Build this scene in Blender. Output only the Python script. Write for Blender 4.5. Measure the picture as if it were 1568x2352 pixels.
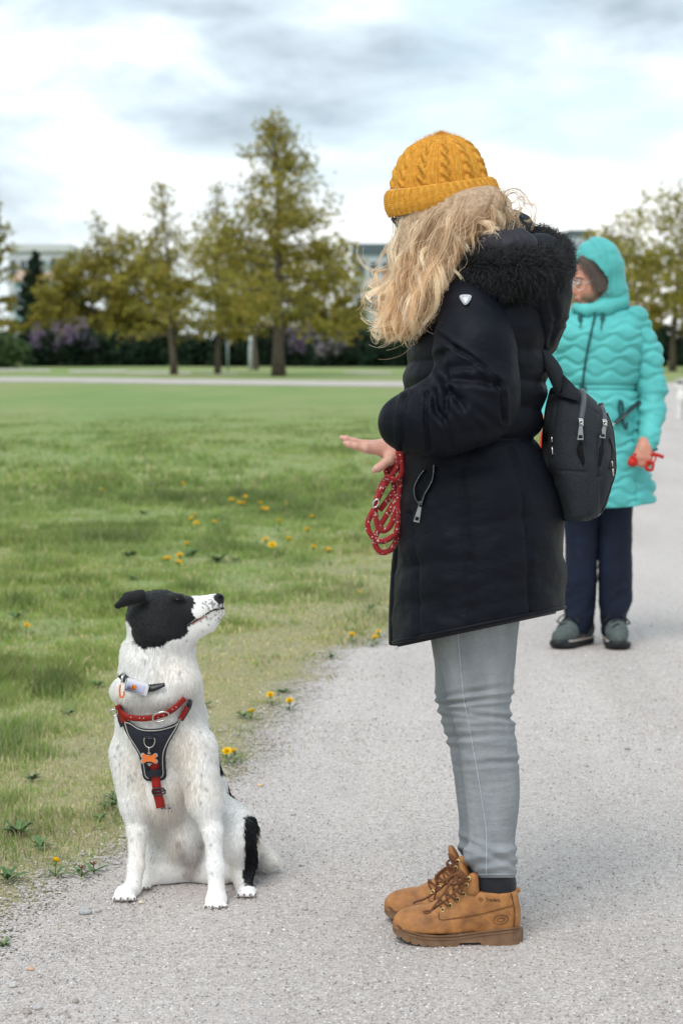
import bpy, math, random
import numpy as np
from mathutils import Vector, Matrix, noise as mnoise
for o in list(bpy.data.objects): bpy.data.objects.remove(o, do_unlink=True)
random.seed(7); RNG = np.random.default_rng(7)
scene = bpy.context.scene
COL = scene.collection
PI = math.pi
R = math.radians

# ------------------------------------------------------------------ camera
CAM_H = 1.28
PITCH = R(4.504)
cam_data = bpy.data.cameras.new('camera'); cam = bpy.data.objects.new('camera', cam_data); COL.objects.link(cam)
cam.location = (0, 0, CAM_H); cam.rotation_euler = (PI/2 - PITCH, 0, 0)
cam_data.sensor_fit = 'VERTICAL'; cam_data.sensor_height = 36; cam_data.lens = 75
cam_data.clip_start = .1; cam_data.clip_end = 3000
cam_data.dof.use_dof = True; cam_data.dof.focus_distance = 4.72; cam_data.dof.aperture_fstop = 5.6
cam_data.dof.aperture_blades = 9
scene.camera = cam
scene.render.resolution_x = 682; scene.render.resolution_y = 1024
scene.render.engine = 'CYCLES'
scene.cycles.use_denoising = True
scene.cycles.max_bounces = 8; scene.cycles.transparent_max_bounces = 8
scene.view_settings.view_transform = 'Standard'; scene.view_settings.look = 'None'
scene.view_settings.gamma = 1; scene.view_settings.exposure = .86; scene.view_settings.use_curve_mapping = False

# ------------------------------------------------------------------ node helpers
class NT:
    def __init__(s, tree): s.t = tree; s.n = tree.nodes; s.l = tree.links
    def add(s, typ, **kw):
        nd = s.n.new(typ)
        for k, v in kw.items(): setattr(nd, k, v)
        return nd
    def put(s, sock, v):
        if v is None: return
        if isinstance(v, bpy.types.NodeSocket): s.l.new(v, sock)
        elif isinstance(v, bpy.types.Node): s.l.new(v.outputs[0], sock)
        else:
            if sock.type == 'RGBA' and not isinstance(v, (int, float)) and len(v) == 3: v = (*v, 1)
            sock.default_value = v
    def math(s, op, a, b=None, c=None, clamp=False):
        nd = s.add('ShaderNodeMath', operation=op, use_clamp=clamp)
        s.put(nd.inputs[0], a); s.put(nd.inputs[1], b); s.put(nd.inputs[2], c)
        return nd.outputs[0]
    def noise(s, vec, scale, detail=4, rough=.55, dist=0, dim='3D'):
        nd = s.add('ShaderNodeTexNoise', noise_dimensions=dim)
        s.put(nd.inputs['Vector'], vec); nd.inputs['Scale'].default_value = scale
        nd.inputs['Detail'].default_value = detail; nd.inputs['Roughness'].default_value = rough
        nd.inputs['Distortion'].default_value = dist
        return nd.outputs['Fac']
    def voro(s, vec, scale, feature='F1', out='Distance', rnd=1):
        nd = s.add('ShaderNodeTexVoronoi', feature=feature)
        s.put(nd.inputs['Vector'], vec); nd.inputs['Scale'].default_value = scale
        nd.inputs['Randomness'].default_value = rnd
        return nd.outputs[out]
    def ramp(s, fac, stops, interp='LINEAR'):
        nd = s.add('ShaderNodeValToRGB'); cr = nd.color_ramp; cr.interpolation = interp
        while len(cr.elements) < len(stops): cr.elements.new(.5)
        for e, (p, c) in zip(cr.elements, stops):
            e.position = p
            e.color = (c, c, c, 1) if isinstance(c, (int, float)) else ((*c, 1) if len(c) == 3 else c)
        s.put(nd.inputs[0], fac)
        return nd.outputs[0]
    def mix(s, fac, a, b, mode='MIX'):
        nd = s.add('ShaderNodeMix', data_type='RGBA', blend_type=mode, clamp_factor=True)
        s.put(nd.inputs['Factor'], fac); s.put(nd.inputs[6], a); s.put(nd.inputs[7], b)
        return nd.outputs[2]
    def mapping(s, vec, scale=(1,1,1), loc=(0,0,0), rot=(0,0,0)):
        nd = s.add('ShaderNodeMapping'); s.put(nd.inputs[0], vec)
        nd.inputs['Scale'].default_value = scale; nd.inputs['Location'].default_value = loc; nd.inputs['Rotation'].default_value = rot
        return nd.outputs[0]
    def attr(s, name, out='Color'):
        nd = s.add('ShaderNodeAttribute', attribute_name=name); return nd.outputs[out]
    def bump(s, h, strength=.3, dist=.01, normal=None):
        nd = s.add('ShaderNodeBump'); s.put(nd.inputs['Height'], h)
        nd.inputs['Strength'].default_value = strength; nd.inputs['Distance'].default_value = dist
        s.put(nd.inputs['Normal'], normal)
        return nd.outputs[0]

def new_mat(name):
    m = bpy.data.materials.new(name); m.use_nodes = True
    t = NT(m.node_tree); b = t.n['Principled BSDF']; b.inputs['Specular IOR Level'].default_value = .3
    return m, t, b

def simple(name, color, rough=.6, metal=0, var=.15, vscale=30, bump=0, bscale=200, bdist=.002, spec=.3, sheen=0, coat=0):
    """principled material with a noise-varied colour and fine relief"""
    m, t, b = new_mat(name)
    co = t.add('ShaderNodeTexCoord').outputs['Object']
    n = t.noise(co, vscale, 5)
    c = np.array(color)
    t.put(b.inputs['Base Color'], t.ramp(n, [(.3, tuple(c*(1-var))), (.7, tuple(np.minimum(c*(1+var), 1)))]))
    b.inputs['Roughness'].default_value = rough; b.inputs['Metallic'].default_value = metal
    b.inputs['Specular IOR Level'].default_value = spec
    if sheen: b.inputs['Sheen Weight'].default_value = sheen
    if coat: b.inputs['Coat Weight'].default_value = coat
    if bump: t.put(b.inputs['Normal'], t.bump(t.noise(co, bscale, 3), bump, bdist))
    return m

# ------------------------------------------------------------------ sky and sun
SUN_EL, SUN_AZ = R(52), R(205)         # azimuth clockwise from north (+Y): behind the camera, to its left
world = bpy.data.worlds.new('World'); scene.world = world; world.use_nodes = True
wt = NT(world.node_tree); bg = wt.n['Background']
sky = wt.add('ShaderNodeTexSky', sky_type='NISHITA', sun_disc=False, sun_elevation=SUN_EL, sun_rotation=SUN_AZ, altitude=300, dust_density=1.5)
gen = wt.add('ShaderNodeTexCoord').outputs['Generated']
sep = wt.add('ShaderNodeSeparateXYZ'); wt.put(sep.inputs[0], gen)
vec = wt.mapping(gen, scale=(8.5, 8.5, 22), loc=(.4, 3.3, 1.25))
n1 = wt.noise(vec, .62, 7, .5, .25)
n2 = wt.noise(wt.mapping(vec, loc=(7.25, 26.457, 13.382)), .55, 6, .5, .3)
n3 = wt.noise(wt.mapping(vec, loc=(2.3, 8.1, 5)), 1.3, 6, .52, .3)
cover = wt.ramp(n1, [(.31, 0), (.48, 1)])
# the cloud base gets greyer overhead, where one looks at its underside
z2 = wt.ramp(sep.outputs[2], [(.0, 0), (.08, .012), (.125, .06), (.155, .10), (.3, .095)])
sh = wt.math('ADD', wt.math('ADD', wt.math('MULTIPLY', n2, .62), wt.math('MULTIPLY', n3, .38)), z2)
dark = wt.ramp(sh, [(.46, (8.2, 8.3, 8.2)), (.53, (6.5, 7.0, 7.3)), (.59, (4.7, 5.5, 6.1)), (.68, (2.6, 3.2, 3.7))])
blue = wt.mix(.8, sky.outputs[0], (4.8, 6.1, 6.8))
col = wt.mix(cover, blue, dark)
# towards the horizon the layer closes to a pale band
hz = wt.ramp(sep.outputs[2], [(0, 1), (.05, .4), (.1, 0)])
col = wt.mix(wt.math('MULTIPLY', hz, .55), col, (7.0, 7.2, 7.0))
wt.put(bg.inputs[0], col); bg.inputs[1].default_value = .094
sun_d = bpy.data.lights.new('sun', 'SUN'); sun = bpy.data.objects.new('sun', sun_d); COL.objects.link(sun)
sun_d.energy = 1.15; sun_d.angle = R(32); sun_d.color = (1, .97, .94)
sdir = Vector((math.sin(SUN_AZ)*math.cos(SUN_EL), math.cos(SUN_AZ)*math.cos(SUN_EL), math.sin(SUN_EL)))
sun.rotation_euler = sdir.to_track_quat('Z', 'Y').to_euler()

# ------------------------------------------------------------------ measuring helpers: a photo position plus a distance gives a place in the world (metres)
CP, SP = math.cos(PITCH), math.sin(PITCH)
FD = 4900.0
def Wd(x, y, Y):
    x = np.asarray(x, float); y = np.asarray(y, float); Y = np.asarray(Y, float)
    a = (x-784)/FD; b = (1176-y)/FD
    dy = CP + b*SP; dz = -SP + b*CP
    t = Y/dy
    return np.stack(np.broadcast_arrays(a*t, Y, CAM_H + dz*t), -1)
KS = 1/1.08865
def Ws(x, y, Y): return Wd(np.asarray(x, float)*KS, np.asarray(y, float)*KS, Y)
def Yg(y, z=0):
    b = (1176-y)/FD
    return (CAM_H - z)*(CP + b*SP)/(SP - b*CP)
def Gd(x, y): return Wd(x, y, Yg(y))
def proj(P):
    """world -> photo position (disp)"""
    P = np.asarray(P, float); z = P[..., 2]-CAM_H
    f = P[..., 1]*CP - z*SP; u = P[..., 1]*SP + z*CP
    return 784 + FD*P[..., 0]/f, 1176 - FD*u/f

# ------------------------------------------------------------------ object helpers
def tag(o, label=None, cat=None, group=None, kind=None):
    if label: o['label'] = label
    if cat: o['category'] = cat
    if group: o['group'] = group
    if kind: o['kind'] = kind
    return o
def empty(name, loc=(0,0,0), rz=0):
    o = bpy.data.objects.new(name, None); COL.objects.link(o); o.location = loc; o.rotation_euler = (0, 0, rz)
    o.empty_display_size = .1
    return o
def link(name, data, parent=None, mats=(), keep=True):
    o = bpy.data.objects.new(name, data); COL.objects.link(o)
    for m in (mats if isinstance(mats, (list, tuple)) else [mats]):
        if m: data.materials.append(m)
    if parent is not None: set_parent(o, parent)
    return o
def world_matrix(o):
    m = o.matrix_basis.copy()
    if o.parent: m = world_matrix(o.parent) @ o.matrix_parent_inverse @ m
    return m
def set_parent(o, p):
    o.parent = p; o.matrix_parent_inverse = world_matrix(p).inverted()
def mesh_np(name, V, F, smooth=True):
    """V (n,3), F list of tuples or int array (m,3|4)"""
    me = bpy.data.meshes.new(name)
    V = np.asarray(V, np.float32)
    if isinstance(F, np.ndarray):
        m, k = F.shape
        me.vertices.add(len(V)); me.vertices.foreach_set('co', V.ravel())
        me.loops.add(m*k); me.loops.foreach_set('vertex_index', F.astype(np.int32).ravel())
        me.polygons.add(m); me.polygons.foreach_set('loop_start', np.arange(0, m*k, k, dtype=np.int32))
        me.update(calc_edges=True); me.validate()
    else:
        me.from_pydata(V.tolist(), [], F); me.update()
    me.polygons.foreach_set('use_smooth', np.full(len(me.polygons), smooth, bool))
    return me
def add_obj(name, V, F, parent=None, mat=None, smooth=True):
    return link(name, mesh_np(name, V, F, smooth), parent, mat)
def col_attr(me, name, C):
    C = np.asarray(C, np.float32)
    if C.shape[1] == 3: C = np.hstack([C, np.ones((len(C), 1), np.float32)])
    a = me.attributes.new(name, 'FLOAT_COLOR', 'POINT'); a.data.foreach_set('color', C.ravel())
def flt_attr(me, name, v, dom='POINT'):
    a = me.attributes.new(name, 'FLOAT', dom); a.data.foreach_set('value', np.asarray(v, np.float32))

def join_vf(parts):
    Vs, Fs, n = [], [], 0
    for V, F in parts:
        V = np.asarray(V, float); Vs.append(V)
        Fs += [tuple(int(i)+n for i in f) for f in F]; n += len(V)
    return np.vstack(Vs), Fs
def spline(pts, n, closed=False):
    """Catmull-Rom through pts (k,d) -> (n,d), even in arc length"""
    P = np.asarray(pts, float); k = len(P)
    if closed: Q = np.vstack([P[-1], P, P[0], P[1]]); segs = k
    else: Q = np.vstack([2*P[0]-P[1], P, 2*P[-1]-P[-2]]); segs = k-1
    out = []
    for i in range(segs):
        p0, p1, p2, p3 = Q[i:i+4]; t = np.linspace(0, 1, 24, endpoint=False)[:, None]
        out.append(.5*((2*p1) + (-p0+p2)*t + (2*p0-5*p1+4*p2-p3)*t*t + (-p0+3*p1-3*p2+p3)*t**3))
    out = np.vstack(out + [[P[0] if closed else P[-1]]])
    L = np.r_[0, np.cumsum(np.linalg.norm(np.diff(out[:, :3], axis=0), axis=1))]
    s = np.linspace(0, L[-1], n)
    return np.stack([np.interp(s, L, out[:, j]) for j in range(out.shape[1])], -1)
def frames(P, closed=False):
    n = len(P); T = np.gradient(P, axis=0)
    if closed: T = np.roll(P, -1, 0) - np.roll(P, 1, 0)
    T /= np.linalg.norm(T, axis=1)[:, None] + 1e-12
    u = np.cross(T[0], (0, 0, 1.0)); 
    if np.linalg.norm(u) < .1: u = np.cross(T[0], (0, 1.0, 0))
    U = [u/np.linalg.norm(u)]
    for i in range(1, n):
        v = U[-1] - T[i]*np.dot(U[-1], T[i]); U.append(v/(np.linalg.norm(v)+1e-12))
    U = np.array(U); return T, U, np.cross(T, U)
def tube_vf(P, r, sides=8, closed=False, caps=True, flat=None):
    """swept tube; r scalar or per point; flat=(a,b) scales the two frame axes"""
    P = np.asarray(P, float); n = len(P); r = np.broadcast_to(np.asarray(r, float), (n,))
    T, U, B = frames(P, closed); a = np.arange(sides)*2*PI/sides
    fa, fb = flat or (1, 1)
    V = P[:, None] + r[:, None, None]*(U[:, None]*np.cos(a)[None, :, None]*fa + B[:, None]*np.sin(a)[None, :, None]*fb)
    V = V.reshape(-1, 3); F = []
    for i in range(n if closed else n-1):
        j = (i+1) % n
        for k in range(sides):
            l = (k+1) % sides; F.append((i*sides+k, i*sides+l, j*sides+l, j*sides+k))
    if caps and not closed: F += [tuple(range(sides))[::-1], tuple((n-1)*sides+k for k in range(sides))]
    return V, F
def tube(name, P, r, parent=None, mat=None, sides=8, closed=False, flat=None, smooth=True):
    return add_obj(name, *tube_vf(P, r, sides, closed, flat=flat), parent, mat, smooth)
def grid_faces(n, m, wrap=False):
    """quads of an n x m vertex grid; wrap closes the second axis"""
    i = np.arange(n-1)[:, None]; j = np.arange(m if wrap else m-1)[None, :]; j2 = (j+1) % m
    return np.stack(np.broadcast_arrays(i*m+j, i*m+j2, (i+1)*m+j2, (i+1)*m+j), -1).reshape(-1, 4)
def box_vf(c, s, rot=None, bev=.12):
    """box with chamfered edges (24 corner points)"""
    c = np.asarray(c, float); h = np.asarray(s, float)/2; b = bev*min(h)
    V, F, idx = [], [], {}
    for sx in (-1, 1):
        for sy in (-1, 1):
            for sz in (-1, 1):
                sg = np.array((sx, sy, sz))
                for ax in range(3):
                    p = sg*(h-b); p[ax] = sg[ax]*h[ax]; idx[(sx, sy, sz, ax)] = len(V); V.append(p)
                F.append(tuple(idx[(sx, sy, sz, a)] for a in range(3)))
    S = (-1, 1)
    for ax in range(3):
        o = [a for a in range(3) if a != ax]
        for s_ in S:
            q = []
            for (p, r_) in ((-1, -1), (1, -1), (1, 1), (-1, 1)):
                k = [0, 0, 0]; k[ax] = s_; k[o[0]] = p; k[o[1]] = r_; q.append(idx[(*k, ax)])
            F.append(tuple(q))
        for p in S:
            for r_ in S:
                k1 = [0, 0, 0]; k1[ax] = -1; k1[o[0]] = p; k1[o[1]] = r_; k2 = list(k1); k2[ax] = 1
                F.append((idx[(*k1, o[0])], idx[(*k2, o[0])], idx[(*k2, o[1])], idx[(*k1, o[1])]))
    V = np.array(V)
    if rot is not None: V = V @ np.array(rot.to_3x3() if hasattr(rot, 'to_3x3') else rot).T
    return V + c, F
def fix_normals(o):
    import bmesh
    bm = bmesh.new(); bm.from_mesh(o.data); bmesh.ops.recalc_face_normals(bm, faces=bm.faces); bm.to_mesh(o.data); bm.free()
    return o
def copy_tree(o, parent=None):
    c = o.copy(); COL.objects.link(c); c.parent = parent
    if parent: c.matrix_parent_inverse = o.matrix_parent_inverse.copy()
    for ch in [x for x in list(COL.objects) if x.parent == o]: copy_tree(ch, c)
    return c

# ------------------------------------------------------------------ value noise on arrays (for relief and scatter)
def vnoise(P, scale=1.0, seed=0, octv=3):
    P = np.asarray(P, float)*scale; d = P.shape[-1]; out = np.zeros(P.shape[:-1]); amp, tot = 1.0, 0
    for o in range(octv):
        Q = P*2**o + seed*17.31 + o*5.7; I = np.floor(Q).astype(np.int64); f = Q-I; f = f*f*(3-2*f); acc = 0
        for c in range(2**d):
            off = [(c >> k) & 1 for k in range(d)]; h = np.zeros(P.shape[:-1], np.int64) + seed*1013 + 7
            w = 1.0
            for k in range(d):
                h = (h*374761393 + (I[..., k]+off[k])*668265263) & 0x7fffffff; h = (h ^ (h >> 13))*1274126177 & 0x7fffffff
                w = w*(f[..., k] if off[k] else 1-f[..., k])
            acc = acc + w*((h ^ (h >> 16)) & 0xffff)/65535.0
        out += amp*acc; tot += amp; amp *= .5
    return out/tot
def seg_dist(x, y, pts):
    d = np.full(np.shape(x), 1e9)
    for (a, b), (c, e) in zip(pts[:-1], pts[1:]):
        vx, vy = c-a, e-b; t = np.clip(((x-a)*vx+(y-b)*vy)/(vx*vx+vy*vy+1e-9), 0, 1); d = np.minimum(d, np.hypot(x-a-t*vx, y-b-t*vy))
    return d
def sstep(a, b, x): t = np.clip((x-a)/(b-a), 0, 1); return t*t*(3-2*t)

# ------------------------------------------------------------------ strands (fur, hair): a curves object
def strands(name, P, rad, parent, mat, color=None):
    """P (n, k, 3) strand points, rad (k,) or (n,k) radius, color (n,3) or (n,k,3)"""
    n, k, _ = P.shape
    hc = bpy.data.hair_curves.new(name); hc.add_curves([k]*n)
    hc.attributes['position'].data.foreach_set('vector', P.astype(np.float32).ravel())
    a = hc.attributes.get('radius') or hc.attributes.new('radius', 'FLOAT', 'POINT')
    a.data.foreach_set('value', np.broadcast_to(rad, (n, k)).astype(np.float32).ravel())
    if color is not None:
        C = np.asarray(color, np.float32)
        if C.ndim == 2: C = np.repeat(C[:, None], k, 1)
        C = np.concatenate([C, np.ones((n, k, 1), np.float32)], -1)
        ca = hc.attributes.new('tint', 'FLOAT_COLOR', 'POINT'); ca.data.foreach_set('color', C.ravel())
    o = link(name, hc, parent, mat); o['kind'] = 'stuff'
    return o
def sample_surface(V, F, n, rng, weight=None):
    """F (m,3|4) -> points, normals"""
    F = np.asarray(F)
    T = np.vstack([F[:, [0, 1, 2]], F[:, [0, 2, 3]]]) if F.shape[1] == 4 else F
    a, b, c = V[T[:, 0]], V[T[:, 1]], V[T[:, 2]]
    nn = np.cross(b-a, c-a); ar = np.linalg.norm(nn, axis=1); w = ar.copy()
    if weight is not None: w = w*weight((a+b+c)/3)
    i = rng.choice(len(T), n, p=w/w.sum())
    u, v = rng.random(n), rng.random(n); f = u+v > 1; u[f] = 1-u[f]; v[f] = 1-v[f]
    return a[i]+(b[i]-a[i])*u[:, None]+(c[i]-a[i])*v[:, None], nn[i]/(ar[i][:, None]+1e-12)

# ------------------------------------------------------------------ solid shapes: smooth unions of rounded pieces, turned into one skin
class Solid:
    def __init__(s): s.p = []
    def cap(s, a, b, ra, rb, k=.02, sub=False):
        s.p.append(('c', np.asarray(a, float), np.asarray(b, float), float(ra), float(rb), k, sub)); return s
    def chain(s, pts, rs, k=.02):
        for i in range(len(pts)-1): s.cap(pts[i], pts[i+1], rs[i], rs[i+1], k)
        return s
    def ell(s, c, r, k=.02, rot=None, sub=False):
        M = np.eye(3) if rot is None else np.array(rot.to_3x3())
        s.p.append(('e', np.asarray(c, float), np.asarray(r, float), M, 0, k, sub)); return s
    def plane(s, p, n, k=.004):                         # cuts away what lies on the side n points to
        n = np.asarray(n, float); s.p.append(('h', np.asarray(p, float), n/np.linalg.norm(n), 0, 0, k, True)); return s
    @staticmethod
    def dist(q, P):
        if q[0] == 'c':
            a, b, ra, rb = q[1:5]; ba = b-a; pa = P-a
            h = np.clip((pa@ba)/(ba@ba+1e-12), 0, 1)
            return np.linalg.norm(pa-h[..., None]*ba, axis=-1) - (ra+(rb-ra)*h)
        if q[0] == 'e':
            L = (P-q[1])@q[3]; r = q[2]
            k0 = np.linalg.norm(L/r, axis=-1); k1 = np.linalg.norm(L/(r*r), axis=-1)+1e-9
            return np.where(k0 < .25, -min(r)*(1-k0), k0*(k0-1)/k1)
        return -((P-q[1])@q[2])
    def __call__(s, P, use=None):
        d = np.full(P.shape[:-1], 1e3)
        for i, q in enumerate(s.p):
            if use is not None and not use[i]: continue
            e = s.dist(q, P); k = q[5]
            if q[6]:
                h = np.maximum(k-np.abs(d+e), 0)/k; d = np.maximum(d, -e) + h*h*k*.25
            else:
                h = np.maximum(k-np.abs(d-e), 0)/k; d = np.minimum(d, e) - h*h*k*.25
        return d
    def bounds(s):
        lo, hi = [], []
        for q in s.p:
            if q[0] == 'c': r = max(q[3], q[4]); lo += [q[1]-r, q[2]-r]; hi += [q[1]+r, q[2]+r]
            elif q[0] == 'e' and not q[6]: r = max(q[2]); lo.append(q[1]-r); hi.append(q[1]+r)
        return np.min(lo, 0)-.02, np.max(hi, 0)+.02
    def skin(s, vox, B=14):
        lo, hi = s.bounds(); n = np.ceil((hi-lo)/vox).astype(int)+2; nb = (n+B-1)//B
        I = np.stack(np.meshgrid(*[np.arange(k) for k in nb], indexing='ij'), -1).reshape(-1, 3)
        C = lo + (I+.5)*B*vox; Rb = B*vox*.5*3**.5*1.05
        D = np.stack([s.dist(q, C) for q in s.p], -1); K = np.array([q[5] for q in s.p]); sub = np.array([q[6] for q in s.p])
        ell = np.array([2.2 if q[0] == 'e' else 1 for q in s.p])
        use = D < (Rb*ell + K*1.5)
        near = (use & ~sub).any(1)
        dC = s(C)
        near &= (np.abs(dC) < Rb*2.6 + .03)
        N = n+B+2
        ids, vs, quads = [], [], []
        g = np.stack(np.meshgrid(*[np.arange(B+1)]*3, indexing='ij'), -1)
        for bi in np.nonzero(near)[0]:
            base = I[bi]*B; P = lo + (g+base)*vox
            d = s(P, use[bi]); ins = d < 0
            if ins.all() or not ins.any(): continue
            # cells: crossing average
            acc = np.zeros((B, B, B, 3)); cnt = np.zeros((B, B, B))
            for ax in range(3):
                o1, o2 = [a for a in range(3) if a != ax]
                for u in (0, 1):
                    for v in (0, 1):
                        s0 = [slice(0, B)]*3; s0[o1] = slice(u, B+u); s0[o2] = slice(v, B+v); s1 = list(s0); s1[ax] = slice(1, B+1)
                        a, b = d[tuple(s0)], d[tuple(s1)]; cr = (a < 0) != (b < 0)
                        t = np.where(cr, a/(a-b+1e-20), 0)
                        acc[..., ax] += cr*t; acc[..., o1] += cr*u; acc[..., o2] += cr*v; cnt += cr
            m = cnt > 0; ci = np.argwhere(m)
            ids.append(((ci[:, 0]+base[0])*N[1] + ci[:, 1]+base[1])*N[2] + ci[:, 2]+base[2])
            vs.append(lo + (ci+base+acc[m]/cnt[m][:, None])*vox)
            for ax in range(3):
                s0 = [slice(0, B)]*3; s1 = list(s0); s1[ax] = slice(1, B+1)
                a, b = ins[tuple(s0)], ins[tuple(s1)]; e = np.argwhere(a != b)
                if not len(e): continue
                flip = a[tuple(e.T)]; e = e+base; o1, o2 = (ax+1) % 3, (ax+2) % 3
                def cid(da, db):
                    q = e.copy(); q[:, o1] -= da; q[:, o2] -= db
                    return (q[:, 0]*N[1]+q[:, 1])*N[2]+q[:, 2]
                Q = np.stack([cid(1, 1), cid(0, 1), cid(0, 0), cid(1, 0)], -1)
                Q[~flip] = Q[~flip][:, ::-1]
                quads.append(Q)
        ids = np.concatenate(ids); vs = np.vstack(vs); o = np.argsort(ids); ids = ids[o]; vs = vs[o]
        Q = np.vstack(quads); F = np.searchsorted(ids, Q); F = np.minimum(F, len(ids)-1)
        ok = (ids[F] == Q).all(1)
        return vs, F[ok]
def vert_normals(V, F):
    n = np.cross(V[F[:, 2]]-V[F[:, 0]], V[F[:, 3]]-V[F[:, 1]]); N = np.zeros_like(V)
    for k in range(4): np.add.at(N, F[:, k], n)
    return N/(np.linalg.norm(N, axis=1)[:, None]+1e-12)
def relax(V, F, it=2, w=.5):
    for _ in range(it):
        S = np.zeros_like(V); c = np.zeros(len(V))
        for a, b in ((0, 1), (1, 2), (2, 3), (3, 0)):
            np.add.at(S, F[:, a], V[F[:, b]]); np.add.at(S, F[:, b], V[F[:, a]])
            np.add.at(c, F[:, a], 1); np.add.at(c, F[:, b], 1)
        V = V + w*(S/np.maximum(c, 1)[:, None]-V)
    return V
def march(solid, x, y, off=0.0, Y0=3.9, src=True, n=40, Ymax=6.0):
    """where the line of sight through photo position (x,y) first comes within off of the solid; returns points"""
    W = Ws if src else Wd
    x = np.asarray(x, float); y = np.asarray(y, float); Y = np.full(np.broadcast(x, y).shape, Y0)
    for _ in range(n):
        d = solid(W(x, y, Y)) - off
        Y = np.minimum(Y + np.clip(d, -.05, .3)*.85, Ymax)
    return W(x, y, Y)
# ================================================================== ground: meadow sheet, gravel path, far paths
EA, EB = Gd(600, 1700)[:2], Gd(900, 1440)[:2]           # two places on the grass edge of the path
ED = (EB-EA)/np.linalg.norm(EB-EA); EN = np.array([ED[1], -ED[0]])     # along / to the right of the edge
def edge_raw(x, y): return (np.asarray(x)-EA[0])*EN[0] + (np.asarray(y)-EA[1])*EN[1]
def along(x, y): return (np.asarray(x)-EA[0])*ED[0] + (np.asarray(y)-EA[1])*ED[1]
def wob(s):
    P = np.stack([np.asarray(s, float), np.zeros_like(np.asarray(s, float))], -1)
    s = np.asarray(s, float)
    return (vnoise(P, 1.1, 3, 3)-.5)*.34 + (vnoise(P, 5.5, 5, 2)-.5)*.12 - .16*sstep(-1.3, -2.3, s)*np.abs(np.minimum(s+1.3, 0))
def edge(x, y): return edge_raw(x, y) - wob(along(x, y))               # > 0 on the gravel

def mat_meadow():
    m, t, b = new_mat('meadow_soil')
    p = t.add('ShaderNodeNewGeometry').outputs['Position']
    big = t.noise(t.mapping(p, scale=(1, .35, 1)), .55, 5, .6); mid = t.noise(p, 3.2, 5, .6); fine = t.noise(p, 55, 4, .7)
    green = t.ramp(fine, [(.3, (.16, .225, .075)), (.55, (.26, .33, .12)), (.75, (.36, .40, .19))])
    dry = t.ramp(fine, [(.3, (.25, .21, .12)), (.55, (.40, .345, .21)), (.75, (.54, .49, .36))])
    ed = t.add('ShaderNodeVectorMath', operation='DOT_PRODUCT'); t.put(ed.inputs[0], p); ed.inputs[1].default_value = (EN[0], EN[1], 0)
    trod = t.ramp(t.math('SUBTRACT', ed.outputs['Value'], float(EA@EN)-1.6), [(0, 0), (.6, .04), (1, .14)])     # dry trodden turf beside the path
    f = t.math('ADD', t.math('ADD', t.math('MULTIPLY', big, .55), t.math('MULTIPLY', mid, .45)), trod)
    c = t.mix(t.ramp(f, [(.46, 0), (.6, .8)]), green, dry)
    sp = t.add('ShaderNodeSeparateXYZ'); t.put(sp.inputs[0], p)
    far = t.ramp(t.math('DIVIDE', sp.outputs[1], 60), [(.12, 0), (.5, 1)])     # mown lawn farther out
    lawnp = t.noise(t.mapping(p, scale=(.12, .05, 1), loc=(3, 1, 0)), 1, 4, .6)
    lawn = t.ramp(t.math('ADD', t.math('MULTIPLY', t.noise(t.mapping(p, scale=(.25, .09, 1)), 1, 6, .65), .7), t.math('MULTIPLY', fine, .3)), [(.35, (.18, .275, .09)), (.5, (.225, .305, .115)), (.64, (.30, .325, .15))])
    lawn = t.mix(t.ramp(lawnp, [(.42, 0), (.62, .7)]), lawn, (.30, .315, .14))
    t.put(b.inputs['Base Color'], t.mix(far, c, lawn)); b.inputs['Roughness'].default_value = .95
    b.inputs['Specular IOR Level'].default_value = .1
    t.put(b.inputs['Normal'], t.bump(fine, .6, .03))
    return m
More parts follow.
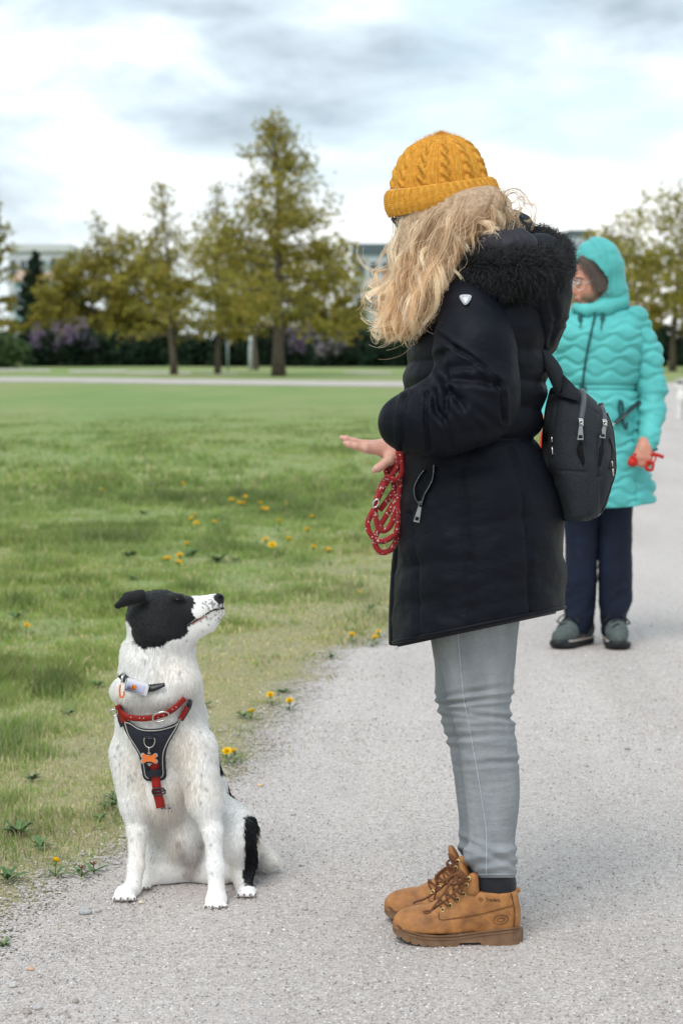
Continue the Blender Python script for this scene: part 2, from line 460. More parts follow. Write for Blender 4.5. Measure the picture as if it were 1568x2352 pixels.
def mat_gravel(far=False):
    m, t, b = new_mat('gravel')
    p = t.add('ShaderNodeNewGeometry').outputs['Position']
    v1 = t.add('ShaderNodeTexVoronoi'); t.put(v1.inputs['Vector'], p); v1.inputs['Scale'].default_value = 150
    v2 = t.voro(p, 330, out='Color')
    sepc = t.add('ShaderNodeSeparateColor'); t.put(sepc.inputs[0], v1.outputs['Color'])
    sepd = t.add('ShaderNodeSeparateColor'); t.put(sepd.inputs[0], v2)
    c1 = t.ramp(sepc.outputs[0], [(0, (.21, .185, .175)), (.2, (.40, .355, .33)), (.6, (.55, .50, .468)), (.85, (.63, .565, .525)), (1, (.76, .74, .73))])
    c2 = t.ramp(sepd.outputs[1], [(0, (.25, .22, .205)), (.35, (.44, .395, .368)), (.8, (.57, .505, .47)), (1, (.70, .68, .67))])
    c = t.mix(.5, c1, c2)
    wear = t.noise(t.mapping(p, rot=(0, 0, -.18), scale=(1, .3, 1)), 1.6, 5, .6)
    c = t.mix(1, c, t.ramp(t.noise(t.mapping(p, rot=(0, 0, -.18), scale=(1.5, .22, 1), loc=(4, 2, 0)), 1.3, 5, .65), [(.3, (.86, .85, .84)), (.6, (1.06, 1.06, 1.05))]), 'MULTIPLY')
    c = t.mix(t.ramp(wear, [(.38, .0), (.68, .5)]), c, (.52, .482, .462))
    t.put(b.inputs['Base Color'], c); b.inputs['Roughness'].default_value = .9; b.inputs['Specular IOR Level'].default_value = .2
    h = t.math('ADD', v1.outputs['Distance'], t.math('MULTIPLY', t.noise(p, 40, 3), .8))
    t.put(b.inputs['Normal'], t.bump(h, .55, .004))
    if far:      # gravel thins out into the turf along its rim
        rim = t.attr('rim', 'Fac'); f = t.math('ADD', t.math('ADD', t.math('MULTIPLY', t.noise(p, 95, 3, .7), .62), t.math('MULTIPLY', t.noise(p, 14, 3, .6), .4)), t.math('MULTIPLY', sepc.outputs[2], .33))
        k = t.math('GREATER_THAN', t.math('ADD', t.math('MULTIPLY', rim, 1.5), f), .66)
        tr = t.add('ShaderNodeBsdfTransparent'); ms = t.add('ShaderNodeMixShader'); t.put(ms.inputs[0], k); t.l.new(tr.outputs[0], ms.inputs[1]); t.l.new(b.outputs[0], ms.inputs[2]); t.l.new(ms.outputs[0], t.n['Material Output'].inputs[0])
    return m
M_MEADOW, M_GRAVEL = mat_meadow(), mat_gravel()

# one sheet to the horizon
gx = np.r_[-900, -300, -90, np.linspace(-30, 30, 13), 90, 300, 900]; gy = np.r_[-60, 0, np.linspace(2, 80, 27), 120, 200, 400, 900, 1800]
GV = np.stack([*np.meshgrid(gx, gy, indexing='ij'), np.full((len(gx), len(gy)), -.008)], -1).reshape(-1, 3)
tag(add_obj('meadow_ground', GV, grid_faces(len(gx), len(gy))[:, ::-1].copy(), None, M_MEADOW), 'flat green meadow on the left of the gravel path, running back to the trees', kind='structure')
# gravel path: an uneven left edge, slight camber
s = np.r_[np.linspace(-9, 14, 330), np.linspace(14.5, 74, 90)]
w = np.r_[-.34, -.2, -.1, 0, .06, .15, .4, .8, 1.4, 2.2, 3.2, 4.2]
off = np.stack([np.zeros_like(s), s], -1)
P0 = EA + ED*s[:, None] + EN*wob(s)[:, None]
PV = P0[:, None] + EN*(w[None, :, None])
z = np.interp(w, [-.34, .06, .4, 4.2], [-.004, -.001, 0, 0])
PV = np.concatenate([PV, np.broadcast_to(z[None, :, None], PV.shape[:2]+(1,))], -1).reshape(-1, 3)
gp = add_obj('gravel_path', PV, grid_faces(len(s), len(w))[:, ::-1].copy(), None, mat_gravel(True)); flt_attr(gp.data, 'rim', np.tile(w, len(s)))
tag(gp, 'pale gravel path the dog and the women stand on', kind='structure')
# far path crossing behind the meadow, and a second one beyond it
def strip(name, pts_near, pts_far, label, z=.004, nz=.4):
    n = 60; a = spline([Gd(*p) for p in pts_near], n); b = spline([Gd(*p) for p in pts_far], n)
    a[:, 1] += (vnoise(a[:, :2], .5, 2)-.5)*nz; b[:, 1] += (vnoise(b[:, :2], .4, 9)-.5)*nz
    V = np.stack([a, (a+b)/2, b], 1); V[..., 2] = z
    return tag(add_obj(name, V.reshape(-1, 3), grid_faces(n, 3), None, M_GRAVEL), label, kind='structure')
strip('far_gravel_path', [(-900, 878), (0, 876.5), (500, 883), (935, 888.5), (1580, 897), (1900, 899)], [(-900, 866), (0, 866), (500, 872), (935, 876.5), (1580, 879), (1900, 880)], 'pale path crossing the far side of the meadow in front of the trees', nz=1.2)
for a, b_, y0, y1 in ((-60, 118, 852, 848.6), (160, 290, 854.5, 851), (292, 440, 858, 854.3), (455, 545, 858.5, 856.5), (790, 900, 857, 855)):
    strip('bare_strip', [(a, y0-.6), ((a+b_)/2, y0), (b_, y0+.4)], [(a, y1), ((a+b_)/2, y1-.4), (b_, y1+.4)], 'thin bare strip of pale ground in the grass before the hedge', z=.006, nz=2.5)

# ------------------------------------------------------------------ loose gravel near the camera (nobody could count it)
def stones(n, ylo, yhi, rlo, rhi, seed, emax=0, sel=None):
    rg = np.random.default_rng(seed)
    Y = ylo + (yhi-ylo)*rg.random(n*3)**1.3; X = (rg.random(n*3)*2-1)*(.18*Y+.55)
    e = edge(X, Y); keep = e > -.02 - .30*rg.random(n*3)**2.2
    X, Y = X[keep][:n], Y[keep][:n]; n = len(X)
    #
    O = np.array([(1, 0, 0), (-.5, .87, 0), (-.5, -.87, 0), (0.1, 0, .75), (-.1, .1, -.5)], float)
    r = (rlo + (rhi-rlo)*rg.random(n)**2.6)[:, None, None]
    V = O[None]*(.65+.7*rg.random((n, 5, 3)))*r
    a = rg.random(n)*2*PI; c, s_ = np.cos(a), np.sin(a); x, y = V[..., 0].copy(), V[..., 1].copy()
    V[..., 0] = x*c[:, None]-y*s_[:, None]; V[..., 1] = x*s_[:, None]+y*c[:, None]
    V += np.stack([X, Y, r[:, 0, 0]*.18], -1)[:, None]
    f = np.array([(0, 1, 3), (1, 2, 3), (2, 0, 3), (1, 0, 4), (2, 1, 4), (0, 2, 4)])
    F = (f[None] + 5*np.arange(n)[:, None, None]).reshape(-1, 3)
    k = rg.random(n); base = np.array([(.34, .305, .29), (.48, .44, .42), (.58, .535, .515), (.56, .475, .43), (.70, .685, .68), (.22, .20, .19), (.43, .425, .43)])
    C = base[rg.choice(7, n, p=[.16, .26, .2, .12, .14, .05, .07])]*(.85+.3*rg.random((n, 1)))
    return V.reshape(-1, 3), F, np.repeat(C, 5, 0)
parts = [stones(88000, 3.85, 7.2, .0013, .0040, 11), stones(11000, 6.8, 11, .002, .0055, 12)]
nv = np.cumsum([0]+[len(p[0]) for p in parts])
SV = np.vstack([p[0] for p in parts]); SF = np.vstack([p[1]+nv[i] for i, p in enumerate(parts)])
me = mesh_np('loose_gravel', SV, SF, smooth=False); col_attr(me, 'tint', np.vstack([p[2] for p in parts]))
def mat_tint(name, rough=.85, spec=.2, trans=0, vary=0, attrname='tint'):
    m, t, b = new_mat(name); c = t.attr(attrname)
    if vary:
        co = t.add('ShaderNodeTexCoord').outputs['Object']
        c = t.mix(1, c, t.ramp(t.noise(co, vary, 4), [(.3, (.75, .75, .75)), (.7, (1.25, 1.25, 1.25))]), 'MULTIPLY')
    t.put(b.inputs['Base Color'], c); b.inputs['Roughness'].default_value = rough; b.inputs['Specular IOR Level'].default_value = spec
    if trans:
        tr = t.add('ShaderNodeBsdfTranslucent'); t.put(tr.inputs[0], c); ms = t.add('ShaderNodeMixShader'); ms.inputs[0].default_value = trans
        t.l.new(b.outputs[0], ms.inputs[1]); t.l.new(tr.outputs[0], ms.inputs[2]); t.l.new(ms.outputs[0], t.n['Material Output'].inputs[0])
    return m
tag(link('loose_gravel', me, None, mat_tint('gravel_stone')), 'loose crushed gravel lying on the path', kind='stuff')

# ------------------------------------------------------------------ pebbles one can pick out on the path
def pebble_mesh(seed, r, flat):
    rg = np.random.default_rng(seed); u = np.linspace(0, PI, 7); v = np.arange(9)*2*PI/9
    V = np.stack([np.sin(u)[:, None]*np.cos(v), np.sin(u)[:, None]*np.sin(v), np.cos(u)[:, None]*np.ones(9)], -1)
    V = V*(.8+.4*vnoise(V+seed, 1.3, seed, 2))[..., None]*np.array([1, .75, flat])*r
    return V.reshape(-1, 3), grid_faces(7, 9, True)
PEB = [(196, 2099, .016, (.40, .40, .40), 'flat grey stone on the gravel left of the sitting dog\'s front paw'),
       (225, 2094, .010, (.48, .46, .44), 'small pale stone just right of the flat grey stone'),
       (72, 2228, .008, (.62, .38, .24), 'small orange brown pebble at the grass edge in the lower left'),
       (31, 2267, .010, (.5, .48, .46), 'pale rounded pebble at the lower left end of the grass edge'),
       (62, 2328, .011, (.33, .29, .26), 'brown pebble near the bottom left corner of the path'),
       (86, 2318, .012, (.46, .45, .44), 'grey pebble beside the brown one near the bottom left corner'),
       (174, 2302, .0095, (.34, .3, .27), 'lone dark brown pebble in the bottom left of the path'),
       (325, 2075, .009, (.60, .54, .44), 'cream pebble touching the sitting dog\'s left front paw in the picture'),
       (598, 1806, .011, (.62, .45, .28), 'tan pebble on the gravel right of the dog\'s shoulder'),
       (690, 1990, .006, (.25, .23, .22), 'dark chip of stone on the gravel beyond the dog\'s tail'),
       (1100, 1715, .013, (.5, .49, .47), 'pale stone lying between the dog and the legs in jeans'),
       (1345, 1760, .011, (.42, .40, .38), 'grey stone right of the calf in grey jeans'),
       (1440, 1722, .009, (.3, .28, .26), 'dark stone on the right part of the path below the shoes'),
       (1512, 1722, .010, (.4, .38, .36), 'grey stone near the right edge of the path'),
       (700, 2090, .0085, (.36, .34, .32), 'grey pebble on the open gravel between dog and boots'),
       (1330, 2040, .008, (.33, .3, .28), 'dark pebble right of the near boot'),
       (860, 1650, .010, (.55, .53, .5), 'white stone on the path edge left of the jeans')]
for i, (x, y, r, c, lab) in enumerate(PEB):
    V, F = pebble_mesh(i+1, r, .5); p = Gd(x, y)
    o = add_obj('pebble', V, F, None, simple('pebble_stone', c, .8, var=.25, vscale=120, bump=.4, bscale=300)); o.location = (p[0], p[1], r*.3)
    o.rotation_euler = (0, 0, i*1.3); tag(o, lab, 'pebble', 'pebbles on the path')

# ------------------------------------------------------------------ grass blades
def blades(n, ylo, yhi, h0, w0, seed, pw=1.0, turf=False):
    rg = np.random.default_rng(seed); m = int(n*3.2)
    Y = ylo + (yhi-ylo)*rg.random(m)**pw; X = (rg.random(m)*1.12-1.06)*.165*Y - .03 + rg.random(m)*0
    X = -(.165*Y+1.4) + rg.random(m)*(.165*Y+1.4 + .14*Y + .5)
    e = edge(X, Y); Q = np.stack([X, Y*.6], -1)
    f = vnoise(Q, 1.0, 21, 3)*.45 + vnoise(np.stack([X, Y], -1), 3.6, 22, 3)*.55       # where it grows thick
    thin = sstep(-1.15, -.02, e)                                        # trodden near the path
    p = sstep(.34, .6, f)*(1-.8*thin) + .12*(1-thin)
    if turf: p = sstep(-1.5, -.25, e)*(.35+.65*sstep(.35, .6, vnoise(np.stack([X, Y*.8], -1), 7, 71, 2))); f = f*0+.45
    p *= np.where(e > 0, np.exp(-(e/(.09 if turf else .05)))*.5, 1)
    k = rg.random(m) < p
    X, Y, f, e, thin = [a[k][:n] for a in (X, Y, f, e, thin)]; n = len(X)
    hh = h0*(1-.93*sstep(20, 42, Y))*(.35+.9*rg.random(n)**1.4)*(.45+1.15*sstep(.38, .68, f))*(1-.55*thin)
    hh = hh*(1+.4*sstep(.60, .70, vnoise(np.stack([X, Y*.7], -1), 4.2, 63, 2)))
    a = rg.random(n)*2*PI; lean = (rg.random(n)*.9)*hh; d = rg.random(n)*2*PI
    B = np.stack([X, Y, np.full(n, -.008)], -1); side = np.stack([np.cos(a), np.sin(a), 0*a], -1)*(w0*(.6+.8*rg.random(n)))[:, None]
    dirn = np.stack([np.cos(d)*lean, np.sin(d)*lean, 0*d], -1); up = np.array([0, 0, 1.0])*hh[:, None]
    mid = B + up*.6 + dirn*.35; tip = B + up*(.98) + dirn
    V = np.stack([B-side, B+side, mid+side*.8, mid-side*.8, tip], 1).reshape(-1, 3); i = np.arange(n)*5
    F = np.stack([np.stack([i, i+1, i+2], -1), np.stack([i, i+2, i+3], -1), np.stack([i+3, i+2, i+4], -1)], 1).reshape(-1, 3)
    tint = rg.random(n); g1, g2, dryc = np.array((.165, .275, .07)), np.array((.35, .425, .135)), np.array((.58, .52, .30))
    C = g1 + (g2-g1)*(.25+.75*tint)[:, None]
    dr = (rg.random(n) < (.55 if turf else 0))[:, None] | (rg.random(n) < .13+.47*thin+.25*(1-sstep(.36, .55, f)))[:, None]; C = np.where(dr, dryc*(.6+.6*tint[:, None]), C)
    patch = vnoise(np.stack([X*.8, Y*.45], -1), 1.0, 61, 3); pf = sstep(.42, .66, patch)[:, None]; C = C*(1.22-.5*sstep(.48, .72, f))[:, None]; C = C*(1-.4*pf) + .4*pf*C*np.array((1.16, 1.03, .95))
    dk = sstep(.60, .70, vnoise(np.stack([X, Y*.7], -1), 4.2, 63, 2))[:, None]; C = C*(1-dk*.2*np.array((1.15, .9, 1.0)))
    return V, F, np.repeat(C, 5, 0)
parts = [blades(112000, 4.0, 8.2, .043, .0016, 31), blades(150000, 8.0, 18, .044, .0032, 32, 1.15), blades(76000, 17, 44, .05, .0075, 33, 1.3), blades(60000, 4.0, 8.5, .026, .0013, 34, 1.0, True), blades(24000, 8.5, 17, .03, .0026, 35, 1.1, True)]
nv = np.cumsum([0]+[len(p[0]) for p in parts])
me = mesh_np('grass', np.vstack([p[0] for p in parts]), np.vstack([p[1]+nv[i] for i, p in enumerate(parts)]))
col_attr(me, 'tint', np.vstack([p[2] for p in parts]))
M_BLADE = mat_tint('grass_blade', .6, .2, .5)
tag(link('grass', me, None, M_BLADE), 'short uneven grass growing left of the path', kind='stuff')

# ------------------------------------------------------------------ leafy weeds and dandelions, each a plant of its own
def leaf_vf(L, w, bend, az, tooth=0, n=7, z0=.0):
    t = np.linspace(0, 1, n); wd = w*np.sin(np.clip(t*1.05, 0, 1)*PI)**.7*(.55+.6*t); wd[-1] = .0004
    if tooth: wd = wd*(1-.45*(np.arange(n) % 2))
    x = L*t*np.cos(bend*t*.6); zz = z0 + L*np.sin(bend)*t*(1-t*.55)*1.3 + .004
    c = np.stack([x, 0*t, zz], -1); V = np.stack([c+np.stack([0*t, wd, wd*.35], -1), c, c+np.stack([0*t, -wd, wd*.35], -1)], 1).reshape(-1, 3)
    ca, sa = math.cos(az), math.sin(az); V = V @ np.array([[ca, sa, 0], [-sa, ca, 0], [0, 0, 1]])
    return V, grid_faces(n, 3)
M_LEAF = [simple('weed_leaf', c, .55, var=.3, vscale=60, spec=.35) for c in ((.065, .135, .04), (.10, .18, .06), (.14, .21, .07))]
M_YEL = simple('dandelion_yellow', (.92, .62, .012), .6, var=.12, vscale=80)
M_STEM = simple('stem_green', (.16, .24, .08), .6)
WEED_GROUP = 'leafy weeds in the meadow'
def weed(x, y, size, nl, seed, label, tooth=0):
    rg = random.Random(seed); p = Gd(x, y); e = empty('weed_plant', (p[0], p[1], -.006), rg.random()*6)
    tag(e, label, 'weed', WEED_GROUP)
    for k in range(nl):
        az = k*2.4 + rg.uniform(-.4, .4); L = size*rg.uniform(.45, 1.1)
        V, F = leaf_vf(L, L*rg.uniform(.12, .24), rg.uniform(.2, 1.3), az, tooth)
        o = link('leaf', mesh_np('leaf', V, F), None, M_LEAF[rg.randrange(3)]); o.parent = e
    return e
WEEDS = [(800, 1138, .16, 22, 'wide dark green weed clump at the right end of the meadow below the hand'),
         (365, 1118, .13, 15, 'dark weed clump highest in the meadow above the dog'), (690, 1120, .10, 12, 'low weed tuft left of the wide dark clump'),
         (500, 1290, .15, 18, 'broad leaved weed right of the three dandelions above the dog\'s head'), (440, 1275, .12, 14, 'weed with upright leaves behind the three dandelions'),
         (540, 1288, .10, 10, 'small broad weed at the right of the weed patch above the dog'), (300, 1280, .12, 16, 'bushy weed above and left of the dog\'s ear'),
         (330, 1265, .10, 12, 'low weed between the bushy weed and the dandelions'), (165, 1375, .09, 12, 'weed rosette left of the dog\'s ear'),
         (305, 1330, .08, 10, 'small weed just above the dog\'s ear'), (40, 1420, .09, 10, 'weed beside the lone dandelion on the left edge'),
         (380, 1190, .10, 10, 'weed tuft left of the dandelion trio in mid meadow'), (330, 1180, .09, 12, 'small dark tuft far left of the mid meadow dandelions'),
         (760, 1510, .075, 11, 'flat rosette on the edge of the path right of the dog\'s nose'), (650, 1590, .08, 10, 'low weed under the dandelion right of the dog\'s neck'),
         (560, 1645, .085, 12, 'flat leafy weed right of the dog\'s shoulder'), (470, 1620, .08, 10, 'weed partly hidden behind the dog\'s neck'),
         (160, 1640, .08, 14, 'dark weed tuft left of the dog\'s harness'), (225, 1575, .09, 10, 'weed left of the dog\'s neck'),
         (40, 1915, .13, 16, 'dark leafy weed on the left edge beside the dog\'s legs'), (95, 1945, .10, 9, 'weed with a long leaf left of the front legs'),
         (250, 1855, .09, 12, 'green weed beside the dog\'s front leg'), (230, 1880, .07, 8, 'low grey green weed below the weed by the front leg'),
         (18, 2020, .12, 10, 'big leaved weed at the lower left grass edge'), (75, 1790, .08, 12, 'weed in the short grass left of the dog\'s chest'),
         (265, 1840, .10, 12, 'weed with pale leaves close to the dog\'s left side'), (10, 2170, .06, 9, 'last little weed at the lower left border of the gravel'),
         (850, 1400, .08, 8, 'flat weed at the right end of the meadow near the coat hem')]
for i, (x, y, sz, n, lab) in enumerate(WEEDS): weed(x, y, sz*(.64 if y < 1450 else .46), int(n*1.9), i+50, lab, i % 2)
def flower_head():
    V, F = [], []; rg = random.Random(5)
    for ring, (r, zt, n) in enumerate(((.0165, .004, 22), (.0135, .009, 18), (.009, .012, 13), (.0045, .0135, 7))):
        for k in range(n):
            a = 2*PI*k/n + rg.uniform(-.1, .1); rr = r*rg.uniform(.88, 1.1); c, s_ = math.cos(a), math.sin(a); w = .0026
            b = len(V); V += [(.0015*c - w*.4*s_, .0015*s_ + w*.4*c, .001), (.0015*c + w*.4*s_, .0015*s_ - w*.4*c, .001), (rr*c + w*s_, rr*s_ - w*c, zt), (rr*c - w*s_, rr*s_ + w*c, zt)]
            F.append((b, b+1, b+2, b+3))
    return np.array(V), np.array(F)
HV, HF = flower_head(); HEAD = mesh_np('flower_head', HV, HF, False); HEAD.materials.append(M_YEL)
CV, CF = tube_vf([(0, 0, -.012), (0, 0, -.004), (0, 0, .001)], [.003, .0055, .0065], 8); CUP = mesh_np('flower_cup', CV, CF); CUP.materials.append(M_STEM)
DAN = [(420, 1110), (235, 1125), (440, 1190), (449, 1182), (451, 1200), (492, 1198), (532, 1147), (549, 1153), (564, 1140), (560, 1156), (598, 1155), (604, 1167), (613, 1168), (658, 1158), (707, 1215), (610, 1238), (625, 1250), (662, 1238),
       (755, 1262), (430, 1248), (378, 1283), (386, 1281), (413, 1275), (411, 1290), (827, 1358), (62, 1434), (621, 1593), (665, 1607), (578, 1632), (521, 1722), (538, 1722), (128, 1974), (808, 1455), (862, 1460), (868, 1449), (858, 1463), (896, 1384), (716, 1186), (640, 1196), (720, 1255)]
SPECIAL = {25: 'lone yellow dandelion low on the left edge of the meadow', 26: 'tall yellow dandelion right of the dog\'s neck', 27: 'half open dandelion to the right of the tall one beside the dog', 28: 'yellow dandelion lowest of the three right of the dog\'s neck',
           29: 'left one of the dandelion pair at the path edge behind the dog\'s back', 30: 'right one of the dandelion pair at the path edge behind the dog\'s back', 31: 'orange yellow dandelion in the grass by the dog\'s front leg', 24: 'yellow dandelion above the dog\'s nose near the coat', 18: 'yellow dandelion alone below the leash'}
SPECIAL.update({0: 'faint dandelion highest in the meadow, left of the topmost dark weed', 1: 'single dandelion far out in the meadow, well left of the other flowers', 2: 'lower left flower of the close dandelion trio in mid meadow', 3: 'upper flower of the close dandelion trio in mid meadow', 4: 'lowest flower of the close dandelion trio in mid meadow', 5: 'lone dandelion just right of the close mid meadow trio', 6: "leftmost dandelion of the row in line with the fingers' height", 7: 'dandelion second from left in the upper meadow row', 8: 'topmost dandelion of the upper meadow row', 9: 'small dandelion tucked under the topmost one of the upper row', 10: 'upper dandelion of the tight cluster of three in the upper row', 11: 'lower left dandelion of the tight cluster in the upper row', 12: 'lower right dandelion of the tight cluster in the upper row', 13: 'last dandelion at the right end of the upper meadow row', 14: 'dandelion halfway between the upper row and the leash', 15: 'left flower of the loose group below the upper row', 16: 'lowest flower of the loose group below the upper row', 17: 'right flower of the loose group below the upper row', 19: "dandelion just above the weed patch over the dog's head", 20: 'left half of the double dandelion at the weed patch', 21: 'right half of the double dandelion at the weed patch', 22: "upper dandelion touching the weed patch over the dog's head", 23: "lower dandelion touching the weed patch over the dog's head", 32: 'dandelion left of the yellow cluster near the coat hem', 33: 'left dandelion of the cluster near the coat hem', 34: 'top dandelion of the cluster near the coat hem', 35: 'lowest dandelion of the cluster near the coat hem', 36: 'dandelion touching the front edge of the coat', 37: 'dandelion below the right end of the upper row', 38: 'dandelion right of the loose group below the upper row', 39: 'dandelion between the loose group and the leash loops'})
for i, (x, y) in enumerate(DAN):
    rg = random.Random(i+900); h = rg.uniform(.025, .045) if y > 1340 else rg.uniform(.055, .09); Y = float(Yg(y, h)); p = Wd(x, y, Y)
    e = empty('dandelion', (p[0], p[1], -.006), rg.random()*6)
    tag(e, SPECIAL.get(i, 'yellow dandelion flower standing in the mid meadow above the dog'), 'dandelion', 'dandelions in the meadow')
    hd = link('flower_head', HEAD, e); hd.data = HEAD; hd.matrix_parent_inverse = Matrix(); hd.location = (0, 0, h); k = (.82 if y > 1340 else 1.3)*rg.uniform(.82, 1.15); hd.scale = (k, k, k)
    hd.rotation_euler = (rg.uniform(.1, .6), rg.uniform(-.3, .3), 0)
    cu = link('flower_cup', CUP, hd); cu.matrix_parent_inverse = Matrix()
    V, F = tube_vf(spline([(rg.uniform(-.01, .01), rg.uniform(-.01, .01), 0), (0, 0, h*.5), (0, 0, h-.006)], 6), .0016, 5); st = link('stem', mesh_np('stem', V, F), e, M_STEM); st.matrix_parent_inverse = Matrix()
    for q in range(5):
        V, F = leaf_vf(rg.uniform(.035, .06), .007, rg.uniform(.2, .8), q*1.3, 1); o = link('leaf', mesh_np('leaf', V, F), e, M_LEAF[q % 3]); o.matrix_parent_inverse = Matrix()
M_RUST = simple('withered_brown', (.16, .062, .03), .8, var=.4)
for i, (x, y, lab) in enumerate(((186, 1984, 'reddish brown withered flower stalk left of the dog\'s front paw, the left one'), (213, 1976, 'reddish brown withered flower stalk closest to the dog\'s front leg'))):
    p = Wd(x, y, float(Yg(y, .03))); e = empty('withered_flower', (p[0], p[1], -.006)); tag(e, lab, 'flower', 'withered stalks by the dog')
    V, F = tube_vf([(0, 0, 0), (.004, 0, .014), (.002, 0, .022)], .0016, 5); o = link('stem', mesh_np('stem', V, F), e, M_RUST); o.matrix_parent_inverse = Matrix()
    for q in range(5):
        V, F = leaf_vf(.015, .0045, 1.2, q*1.4); o = link('withered_petal', mesh_np('withered_petal', V, F), e, M_RUST); o.matrix_parent_inverse = Matrix(); o.location = (.002, 0, .018)
    for q in range(4):
        V, F = leaf_vf(.05, .009, .5, q*1.6+.4, 1); o = link('leaf', mesh_np('leaf', V, F), e, M_LEAF[q % 3]); o.matrix_parent_inverse = Matrix()
# ================================================================== far trees, hedge, buildings
M_BARK = simple('bark', (.10, .078, .06), .95, var=.35, vscale=6, bump=.6, bscale=12, bdist=.03)
M_TLEAF = mat_tint('spring_leaf', .6, .15, .5)
def leaf_cards(P, size, rg, cols, up=.3):
    n = len(P); a = rg.normal(size=(n, 3)); a /= np.linalg.norm(a, axis=1)[:, None]; b = np.cross(a, rg.normal(size=(n, 3))); b /= np.linalg.norm(b, axis=1)[:, None]+1e-9
    s = (size*(.6+.8*rg.random(n)))[:, None]; a *= s; b *= s*.6
    V = np.stack([P-a, P+b*.9-a*.1, P+a, P-b*.9+a*.1], 1).reshape(-1, 3); F = np.arange(4*n).reshape(-1, 4)
    return V, F, np.repeat(cols, 4, 0)
OLIVE = [(.35, .305, .055), (.42, .37, .075), (.28, .26, .055), (.36, .28, .065), (.24, .22, .055)]
def tree(name, x, yb, ytop, rpx, label, cat='tree', seed=0, trunk_px=14, first=.2, leaves=5200, shape='oval', cols=OLIVE, size=.16, group=None, lean=0, top_gap=1.0, spread=.95):
    rg = np.random.default_rng(seed); Y = float(Yg(yb)); b0 = Gd(x, yb); H = CAM_H + (790-ytop)/FD*Y; r0 = rpx/FD*Y; tr = trunk_px/2/FD*Y
    e = empty(name, (b0[0], b0[1], 0)); tag(e, label, cat, group)
    parts, tips, tw = [], [], []
    hs = np.linspace(0, 1, 12); wig = np.cumsum(rg.normal(0, .012*H, (12, 2)), 0)*hs[:, None]
    T = np.stack([wig[:, 0]+lean*H*hs, wig[:, 1], H*.97*hs], -1)
    parts.append(tube_vf(T, tr*np.interp(hs, [0, .03, .3, .7, 1], [1.35, 1.05, .8, .35, .08]), 8))
    nb = int(26 + H*2)
    for k in range(nb):
        t = first + (1-first)*((k+.5)/nb)**.85; p = np.array([np.interp(t, hs, T[:, j]) for j in range(3)])
        u = (t-first)/(1-first)
        if shape == 'oval': prof = np.interp(u, [0, .18, .42, .62, .8, 1], [.9, 1, .8, .5, .32, .12])
        elif shape == 'cone': prof = np.interp(u, [0, .1, .3, .5, .7, .85, 1], [.82, 1, .95, .64, .36, .2, .06])
        elif shape == 'airy': prof = np.interp(u, [0, .25, .55, .8, 1], [.8, 1, .85, .55, .25])
        else: prof = np.interp(u, [0, .3, .7, 1], [.9, 1, .8, .35])
        L = r0*prof*rg.uniform(.65, 1.22); az = k*2.4 + rg.uniform(-.5, .5); rise = rg.uniform(-.12, .35)+.55*u
        d = np.array([math.cos(az), math.sin(az), 0]); q = [p, p+d*L*.4+np.array([0, 0, L*rise*.25]), p+d*L*.8+np.array([0, 0, L*rise*.7]), p+d*L+np.array([0, 0, L*rise*.95])]
        q = spline(q, 7); br = tr*.34*(1-.75*u); parts.append(tube_vf(q, np.linspace(br, br*.15, 7), 5, caps=False))
        for j in range(2, 7):
            for _ in range(2):
                dd = d*rg.uniform(-.1, .7) + rg.normal(0, .55, 3); dd[2] = abs(dd[2])*.6-.08; l2 = L*rg.uniform(.16, .42)
                z = q[j] + dd*l2; parts.append(tube_vf(np.array([q[j], (q[j]+z)/2+rg.normal(0, .04, 3), z]), [br*.3, br*.2, br*.06], 4, caps=False))
                tips.append((q[j]+z)/2); tips.append(z); tw += [(1-u*top_gap)**1.5+.07]*2
    V, F = join_vf(parts); link('trunk', mesh_np('trunk', V, F), e, M_BARK).matrix_parent_inverse = Matrix()
    leaves = int(leaves*2.0); size = size*.8; tips = np.array(tips); tw = np.array(tw); tw *= .12+2.6*vnoise(tips, .85, seed, 2)**3.2
    i = rg.choice(len(tips), leaves, p=tw/tw.sum()); cl = np.array(cols)[rg.integers(0, len(cols), len(tips))]
    P = tips[i] + rg.normal(0, r0*.085*spread, (leaves, 3))*np.array([1, 1, .75])
    C = cl[i]*(.75+.5*rg.random((leaves, 1)))
    V, F, C = leaf_cards(P, size, rg, C); me = mesh_np('crown', V, F, False); col_attr(me, 'tint', C)
    o = link('crown', me, e, M_TLEAF); o.matrix_parent_inverse = Matrix(); o['kind'] = 'stuff'
    return e
TG = 'young trees in spring leaf beyond the meadow'
tree('meadow_tree', 640, 864, 272, 205, 'tallest spring tree with thick trunk and tapering airy top in the far tree row', seed=5, trunk_px=27, first=.15, leaves=5600, shape='cone', group=TG, size=.12)
tree('meadow_tree', 400, 860, 408, 98, 'slim tree with a sparse airy top, left of the tallest tree', seed=8, trunk_px=15, first=.16, leaves=1250, shape='oval', group=TG, size=.12, spread=1.15)
tree('meadow_tree', 500, 858, 412, 92, 'tree squeezed between the slim airy tree and the tallest tree', seed=12, trunk_px=13, first=.17, leaves=1750, shape='oval', group=TG, size=.12, spread=1.1)
tree('meadow_tree', 280, 838, 545, 112, 'round olive tree left of the slim airy tree', seed=15, trunk_px=12, first=.16, leaves=2900, shape='round', group=TG, size=.2)
tree('meadow_tree', 207, 838, 484, 92, 'tree with bare twiggy top, second from the left', seed=18, trunk_px=12, first=.14, leaves=1900, shape='cone', group=TG, size=.17)
tree('meadow_tree', -22, 842, 395, 68, 'tree cut by the left edge of the picture', seed=22, trunk_px=16, first=.14, leaves=2300, shape='cone', group=TG, size=.17)
